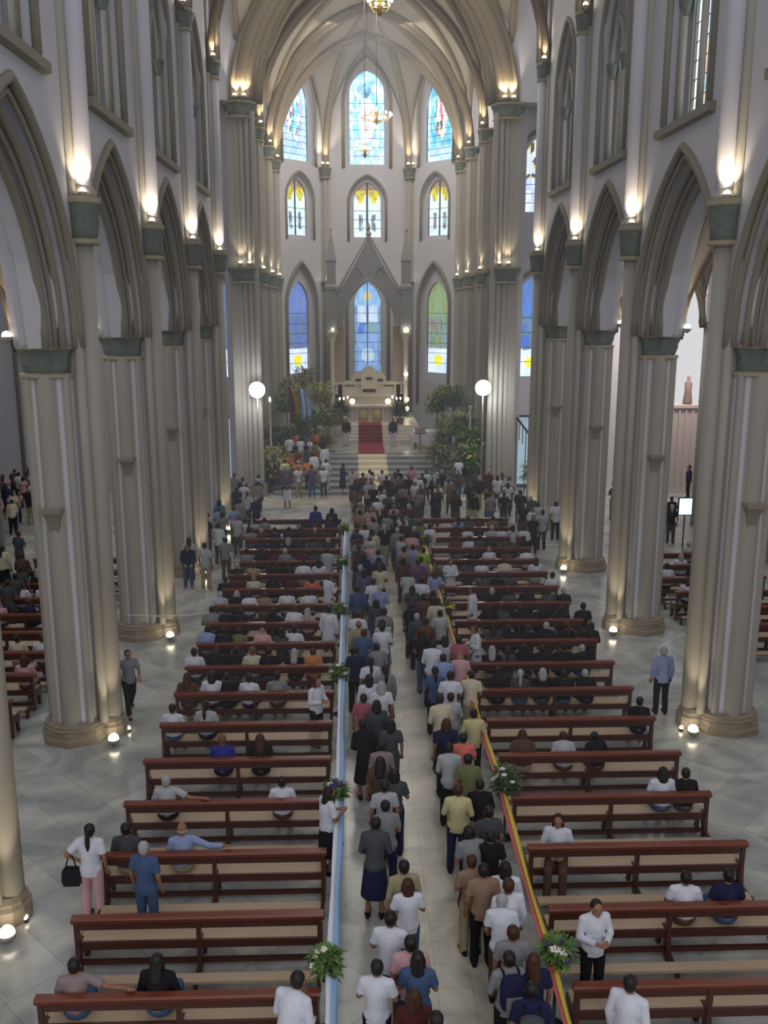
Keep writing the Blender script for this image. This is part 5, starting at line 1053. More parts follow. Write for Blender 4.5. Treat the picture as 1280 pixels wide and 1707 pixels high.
(9.53,36.62,0.00,13,1.01,'lean','long','black','trousers','brown','long','black','long-haired person in black, first from left, first row, right side-aisle crowd',10),
(-2.65,36.63,0.00,0,1.00,'stand','gown','blue','trousers','navy','short','black','person in bright blue gown standing before the first left pews',0),
(-2.00,36.63,0.00,0,0.95,'stand','long','black','trousers','black','bob','black','person in black standing right of the one in bright blue gown',0),
(-5.93,36.85,0.00,20,0.99,'front','short','lightblue','trousers','black','short','black','short-haired person in light blue, second from left, sixth row, left pier crowd',6),
(-6.55,36.98,0.00,22,0.95,'front','short','lightblue','trousers','black','short','black','short-haired person in light blue, first from left, sixth row, left pier crowd',6),
(5.78,37.12,0.00,-19,0.99,'stand','short','black','skirt','darkgrey','bob','brown','bob-haired person in black, first from left, third row, right pier crowd',9),
(-0.87,37.17,0.00,223,1.03,'front','short','grey','skirt','navy','bun','grey','grey-haired person in grey, first from left, fifth row, far aisle crowd',2),
(6.40,37.17,0.00,-12,0.99,'front','long','lightgrey','trousers','denim','short','black','short-haired person in light grey, second from left, third row, right pier crowd',9),
(7.15,37.19,0.00,0,1.00,'stand','short','white','trousers','black','short','black','man in white shirt and black trousers standing beside the third right pier',0),
(1.12,37.21,0.00,-15,0.95,'stand','long','maroon','trousers','black','short','grey','grey-haired person in maroon, fourth from left, fifth row, far aisle crowd',2),
(-0.31,37.22,0.00,4,0.96,'lean','long','brown','trousers','navy','short','grey','grey-haired person in brown, second from left, fifth row, far aisle crowd',2),
(0.51,37.25,0.00,189,0.96,'stand','long','pink','skirt','black','pony','black','ponytailed person in pink, third from left, fifth row, far aisle crowd',2),
(-15.75,37.63,0.00,228,0.96,'lean','long','white','trousers','khaki','pony','grey','grey-haired person in white, first from left, second row, left transept crowd',8),
(11.28,37.84,0.00,-24,0.94,'front','long','black','trousers','navy','short','black','short-haired person in black, first from left, second row, right side-aisle crowd',10),
(-6.68,38.02,0.00,0,1.00,'stand','gown','teal','trousers','teal','bob','black','person in long turquoise gown standing by the fourth left pier',0),
(-0.93,38.03,0.00,7,1.01,'front','long','brown','trousers','black','short','black','short-haired person in brown, first from left, sixth row, far aisle crowd',2),
(-5.83,38.05,0.00,-14,1.02,'stand','long','grey','trousers','darkgrey','short','black','short-haired person in grey, first from left, seventh row, left pier crowd',6),
(12.25,38.10,0.00,1,1.00,'front','long','black','trousers','brown','pony','black','ponytailed person in black, second from left, second row, right side-aisle crowd',10),
(0.53,38.21,0.00,-12,1.02,'stand','long','black','trousers','khaki','bun','grey','grey-haired person in black, third from left, sixth row, far aisle crowd',2),
(-0.15,38.28,0.00,-5,1.00,'lean','short','white','trousers','black','bob','black','bob-haired person in white, second from left, sixth row, far aisle crowd',2),
(6.43,38.35,0.00,16,1.02,'lean','long','darkgrey','trousers','navy','short','grey','grey-haired person in dark grey, first from left, fourth row, right pier crowd',9),
(-16.41,38.78,0.00,-22,0.99,'lean','long','white','skirt','darkgrey','bun','black','bun-haired person in white, first from left, third row, left transept crowd',8),
(-15.44,38.79,0.00,11,0.95,'lean','long','cream','trousers','black','short','black','short-haired person in cream, second from left, third row, left transept crowd',8),
(-5.28,38.99,0.00,9,0.94,'lean','long','navy','trousers','black','short','grey','grey-haired person in navy, first from left, eighth row, left pier crowd',6),
(1.02,39.26,0.00,202,1.02,'stand','short','black','trousers','navy','long','black','long-haired person in black, second from left, first row, crowd at altar steps',1),
(3.29,39.28,0.00,-8,0.97,'front','long','black','trousers','brown','short','brown','short-haired person in black, fourth from left, first row, crowd at altar steps',1),
(5.36,39.29,0.00,8,1.00,'front','short','black','trousers','darkgrey','bun','black','bun-haired person in black, seventh from left, first row, crowd at altar steps',1),
(4.05,39.35,0.00,-17,1.00,'stand','long','black','skirt','khaki','bun','black','bun-haired person in black, fifth from left, first row, crowd at altar steps',1),
(2.38,39.38,0.00,-14,1.00,'lean','long','black','trousers','black','short','brown','short-haired person in black, third from left, first row, crowd at altar steps',1),
(0.34,39.38,0.00,-6,0.98,'stand','short','darkgrey','trousers','black','short','black','short-haired person in dark grey, first from left, first row, crowd at altar steps',1),
(4.81,39.51,0.00,-6,0.95,'stand','short','grey','trousers','denim','short','brown','short-haired person in grey, sixth from left, first row, crowd at altar steps',1),
(6.12,39.52,0.00,-3,1.01,'front','long','black','trousers','khaki','short','black','short-haired person in black, first from left, fifth row, right pier crowd',9),
(-16.43,39.84,0.00,222,0.98,'lean','long','pink','trousers','black','short','black','short-haired person in pink, second from left, fourth row, left transept crowd',8),
(-17.19,39.97,0.00,121,0.96,'front','short','pink','trousers','darkgrey','short','black','short-haired person in pink, first from left, fourth row, left transept crowd',8),
(-15.80,39.98,0.00,-9,1.01,'stand','short','cream','trousers','denim','short','black','short-haired person in cream, third from left, fourth row, left transept crowd',8),
(-5.76,40.15,0.00,-24,0.95,'stand','long','lightgrey','trousers','navy','pony','brown','ponytailed person in light grey, first from left, ninth row, left pier crowd',6),
(5.49,40.19,0.00,137,0.98,'stand','short','white','trousers','denim','short','grey','grey-haired person in white, sixth from left, second row, crowd at altar steps',1),
(0.23,40.23,0.00,4,0.97,'front','long','white','trousers','black','short','grey','grey-haired person in white, first from left, second row, crowd at altar steps',1),
(1.72,40.23,0.00,154,0.98,'front','short','grey','skirt','darkgrey','bob','brown','bob-haired person in grey, second from left, second row, crowd at altar steps',1),
(6.19,40.24,0.00,-4,0.94,'front','short','black','trousers','navy','short','black','short-haired person in black, seventh from left, second row, crowd at altar steps',1),
(3.33,40.30,0.00,-13,0.96,'front','short','brown','trousers','darkgrey','bob','black','bob-haired person in brown, fourth from left, second row, crowd at altar steps',1),
(4.82,40.41,0.00,120,0.96,'front','short','black','trousers','darkgrey','short','black','short-haired person in black, fifth from left, second row, crowd at altar steps',1),
(2.58,40.48,0.00,208,1.00,'front','long','black','trousers','darkgrey','short','black','short-haired person in black, third from left, second row, crowd at altar steps',1),
(-15.35,40.75,0.00,-9,1.03,'front','short','black','trousers','khaki','short','grey','grey-haired person in black, third from left, fifth row, left transept crowd',8),
(-17.59,40.85,0.00,213,0.97,'lean','short','navy','trousers','navy','long','black','long-haired person in navy, first from left, fifth row, left transept crowd',8),
(11.84,40.93,0.00,186,0.97,'front','long','black','trousers','black','bob','black','bob-haired person in black, third from left, third row, right side-aisle crowd',10),
(-15.97,40.94,0.00,236,0.95,'lean','short','pink','trousers','black','short','black','short-haired person in pink, second from left, fifth row, left transept crowd',8),
(10.62,40.99,0.00,-2,1.01,'front','short','darkgrey','trousers','brown','short','grey','grey-haired person in dark grey, second from left, third row, right side-aisle crowd',10),
(9.51,41.06,0.00,6,0.98,'stand','short','black','trousers','darkgrey','short','grey','grey-haired person in black, first from left, third row, right side-aisle crowd',10),
(-6.30,41.07,0.00,14,0.97,'lean','short','navy','trousers','black','short','black','short-haired person in navy, first from left, tenth row, left pier crowd',6),
(-1.07,41.17,0.00,22,0.94,'lean','long','brown','trousers','khaki','short','black','short-haired person in brown, first from left, third row, crowd at altar steps',1),
(1.89,41.29,0.00,201,0.99,'front','long','brown','trousers','navy','pony','black','ponytailed person in brown, fifth from left, third row, crowd at altar steps',1),
(2.69,41.39,0.00,214,1.00,'front','short','white','trousers','black','bun','black','bun-haired person in white, sixth from left, third row, crowd at altar steps',1),
(0.55,41.40,0.00,-24,1.02,'lean','short','black','trousers','darkgrey','short','black','short-haired person in black, third from left, third row, crowd at altar steps',1),
(1.09,41.40,0.00,-22,0.97,'stand','short','grey','trousers','navy','short','black','short-haired person in grey, fourth from left, third row, crowd at altar steps',1),
(4.14,41.45,0.00,24,1.01,'lean','short','black','trousers','khaki','long','brown','long-haired person in black, seventh from left, third row, crowd at altar steps',1),
(5.87,41.45,0.00,-6,1.00,'front','short','white','trousers','navy','long','black','long-haired person in white, first from left, sixth row, right pier crowd',9),
(-0.24,41.46,0.00,13,0.97,'front','short','black','trousers','navy','bob','grey','grey-haired person in black, second from left, third row, crowd at altar steps',1),
(-17.62,41.83,0.00,-23,0.95,'stand','long','navy','trousers','brown','short','black','short-haired person in navy, first from left, sixth row, left transept crowd',8),
(-16.78,41.87,0.00,18,1.01,'front','short','navy','skirt','black','long','black','long-haired person in navy, second from left, sixth row, left transept crowd',8),
(-6.84,41.97,0.00,-4,0.97,'lean','short','grey','trousers','black','short','black','short-haired person in grey, first from left, eleventh row, left pier crowd',6),
(-6.11,42.01,0.00,-12,0.99,'front','short','white','trousers','darkgrey','short','grey','grey-haired person in white, second from left, eleventh row, left pier crowd',6),
(-5.55,42.08,0.00,-21,1.01,'lean','long','grey','trousers','navy','pony','black','ponytailed person in grey, third from left, eleventh row, left pier crowd',6),
(-0.46,42.09,0.00,-18,1.01,'front','short','lightgrey','trousers','black','bob','grey','grey-haired person in light grey, second from left, fourth row, crowd at altar steps',1),
(0.21,42.18,0.00,152,0.99,'front','short','navy','trousers','black','short','black','short-haired person in navy, third from left, fourth row, crowd at altar steps',1),
(3.31,42.18,0.00,189,0.99,'lean','short','olive','trousers','brown','bob','grey','grey-haired person in olive, seventh from left, fourth row, crowd at altar steps',1),
(-1.05,42.22,0.00,-17,1.02,'front','short','navy','trousers','navy','short','black','short-haired person in navy, first from left, fourth row, crowd at altar steps',1),
(1.71,42.24,0.00,190,0.95,'stand','short','white','trousers','navy','long','black','long-haired person in white, fifth from left, fourth row, crowd at altar steps',1),
(2.61,42.25,0.00,-1,1.03,'front','short','black','trousers','denim','pony','grey','grey-haired person in black, sixth from left, fourth row, crowd at altar steps',1),
(0.94,42.40,0.00,235,0.98,'front','short','black','trousers','black','bun','brown','bun-haired person in black, fourth from left, fourth row, crowd at altar steps',1),
(12.08,42.64,0.00,161,1.02,'stand','long','white','trousers','black','short','brown','short-haired person in white, first from left, fourth row, right side-aisle crowd',10),
(6.16,42.80,0.00,-15,1.01,'front','short','lightgrey','trousers','brown','short','brown','short-haired person in light grey, first from left, seventh row, right pier crowd',9),
(-5.58,42.92,0.00,17,0.97,'stand','short','black','trousers','darkgrey','bun','grey','grey-haired person in black, second from left, twelfth row, left pier crowd',6),
(-6.28,43.07,0.00,-4,1.01,'stand','long','navy','trousers','darkgrey','short','black','short-haired person in navy, first from left, twelfth row, left pier crowd',6),
(1.21,43.10,0.00,150,0.97,'stand','short','black','trousers','brown','bob','black','bob-haired person in black, fourth from left, fifth row, crowd at altar steps',1),
(4.78,43.12,0.00,-9,1.00,'stand','long','black','trousers','khaki','short','grey','grey-haired person in black, seventh from left, fifth row, crowd at altar steps',1),
(-0.96,43.12,0.00,157,0.95,'front','short','navy','trousers','khaki','short','black','short-haired person in navy, first from left, fifth row, crowd at altar steps',1),
(-15.94,43.17,0.00,19,0.94,'lean','short','white','trousers','denim','short','grey','grey-haired person in white, third from left, seventh row, left transept crowd',8),
(0.43,43.19,0.00,-9,1.03,'front','long','black','trousers','brown','short','black','short-haired person in black, third from left, fifth row, crowd at altar steps',1),
(-0.46,43.19,0.00,230,1.00,'lean','short','black','trousers','darkgrey','short','brown','short-haired person in black, second from left, fifth row, crowd at altar steps',1),
(1.92,43.20,0.00,7,1.03,'stand','long','white','trousers','navy','short','grey','grey-haired person in white, fifth from left, fifth row, crowd at altar steps',1),
(-17.40,43.23,0.00,-12,1.02,'front','short','darkgrey','trousers','black','short','black','short-haired person in dark grey, second from left, seventh row, left transept crowd',8),
(-18.14,43.26,0.00,-9,0.94,'front','long','brown','trousers','black','bob','grey','grey-haired person in brown, first from left, seventh row, left transept crowd',8),
(5.67,43.30,0.00,3,1.00,'stand','short','white','trousers','brown','bob','black','bob-haired person in white, eighth from left, fifth row, crowd at altar steps',1),
(2.69,43.31,0.00,-19,1.01,'front','long','navy','trousers','black','bun','grey','grey-haired person in navy, sixth from left, fifth row, crowd at altar steps',1),
(11.54,43.88,0.00,12,0.94,'front','short','black','trousers','navy','short','black','short-haired person in black, second from left, fifth row, right side-aisle crowd',10),
(-5.63,43.90,0.00,0,1.01,'front','long','lightblue','skirt','brown','bun','black','bun-haired person in light blue, second from left, thirteenth row, left pier crowd',6),
(-4.29,43.98,0.00,175,1.00,'front','short','purple','skirt','white','bun','black','person in purple top and white skirt standing on the pale landing',0),
(2.87,44.00,0.00,13,1.03,'front','long','navy','trousers','darkgrey','long','grey','grey-haired person in navy, fifth from left, sixth row, crowd at altar steps',1),
(6.01,44.06,0.00,9,0.99,'stand','short','lightgrey','trousers','brown','long','brown','long-haired person in light grey, seventh from left, sixth row, crowd at altar steps',1),
(9.31,44.06,0.00,212,1.00,'front','short','black','trousers','brown','short','brown','short-haired person in black, first from left, fifth row, right side-aisle crowd',10),
(1.51,44.07,0.00,-6,0.94,'front','short','black','trousers','black','bun','black','bun-haired person in black, third from left, sixth row, crowd at altar steps',1),
(2.18,44.14,0.00,-18,0.99,'front','short','black','trousers','denim','short','black','short-haired person in black, fourth from left, sixth row, crowd at altar steps',1),
(-6.80,44.14,0.00,1,1.02,'front','long','grey','trousers','navy','pony','brown','ponytailed person in grey, first from left, thirteenth row, left pier crowd',6),
(-0.67,44.16,0.00,-1,1.00,'stand','short','brown','trousers','darkgrey','short','black','short-haired person in brown, first from left, sixth row, crowd at altar steps',1),
(-15.45,44.18,0.00,-1,1.01,'front','short','pink','trousers','darkgrey','pony','black','ponytailed person in pink, fifth from left, eighth row, left transept crowd',8),
(0.87,44.19,0.00,13,1.03,'stand','short','mauve','skirt','khaki','long','brown','long-haired person in mauve, second from left, sixth row, crowd at altar steps',1),
(-18.47,44.19,0.00,-18,0.95,'front','short','darkgrey','trousers','black','short','black','short-haired person in dark grey, first from left, eighth row, left transept crowd',8),
(-16.22,44.20,0.00,6,0.96,'lean','long','white','trousers','black','short','black','short-haired person in white, fourth from left, eighth row, left transept crowd',8),
(-16.81,44.24,0.00,-4,0.95,'front','short','pink','trousers','black','bob','black','bob-haired person in pink, third from left, eighth row, left transept crowd',8),
(-17.74,44.25,0.00,19,1.01,'front','short','pink','trousers','navy','bob','brown','bob-haired person in pink, second from left, eighth row, left transept crowd',8),
(3.62,44.32,0.00,-15,0.94,'lean','long','darkgrey','trousers','denim','short','brown','short-haired person in dark grey, sixth from left, sixth row, crowd at altar steps',1),
(-0.40,44.65,0.00,-60,1.00,'lean','long','cream','trousers','black','short','black','person in cream jacket bending over the cream runner at steps foot',0),
(6.28,44.76,0.00,129,0.96,'lean','long','black','trousers','black','short','black','short-haired person in black, first from left, eighth row, right pier crowd',9),
(5.50,44.93,0.00,-7,0.99,'stand','long','maroon','trousers','navy','bun','grey','grey-haired person in maroon, ninth from left, seventh row, crowd at altar steps',1),
(-1.15,44.96,0.00,178,1.02,'stand','short','lightgrey','trousers','darkgrey','short','black','short-haired person in light grey, first from left, seventh row, crowd at altar steps',1),
(3.19,45.00,0.00,-21,0.99,'front','short','black','trousers','khaki','short','grey','grey-haired person in black, sixth from left, seventh row, crowd at altar steps',1),
(2.44,45.07,0.00,-12,0.97,'stand','long','white','trousers','brown','short','black','short-haired person in white, fifth from left, seventh row, crowd at altar steps',1),
(-0.32,45.10,0.00,11,1.01,'front','short','white','skirt','khaki','bun','black','bun-haired person in white, second from left, seventh row, crowd at altar steps',1),
(0.29,45.14,0.00,18,0.98,'front','short','white','trousers','khaki','short','brown','short-haired person in white, third from left, seventh row, crowd at altar steps',1),
(4.88,45.21,0.00,8,0.95,'stand','short','darkgrey','trousers','brown','short','black','short-haired person in dark grey, eighth from left, seventh row, crowd at altar steps',1),
(1.08,45.21,0.00,19,1.01,'front','long','black','trousers','brown','bun','black','bun-haired person in black, fourth from left, seventh row, crowd at altar steps',1),
(4.04,45.28,0.00,190,0.96,'front','short','darkgrey','trousers','denim','short','brown','short-haired person in dark grey, seventh from left, seventh row, crowd at altar steps',1),
(-17.36,45.32,0.00,-6,0.96,'stand','short','white','trousers','brown','short','black','short-haired person in white, first from left, ninth row, left transept crowd',8),
(1.74,45.33,0.17,175,1.00,'front','short','pink','skirt','white','bob','brown','person in pink and white top on the lower altar steps, facing nave',0),
(-15.90,45.36,0.00,193,0.94,'stand','short','navy','trousers','brown','short','black','short-haired person in navy, third from left, ninth row, left transept crowd',8),
(-16.74,45.40,0.00,16,0.99,'lean','short','cream','skirt','black','long','black','long-haired person in cream, second from left, ninth row, left transept crowd',8),
(15.63,45.48,0.00,60,1.04,'stand','long','navy','trousers','black','short','black','person in dark shirt leaning beside the bright screen in right side aisle',0),
(-17.97,46.24,0.00,-4,0.96,'lean','short','brown','trousers','black','short','brown','short-haired person in brown, first from left, tenth row, left transept crowd',8),
(-3.20,46.26,0.00,1,1.02,'front','short','purple','trousers','denim','short','black','short-haired person in purple, third from left, first row, group on left steps',4),
(-4.54,46.30,0.00,-10,1.01,'stand','long','purple','trousers','black','short','grey','grey-haired person in purple, first from left, first row, group on left steps',4),
(-2.63,46.39,0.00,174,0.97,'stand','short','white','trousers','darkgrey','bob','black','bob-haired person in white, fourth from left, first row, group on left steps',4),
(-17.28,46.43,0.00,144,0.99,'front','short','darkgrey','trousers','darkgrey','bob','black','bob-haired person in dark grey, second from left, tenth row, left transept crowd',8),
(-16.31,46.43,0.00,14,0.99,'stand','short','navy','trousers','black','short','black','short-haired person in navy, third from left, tenth row, left transept crowd',8),
(-3.89,46.46,0.00,214,0.97,'front','short','white','trousers','khaki','short','black','short-haired person in white, second from left, first row, group on left steps',4),
(-15.63,46.54,0.00,-11,1.02,'stand','long','pink','trousers','denim','short','black','short-haired person in pink, fourth from left, tenth row, left transept crowd',8),
(-1.67,47.00,0.00,-90,1.00,'front','gown','navy','skirt','navy','short','black','person in navy dress standing at the foot of steps left of cream runner',0),
(-4.60,47.12,0.17,10,1.02,'front','long','yellow','trousers','black','short','black','short-haired person in yellow, first from left, second row, group on left steps',4),
(-3.93,47.27,0.17,-2,0.96,'stand','long','orange','trousers','navy','short','grey','grey-haired person in orange, second from left, second row, group on left steps',4),
(-3.42,47.29,0.17,11,1.01,'lean','short','orange','trousers','navy','pony','black','ponytailed person in orange, third from left, second row, group on left steps',4),
(-2.52,47.31,0.17,-20,1.00,'front','gown','white','trousers','white','short','black','person in white robe on left steps, lower of two in white',0),
(4.31,47.42,0.17,-1,0.98,'front','short','white','trousers','black','short','brown','short-haired person in white, first from left, first row, group on right steps',5),
(5.19,47.59,0.17,16,0.97,'front','long','green','trousers','black','short','grey','grey-haired person in green, second from left, first row, group on right steps',5),
(-6.57,47.99,0.00,-3,0.99,'stand','short','white','trousers','black','short','black','short-haired person in white, first from left, first row, group by left chancel pier',3),
(-3.17,48.19,0.34,-2,1.02,'stand','long','white','skirt','khaki','bun','brown','bun-haired person in white, second from left, third row, group on left steps',4),
(-4.52,48.34,0.34,215,1.02,'lean','long','orange','trousers','navy','short','brown','short-haired person in orange, first from left, third row, group on left steps',4),
(4.68,48.38,0.34,-6,0.95,'lean','long','green','skirt','black','pony','black','ponytailed person in green, first from left, second row, group on right steps',5),
(-2.62,48.67,0.68,20,1.00,'stand','gown','white','trousers','white','short','black','person in white robe on left steps, upper of two in white',0),
(-7.62,48.97,0.00,-10,0.97,'stand','short','white','trousers','black','short','black','short-haired person in white, first from left, second row, group by left chancel pier',3),
(-2.89,49.02,0.51,-2,0.99,'stand','long','red','trousers','khaki','short','grey','grey-haired person in red, fourth from left, fourth row, group on left steps',4),
(-4.12,49.14,0.51,207,0.94,'lean','short','red','trousers','khaki','bob','black','bob-haired person in red, second from left, fourth row, group on left steps',4),
(-3.49,49.22,0.51,-5,1.03,'stand','long','darkgrey','trousers','navy','short','brown','short-haired person in dark grey, third from left, fourth row, group on left steps',4),
(-4.80,49.27,0.51,22,0.99,'stand','short','black','trousers','khaki','short','black','short-haired person in black, first from left, fourth row, group on left steps',4),
(-3.14,49.99,0.68,-16,1.02,'front','short','olive','trousers','brown','short','black','short-haired person in olive, first from left, fifth row, group on left steps',4),
(4.34,50.34,0.85,3,1.01,'stand','short','darkgrey','skirt','khaki','long','grey','grey-haired person in dark grey, first from left, third row, group on right steps',5),
(5.33,50.43,0.85,5,0.99,'front','short','navy','trousers','black','long','black','long-haired person in navy, second from left, third row, group on right steps',5),
(-3.49,50.80,0.85,128,0.95,'stand','short','white','trousers','denim','bun','black','bun-haired person in white, third from left, sixth row, group on left steps',4),
(-4.61,50.96,0.85,12,1.02,'front','long','white','trousers','darkgrey','short','black','short-haired person in white, first from left, sixth row, group on left steps',4),
(-2.84,50.96,0.85,-15,0.96,'front','long','black','trousers','khaki','short','brown','short-haired person in black, fourth from left, sixth row, group on left steps',4),
(-3.99,51.05,0.85,14,0.94,'lean','short','white','trousers','khaki','short','black','short-haired person in white, second from left, sixth row, group on left steps',4),
(-7.40,51.13,0.00,1,1.00,'stand','short','lightblue','trousers','black','short','black','short-haired person in light blue, first from left, third row, group by left chancel pier',3),
(-5.69,51.14,0.00,11,0.96,'stand','short','white','trousers','black','short','black','short-haired person in white, second from left, third row, group by left chancel pier',3),
(-3.67,51.71,1.02,18,0.97,'front','short','purple','trousers','black','pony','brown','ponytailed person in purple, second from left, seventh row, group on left steps',4),
(-6.42,51.91,0.00,-12,0.97,'stand','short','white','trousers','black','short','black','short-haired person in white, first from left, fourth row, group by left chancel pier',3),
(-3.22,51.96,1.02,-20,0.98,'stand','long','orange','trousers','black','short','black','short-haired person in orange, third from left, seventh row, group on left steps',4),
(-4.31,51.98,1.02,-7,0.96,'stand','long','orange','trousers','brown','bun','black','bun-haired person in orange, first from left, seventh row, group on left steps',4),
(1.27,55.77,1.19,190,1.03,'stand','long','navy','trousers','white','short','black','guard in navy jacket and white trousers standing right of the red carpet',0),
(-1.52,55.86,1.19,170,1.03,'stand','long','black','trousers','white','short','black','guard in black jacket and white trousers standing left of the red carpet',0),
]
PEOPLE = [r[:13]+(GROUPS[r[13]],) for r in PEOPLE_RAW]

own = [r for r in PEOPLE if r[13] == '']; rest = [r for r in PEOPLE if r[13] != '']; k = 300-len(own)
for r in own+rest[:k]: person(*r)
# the people farthest away, beyond the three hundred nearest: one crowd
import numpy as np
def low(fn):
    global VX; VX = 3.2; m = fn(); VX = 1.0
    v = np.empty(len(m.vertices)*3); m.vertices.foreach_get('co', v); return v.reshape(-1, 3), [tuple(p.vertices) for p in m.polygons]
VV = []; FF = []; MI = []; nv = 0; mats = []; LOW = {}
def put(key, fn, M, m):
    global nv
    if key not in LOW: LOW[key] = low(fn)
    v, f = LOW[key]; A = np.array(M); VV.append(v @ A[:3, :3].T+A[:3, 3]); FF.extend([tuple(i+nv for i in q) for q in f]); nv += len(v)
    if m not in mats: mats.append(m)
    MI.extend([mats.index(m)]*len(f))
for (x, y, z, rz, sc, ps, top, tc, bot, bc, hk, hc, label, group) in rest[k:]:
    M = Matrix.Translation((x, y, z)) @ Matrix.Rotation(math.radians(rz), 4, 'Z') @ Matrix.Scale(sc, 4); J = pose(ps)
    put(('b', ps), lambda: make_body(ps), M, skin_m); put(('t', ps, top), lambda: make_top(ps, top), M, cloth(tc)); put(('o', ps, bot), lambda: make_bottom(ps, bot), M, cloth(bc)); put(('h', hk), lambda: make_hair(hk), M @ Matrix.Translation(J['head']), hair_m[hc])
me = bpy.data.meshes.new('distant_crowd'); me.from_pydata(np.concatenate(VV).tolist(), [], FF)
for m in mats: me.materials.append(m)
me.polygons.foreach_set('material_index', MI); me.polygons.foreach_set('use_smooth', [True]*len(MI)); me.update()
tag(link('distant_crowd', me), 'dense distant crowd standing and seated in front of the altar steps', 'crowd', kind='stuff')

HB = (-5.59, 13.22, 0.62)
BP = [(0.89, 9.282, 0.99, -0.157), (0.774, 9.991, 0.97, 0.105)]
# ================================================================ SANCTUARY FURNITURE
def leafclump(b, c, r, n, ll=0.28, lw=0.05, up=0.4, rnd=random):
    for i in range(n):
        a = rnd.uniform(0, 2*PI); e = rnd.uniform(-0.4, 1.3); st = Vector(c)+Vector((math.cos(a)*r[0]*rnd.uniform(0.1, 0.75), math.sin(a)*r[1]*rnd.uniform(0.1, 0.75), rnd.uniform(-0.6, 0.7)*r[2]))
        d = Vector((math.cos(a)*math.cos(e), math.sin(a)*math.cos(e), math.sin(e)+up*0.3)).normalized(); L = ll*rnd.uniform(0.6, 1.2); sd = d.cross(Vector((0, 0, 1))).normalized()*lw*rnd.uniform(.7, 1.3)
        m = st+d*L*0.5; t = st+d*L-Vector((0, 0, L*0.25)); nn = Vector((0, 0, 0.006)); b.sheet([[st, st], [m-sd, m+sd], [t, t]]); 
def foliage(name, parent, c, r, n, m, ll=.28, lw=.05, up=.4):
    b = MB(); leafclump(b, c, r, n, ll, lw, up); b.ball(c, (r[0]*.5, r[1]*.5, r[2]*.5), 10, 7); return b.build(name, m, parent)
leaf_m = mat('green_leaves', (0.36, 0.48, 0.25), 0.55, noise=0.35, nscale=5); leafd_m = mat('dark_green_leaves', (0.28, 0.36, 0.23), 0.6, noise=0.35, nscale=5); leafy_m = mat('yellow_green_leaves', (0.60, 0.62, 0.34), 0.6, noise=0.3, nscale=4)
leafg_m = mat('dull_olive_leaves', (0.52, 0.52, 0.41), 0.7, noise=0.3, nscale=3)
flw = {'white': mat('white_petals', (0.90, 0.88, 0.82), 0.7), 'yellow': mat('yellow_petals', (0.88, 0.78, 0.16), 0.7), 'purple': mat('purple_petals', (0.35, 0.22, 0.55), 0.7), 'orange': mat('orange_petals', (0.80, 0.40, 0.15), 0.7), 'red': mat('red_petals', (0.65, 0.12, 0.12), 0.7)}
def blossoms(parent, c, r, n, m, s=0.055, nm='blossom'):
    for i in range(n):
        a = random.uniform(0, 2*PI); e = random.uniform(0.1, 1.2); p = (c[0]+r[0]*math.cos(a)*math.cos(e), c[1]+r[1]*math.sin(a)*math.cos(e), c[2]+r[2]*math.sin(e))
        b = MB(); k = random.uniform(.7, 1.3)*s
        for j in range(5): b.ball((math.cos(j*1.257)*k*.6, math.sin(j*1.257)*k*.6, 0), (k*.5, k*.5, k*.3), 6, 4)
        b.ball((0, 0, k*.2), k*.4, 6, 4); o = b.build(nm, m, parent, True, p)
def flower_stand(x, y, label, group, cols, r=0.22, zc=1.05, lm=None, n=300):
    o = tag(empty('flower_arrangement', (x, y, 0)), label, 'flowers', group)
    MB().lathe([(0.14, 0), (0.14, 0.02), (0.025, 0.05), (0.02, zc-0.3), (0.09, zc-0.22), (0.12, zc-0.05), (0.02, zc-0.04)], 0, 0, 12).build('pedestal_stand', metal_m, o, True)
    foliage('foliage', o, (0, 0, zc), (r, r, r*0.9), n, lm or leaf_m, .14+r*.1, .026)
    for c, k in cols: blossoms(o, (0, 0, zc), (r*.8, r*.8, r*.8), k, flw[c])
    return o
lst = [(-1.55, 10.75, [('white', 6)]), (-1.5, 15.2, [('purple', 5), ('white', 3)]), (-1.52, 20.7, [('white', 6)]), (-1.52, 25.3, [('white', 2)]), (-1.52, 30.4, [('white', 3)]), (-1.5, 35.2, [('yellow', 3)])]
for i, (x, y, c) in enumerate(lst): flower_stand(x, y, 'green leafy flower arrangement at the left ribbon, %s from the camera' % ORD[i+1], 'flower arrangements along the left ribbon', c)
rst = [(1.5, 10.75, [('purple', 5), ('white', 5)]), (1.56, 15.3, [('white', 9), ('purple', 4)]), (1.55, 21.6, [('white', 5)]), (1.5, 25.1, [('yellow', 8)]), (1.5, 28.6, [('yellow', 3)]), (1.5, 33, [('yellow', 2)])]
for i, (x, y, c) in enumerate(rst): flower_stand(x, y, 'green leafy flower arrangement at the right ribbon, %s from the camera' % ORD[i+1], 'flower arrangements along the right ribbon', c, 0.30 if i == 1 else 0.23, 1.12, leafd_m if i else leaf_m)
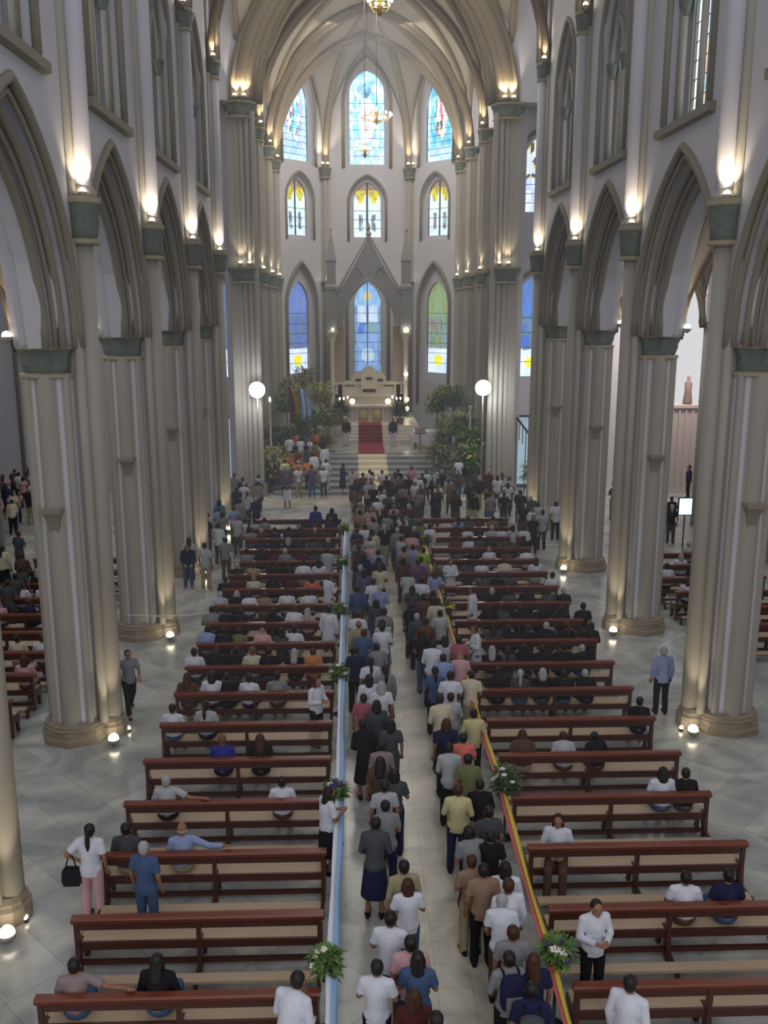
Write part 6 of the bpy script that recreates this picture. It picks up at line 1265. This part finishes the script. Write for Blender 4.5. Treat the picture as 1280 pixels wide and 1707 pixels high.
# ribbons
def ribbon(pts, cols, label, w=0.15, twist=0.25, names=None):
    o = tag(empty('ribbon', pts[0]), label, 'ribbon'); L = len(cols)
    for q, cm in enumerate(cols):
        rows = []
        for (a, b_) in zip(pts, pts[1:]):
            A = Vector(a); B = Vector(b_)
            for i in range(16):
                t = i/15; p = A.lerp(B, t)-Vector((0, 0, 0.07*math.sin(PI*t)))-Vector(pts[0]); th = 0.35+twist*math.sin(t*9+a[1])
                d = Vector((math.cos(th), 0, -math.sin(th)))*w; rows.append([p+d*(-0.5+(q+f)/L) for f in (0, 0.5, 1)])
        x = MB().sheet(rows).build('ribbon_band', cm, o, True); md = x.modifiers.new('t', 'SOLIDIFY'); md.thickness = 0.006
        x['label'] = (names or [''])[q] if names else x.name
    return o
rw = mat('white_satin', (0.86, 0.89, 0.95), 0.4); rbl = mat('pale_blue_satin', (0.55, 0.70, 0.88), 0.4); ry = mat('yellow_satin', (0.82, 0.72, 0.25), 0.4); rr = mat('red_satin', (0.72, 0.36, 0.35), 0.4); rn = mat('blue_satin', (0.2, 0.22, 0.5), 0.4)
P1 = [(-1.45, 8.2, 0.95)]+[(x+0.08, y, 1.0) for x, y, _ in lst]; P2 = [(1.42, 8.2, 0.98)]+[(x-0.08, y, 1.03) for x, y, _ in rst]
for i, (a, b_) in enumerate(zip(P1, P1[1:])): ribbon([a, b_], [rw, rbl], 'white and pale blue satin ribbon along the left pews, %s stretch from the camera' % ORD[i+1], 0.17, names=['white band', 'pale blue band'])['group'] = 'ribbons along the left pews'
for i, (a, b_) in enumerate(zip(P2, P2[1:])): ribbon([a, b_], [rr, ry], 'red and yellow satin ribbon along the right pews, %s stretch from the camera' % ORD[i+1], 0.15, names=['red band', 'yellow band'])['group'] = 'ribbons along the right pews'
# high altar
Z2 = 1.19+0.9
o = tag(empty('high_altar', (0, 60.8, Z2)), 'white marble high altar table with lit front at the head of red carpet', 'altar')
MB().box(-1.65, 1.65, -0.45, 0.5, 0.92, 1.05).build('altar_table', white_m, o)
b = MB(); b.box(-1.5, 1.5, -0.3, 0.4, 0, 0.92)
for x in (-1.45, -0.85, 0.85, 1.45): b.lathe([(0.12, 0), (0.09, 0.1), (0.08, 0.8), (0.12, 0.92)], x, -0.36, 12)
b.build('altar_base', white_m, o)
frontal = mat('warm_gold_frontal', (0.80, 0.74, 0.55), 0.5); b = MB()
for x in (-0.45, 0.45): b.lathe([(0.36, 0.1), (0.38, 0.5), (0.30, 0.85)], x, -0.1, 20)
b.build('frontal_shell', frontal, o, True)
for i, x in enumerate((-1.95, -1.7, -1.45, 1.45, 1.7, 1.95)):
    c = tag(empty('candlestick', (x, 60.75 if abs(x) < 1.6 else 60.4, Z2+1.05 if abs(x) < 1.6 else Z2)), 'lit candle on a brass candlestick, %s from left at the high altar' % ORD[i+1], 'candlestick', 'altar candlesticks')
    h = 0.25 if abs(x) < 1.6 else 1.25
    MB().lathe([(0.09, 0), (0.03, 0.04), (0.02, h), (0.05, h+0.02)], 0, 0, 10).build('stick', brass_m, c, True); MB().lathe([(0.022, h), (0.022, h+0.22)], 0, 0, 8).build('candle', white_m, c); MB().ball((0, 0, h+0.27), (0.05, 0.05, 0.08), 8, 5).build('flame', bulb_m, c, True)
for i, x in enumerate((-1.15, 1.15)):
    c = tag(empty('globe_lamp', (x, 60.5, Z2+1.05)), 'round glowing globe lamp on the %s end of the high altar' % ('left', 'right')[i], 'lamp', 'globe lamps on the high altar'); MB().lathe([(0.1, 0), (0.05, 0.06), (0.04, 0.1)], 0, 0, 10).build('lamp_foot', brass_m, c); MB().ball((0, 0, 0.27), 0.18, 12, 8).build('lamp_globe', mat('warm_globe', (1, .9, .7), emit=(1, .9, .7), estr=3.5), c, True)
# retable
o = tag(empty('retable', (0, 64.3, Z2)), 'white marble retable with domed tabernacle niche behind the high altar', 'retable')
b = MB(); b.box(-2.45, 2.45, -0.4, 0.6, 0, 2.15); b.box(-2.55, 2.55, -0.5, 0.6, 2.15, 2.3); b.box(-1.7, 1.7, -0.9, 0.0, 0, 1.35); b.box(-1.8, 1.8, -1.0, 0, 1.35, 1.5)
for x in (-2.2, -1.75, 1.75, 2.2): b.lathe([(0.13, 1.5), (0.09, 1.6), (0.09, 2.05), (0.13, 2.15)], x, -0.45, 10)
b.build('retable_base', white_m, o)
for x in (-0.75, 0.75): b = MB(); b.rings([[(x-w, -0.35, z), (x+w, -0.35, z), (x+w, 0.2, z), (x-w, 0.2, z)] for w, z in ((0.42, 2.3), (0.42, 2.55), (0.3, 2.75), (0.12, 2.95))]); b.build('side_scroll', white_m, o)

b = MB(); b.rings([[(-w, -0.6, z), (w, -0.6, z), (w, 0.1, z), (-w, 0.1, z)] for w, z in ((0.55, 1.5), (0.55, 2.6), (0.52, 2.9), (0.42, 3.15), (0.24, 3.3), (0.08, 3.36))]); b.build('tabernacle', white_m, o)
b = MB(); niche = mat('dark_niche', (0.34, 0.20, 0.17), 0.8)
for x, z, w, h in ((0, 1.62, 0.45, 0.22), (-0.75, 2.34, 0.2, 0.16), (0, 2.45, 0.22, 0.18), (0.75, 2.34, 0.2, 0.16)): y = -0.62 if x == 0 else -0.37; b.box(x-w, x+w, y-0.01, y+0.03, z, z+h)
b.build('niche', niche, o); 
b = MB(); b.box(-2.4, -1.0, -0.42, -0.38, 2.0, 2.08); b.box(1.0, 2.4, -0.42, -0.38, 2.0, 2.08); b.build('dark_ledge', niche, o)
# canopy
o = tag(empty('gothic_canopy', (-0.02, 63.0, 1.19)), 'grey marble gothic canopy with gable and pinnacles framing the centre window', 'canopy')
for s in (-1, 1):
    b = MB(); b.lathe([(0.3, 0), (0.3, 0.3), (0.2, 0.45), (0.16, 0.6), (0.16, 5.9), (0.2, 6.0)], s*2.45, 0, 16); c = b.build('canopy_column', white_m if s < 0 else white_m, o, True)
    b = MB(); b.lathe([(0.2, 6.0), (0.3, 6.35), (0.42, 6.5), (0.42, 6.7)], s*2.45, 0, 12); b.build('column_capital', white_m, o)
    b = MB(); b.box(s*2.45-0.36, s*2.45+0.36, -0.36, 0.5, 6.7, 9.3); b.rings([[(s*2.45+a*w, a2*w, z) for a, a2 in ((-1, -1), (1, -1), (1, 1), (-1, 1))] for w, z in ((0.42, 9.3), (0.42, 9.5), (0.3, 9.6), (0.3, 11.0), (0.36, 11.1), (0.03, 13.0))])
    b.ball((s*2.45, 0, 13.05), 0.09, 8, 5); b.build('pinnacle', grey_m, o)
F = frame((0, -0.25, 0), (1, 0, 0), (0, 1, 0)); b = MB(); f = arc(1.75, 3.0)
N_ = 28; us = [-2.1+4.2*i/N_ for i in range(N_+1)]
gab = lambda u: 9.0+(1-abs(u)/2.1)**1.15*3.6
for a, c in zip(us, us[1:]):
    la = 6.9+(f(a) if abs(a) < 1.75 else 0); lc = 6.9+(f(c) if abs(c) < 1.75 else 0)
    b.hexa([F(a, 0, la), F(c, 0, lc), F(c, 0, gab(c)), F(a, 0, gab(a)), F(a, 0.5, la), F(c, 0.5, lc), F(c, 0.5, gab(c)), F(a, 0.5, gab(a))])
b.build('gable', grey_m, o)
b = MB(); b.tube(archpts(F, 0, 1.78, 6.9, 3.05, -0.04), 0.09, 8); b.tube([F(-2.15, -0.05, 9.0), F(0, -0.05, 12.75), F(2.15, -0.05, 9.0)], 0.1, 6); b.lathe([(0.1, 12.6), (0.2, 12.8), (0.06, 13.0), (0.14, 13.15), (0.02, 13.5)], 0, 0, 8)
for s in (-1, 1): b.tube(archpts(F, s*0.75, 0.28, 10.2, 0.5, -0.03, 10.1), 0.04, 6)
b.build('gable_moulding', grey_m, o)
b = MB()
for s in (-1, 1): b.box(s*2.0-0.35, s*2.0+0.35, 0.9, 1.3, 0, 6.9)
b.build('rear_pilaster', mat('pink_beige_stone', (0.68, 0.62, 0.55), 0.7), o)
for i, (x, y, z) in enumerate([(2.42, 62.5, 5.0), (2.42, 62.5, 7.9), (2.5, 62.4, 3.35), (2.5, 62.4, 2.75), (-1.6, 58.5, 3.0), (-2.4, 62.5, 7.95)]):
    if i in (4,): continue
    c = tag(empty('wall_lamp', (x, y, z)), 'small bright lamp fixed on the %s canopy column, %s one up' % ('right' if x > 0 else 'left', ORD[{0: 3, 1: 4, 2: 2, 3: 1, 5: 1}[i]]), 'lamp', 'lamps on the canopy columns'); MB().ball((0, 0, 0), 0.13 if i < 4 else 0.07, 10, 6).build('bulb', bulb_m, c, True); MB().box(-0.04, 0.04, 0, 0.4, -0.04, 0.04).build('bracket', metal_m, c)
# pedestals with floodlights
for s, x, y, zt in ((-1, -5.78, 46.0, 5.45), (1, 5.3, 46.2, 5.5)):
    o = tag(empty('floodlight', (x, y, 0)), 'dazzling white floodlight on a tall stand at the %s of the sanctuary' % ('left' if s < 0 else 'right'), 'floodlight'); h = zt
    b = MB(); b.lathe([(0.03, 0.1), (0.03, h-0.15)], 0, 0, 8)
    for k in range(3): b.tube([(0, 0, 0.5), (0.5*math.cos(k*2.1), 0.5*math.sin(k*2.1), 0)], 0.015, 6)
    b.build('light_stand', house_m, o)
    hs = MB().rings([[(0.38*k*math.cos(a), yy, h+0.38*k*math.sin(a)) for a in [2*PI*j/28 for j in range(28)]] for k, yy in ((0.5, 0.3), (0.9, 0.1), (1.02, -0.05))]).build('lamp_housing', house_m, o, True); MB().ball((0, -0.05, h), (0.38, 0.14, 0.38), 24, 12).build('lamp_face', flood_m, hs, True)  # lamp face enlarged so its shape also stands for the glare
    d = bpy.data.lights.new('floodlight_beam', 'AREA'); d.energy = 130; d.size = 0.7; d.color = (0.93, 0.97, 1); l = link('floodlight_beam', d, o, (0, -0.3, h)); l.rotation_euler = (math.radians(80), 0, math.radians(-s*-8))
for i, (x, y, h) in enumerate([(-6.35, 48.9, 2.0), (-5.6, 50.8, 3.2), (5.2, 50.2, 3.0), (6.1, 49.6, 2.6)]):
    o = tag(empty('altar_pedestal', (x, y, 1.19)), 'slim pale candle pedestal in the plants, %s from the left' % ORD[i+1], 'pedestal', 'pale pedestals in the plants'); MB().lathe([(0.16, 0), (0.1, 0.1), (0.06, 0.2), (0.05, h-0.1), (0.12, h)], 0, 0, 10).build('pedestal_shaft', white_m, o, True)
    if i < 2: MB().ball((0, 0, h+0.1), (0.05, 0.05, 0.16), 8, 5).build('flame', bulb_m, o, True)
# plants banked around the sanctuary
pl = [(-6.0, 48.0, 1.3, .9), (-5.6, 49.2, 1.4, 1.0), (-4.6, 53.6, 1.9, 1.0), (-3.9, 55.0, 2.4, 1.1), (-3.3, 56.2, 2.6, 1.0), (-2.6, 57.5, 2.6, .9), (-4.4, 57.5, 3.8, 1.2), (-3.2, 60.3, 3.9, 1.2), (-1.9, 59.4, 2.9, .6), (4.6, 56.8, 2.2, .8), (4.2, 58.9, 3.3, 1.0), (4.6, 55.3, 2.3, 1.1), (4.4, 53.6, 1.8, .7), (5.0, 53.3, 2.6, 1.1), (6.0, 52.0, 2.6, 1.1), (5.4, 50.6, 2.0, .9), (6.3, 50.4, 2.3, .9), (3.4, 49.6, 1.6, .7), (4.8, 48.7, 1.6, .8), (7.9, 45.4, 1.4, .7), (1.9, 59.5, 2.9, .55), (-5.3, 52.0, 2.2, .9), (-5.2, 56.5, 3.6, 1.1), (-5.4, 60.0, 4.2, 1.1), (-4.2, 62.5, 4.6, 1.2), (4.8, 61.5, 3.6, .9), (5.2, 58.0, 3.8, 1.1), (4.0, 51.5, 1.9, .9), (5.4, 47.9, 1.7, .9), (-3.0, 54.0, 1.9, .8)]
lms = [leafg_m, leaf_m, leafd_m, leafy_m]
for i, (x, y, z, r) in enumerate(pl):
    if abs(x)+r > 6.2 and y > 47.8: x = math.copysign(6.2-r, x)
    zb = 1.19 if (y > 52.6 or abs(x) > 5.2) and y > 48.5 else (max(0, min(7, math.floor((y-46.9)/.83)+1))*.17 if abs(x) < 5.2 else 0)
    if abs(x) < 3.4 and y > 57.3: zb = Z2 if y > 59 else 1.19
    if i == 19: zb = 0
    lt = i < 12 and x < 0; j = sum(1 for q in pl[:i+1] if (q[0] < 0) == (x < 0))
    o = tag(empty('potted_plant', (x, y, zb)), 'leafy decorative plant banked on the %s of the sanctuary, %s of its side' % ('left' if x < 0 else 'right', ORD[j]), 'plant', 'plants banked around the sanctuary')
    c = z-zb if z-zb > 0.6 else 0.8
    MB().lathe([(0.18, 0), (0.26, 0.35), (0.24, 0.36), (0.05, 0.34)], 0, 0, 14).build('pot', base_m, o); MB().tube([(0, 0, 0.3), (0, 0, c)], 0.04, 6).build('stem', woodd_m, o)
    foliage('foliage', o, (0, 0, c), (r, r*0.85, r*0.85), 420, lms[(i*7+i//3) % 4], 0.5, 0.06)
    if i % 3 == 1: blossoms(o, (0, -0.1, c), (r*.8, r*.7, r*.6), 9, flw[['orange', 'yellow', 'white', 'red'][(i//3) % 4]], 0.09)
# flags
def flag(x, y, z, bands, label, seed):
    o = tag(empty('flag', (x, y, 1.19)), label, 'flag'); H = z-1.19; MB().lathe([(0.2, 0), (0.2, 0.05), (0.02, 0.08), (0.02, H)], 0, 0, 10).build('flagpole', brass_m, o); MB().lathe([(0.02, H), (0.05, H+0.05), (0.005, H+0.2)], 0, 0, 8).build('finial', brass_m, o)
    n = len(bands); L = 2.2; tot = sum(w for _, w in bands); off = 0
    for m, w in bands:
        rows = []
        for i in range(17):
            t = i/16; zz = H-0.05-t*L
            rows.append([(0.03+(off+w*f/4)/tot*(0.25+0.42*math.sin(PI*min(1, t*0.8+0.15)))+0.18*t, 0.07*math.sin((off+w*f/4)/tot*9+seed+t*2), zz-0.45*(off+w*f/4)/tot) for f in range(5)])
        off += w; x_ = MB().sheet(rows).build('flag_cloth', m, o, True); x_.modifiers.new('t', 'SOLIDIFY').thickness = 0.01
fy = mat('flag_yellow', (0.78, 0.62, 0.16), 0.7); fb = mat('flag_blue', (0.12, 0.13, 0.36), 0.7); fr = mat('flag_red', (0.62, 0.10, 0.22), 0.7); fw = mat('flag_white', (0.84, 0.86, 0.9), 0.7); fl = mat('flag_sky_blue', (0.42, 0.60, 0.85), 0.7)
flag(-5.0, 55.6, 5.0, [(fr, 1), (fb, 1), (fy, 2)], 'yellow, blue and red flag hanging from a pole left of altar', 1)
flag(-4.3, 55.2, 4.9, [(fl, 1), (fw, 1), (fl, 1), (fw, 1), (fl, 1)], 'sky blue and white flag hanging from a pole left of altar', 3)
# cloth covered side table
o = tag(empty('covered_table', (3.35, 55.4, 1.19)), 'side table under a white cloth right of the red carpet', 'table'); b = MB(); b.rings([[(a*w+0.03*math.sin(z*9+a), c2*w*.6, z) for a, c2 in ((-1, -1), (-.3, -1.1), (.3, -.95), (1, -1), (1, 1), (-1, 1))] for w, z in ((1.02, .35), (.97, .7), (.9, .98), (.86, 1.0))]); b.build('tablecloth', mat('white_table_cloth', (0.84, 0.84, 0.87), 0.8), o)
b = MB(); [b.box(x-.03, x+.03, y-.03, y+.03, 0, .9) for x in (-.75, .75) for y in (-.4, .4)]; b.build('table_frame', woodd_m, o)
# lectern with a dark top on the lower right, handrail, screen
o = tag(empty('lectern', (2.75, 53.6, 1.19)), 'slender lectern with dark sloping top beside the white-covered table', 'lectern'); MB().lathe([(0.2, 0), (0.05, 0.06), (0.04, 1.1)], 0, 0, 10).build('lectern_post', brass_m, o); MB().hexa([(-.3, -.22, 1.05), (.3, -.22, 1.05), (.3, .22, 1.3), (-.3, .22, 1.3), (-.3, -.22, 1.1), (.3, -.22, 1.1), (.3, .22, 1.36), (-.3, .22, 1.36)]).build('lectern_top', woodd_m, o)
o = tag(empty('stair_handrail', (7.2, 46.4, 0)), 'dark metal handrail of the side stair right of the chancel pier', 'handrail'); b = MB(); P = [(0, 0.9, 3.9), (0.9, 0.4, 2.7), (1.35, 0, 2.4), (1.5, -0.3, 1.1)]; b.tube(P, 0.06, 8); b.build('handrail', metal_m, o, True); b = MB()
for i in range(10): t = i/9; q = Vector(P[0]).lerp(Vector(P[2]), t); b.tube([q, (q.x, q.y, max(0, q.z-1.0) if i % 3 else 0)], 0.025, 5)
b.build('baluster', metal_m, o)
o = tag(empty('video_screen', (11.55, 34.6, 0)), 'bright blue-white video screen on a stand in the right side aisle', 'screen'); MB().lathe([(0.3, 0), (0.3, 0.03), (0.03, 0.06), (0.03, 2.0)], 0, 0, 10).build('screen_stand', metal_m, o); MB().box(-0.28, 0.28, -0.04, 0.04, 1.62, 2.32).build('screen_case', metal_m, o)
MB().box(-0.24, 0.24, -0.05, -0.04, 1.66, 2.28).build('screen_face', mat('lit_screen', (0.7, 0.9, 1), emit=(0.72, 0.93, 1.0), estr=1.8), o)
# chandeliers
def chandelier(x, y, z, r, n, label, ztop=27.0, tiers=1):
    o = tag(empty('chandelier', (x, y, z)), label, 'chandelier'); MB().tube([(0, 0, 0.5), (0, 0, ztop-z)], 0.018, 6).build('chain', metal_m, o); MB().lathe([(0.02, -0.45), (0.10, -0.35), (0.06, -0.1), (0.12, 0.1), (0.04, 0.5)], 0, 0, 12).build('stem', brass_m, o, True)
    b = MB(); P = [(r*math.cos(2*PI*i/24), r*math.sin(2*PI*i/24), -0.05) for i in range(25)]; b.tube(P, 0.025, 6)
    for i in range(0, n, 2): a = 2*PI*i/n; b.tube([(0, 0, -0.3), (r*.6*math.cos(a), r*.6*math.sin(a), -0.28), (r*math.cos(a), r*math.sin(a), -0.03)], 0.018, 6)
    b.build('arm_ring', brass_m, o, True)
    for i in range(n): a = 2*PI*i/n; MB().ball((r*math.cos(a), r*math.sin(a), 0.1), (0.055, 0.055, 0.09), 8, 6).build('candle_bulb', bulb_m, o, True)
    d = bpy.data.lights.new('chandelier_light', 'POINT'); d.energy = 120; d.color = (1, .93, .8); d.shadow_soft_size = r; link('chandelier_light', d, o, (0, 0, 0.6))
chandelier(-0.05, 37.0, 20.15, 0.42, 10, 'brass chandelier hanging high over the nave at the top of view', 26.5)
chandelier(0.35, 57.0, 20.0, 0.85, 14, 'wide brass chandelier hanging in front of the tall centre window')
chandelier(-0.35, 55.0, 17.9, 0.28, 8, 'small brass chandelier hanging below the tall centre window')
# hand-held things
def handbag(x, y, z, label, m, w=.3):
    o = tag(empty('handbag', (x, y, z)), label, 'bag'); b = MB(); b.rings([[(-w/2*k, -.05, q), (w/2*k, -.05, q), (w/2*k, .05, q), (-w/2*k, .05, q)] for k, q in ((.8, 0), (1, .1), (.9, .26), (.6, .3))]); b.build('bag_body', m, o); MB().tube([(-w*.3, 0, .28), (-w*.1, 0, .5), (w*.1, 0, .5), (w*.3, 0, .28)], .012, 6).build('strap', m, o)
handbag(*HB, 'black handbag hanging at the side of the ponytailed woman in white', cloth('black'))
for i, (x, y, z, rz) in enumerate(BP):
    o = tag(empty('backpack', (x, y, z), rz), ['grey backpack worn by a person in right aisle queue, nearest the camera', 'dark backpack worn in right aisle queue, farther one'][i], 'backpack'); b = MB(); b.rings([[(-w, -.12+d, q), (w, -.12+d, q), (w, 0, q), (-w, 0, q)] for w, d, q in ((.10, .04, 0), (.15, 0, .06), (.155, 0, .3), (.13, .03, .42), (.06, .06, .46))]); b.build('pack_body', cloth(['darkgrey', 'navy'][i]), o); MB().box(-.10, .10, -.15, -.11, .05, .22).build('front_pocket', cloth('grey'), o)
    for s in (-1, 1): MB().tube([(s*.09, -.01, .4), (s*.1, .06, .46), (s*.1, .22, .40)], .016, 6).build('shoulder_strap', cloth('black'), o)
o = tag(empty('rope_barrier', (-6.7, 25.4, 0)), 'pale rope stretched across the left side from the second pier', 'rope'); b = MB(); b.tube([(-0.9, 0, .95), (0, 0, .90), (.8, 0, .92), (1.55, 0.1, .96)], .02, 6); b.build('rope', white_m, o, True); MB().lathe([(.14, 0), (.14, .02), (.02, .04), (.02, 1.0), (.04, 1.02)], 1.55, .1, 10).build('rope_post', metal_m, o)
# small altar with statue in the right transept chapel
o = tag(empty('side_altar', (15.9, 47.2, 0)), 'pale side altar with small statue in the lit right transept chapel', 'altar'); b = MB(); b.box(-1.0, 1.0, -.4, .5, 0, 4.4); b.box(-1.1, 1.1, -.5, .5, 4.4, 4.55); 
for i in range(6): x = -.85+i*.34; b.box(x-.04, x+.04, -.47, -.4, .6, 4.3)
b.build('altar_block', mat('rosy_marble', (0.74, 0.69, 0.66), 0.6), o)
b = MB(); b.lathe([(.22, 4.55), (.24, 4.7), (.17, 5.2), (.2, 5.6), (.07, 5.75), (.1, 5.9), (.02, 6.02)], 0, 0, 12); b.build('statue', mat('rose_statue', (0.52, 0.44, 0.41), 0.7), o, True)
d = bpy.data.lights.new('chapel_light', 'AREA'); d.energy = 450; d.size = 1.2; d.color = (1, .88, .86); l = link('chapel_light', d, None, (15.5, 44.8, 9.5)); l.rotation_euler = (math.radians(40), 0, 0)

# scatter volume added for the pale, veiled look over nave and choir
hz = bpy.data.materials.new('veil_haze'); hz.use_nodes = True; nt = hz.node_tree; nt.nodes.remove(nt.nodes['Principled BSDF'])
vs = nt.nodes.new('ShaderNodeVolumeScatter'); vs.inputs['Density'].default_value = 0.0045; vs.inputs['Color'].default_value = (0.95, 0.96, 1, 1); nt.links.new(vs.outputs[0], nt.nodes['Material Output'].inputs['Volume'])
h = MB().box(-6.2, 6.2, 12, 64.5, 0.02, 26.0).build('veil_haze', hz); tag(h, 'added thin pale haze veiling the whole nave and choir', 'haze', kind='stuff')
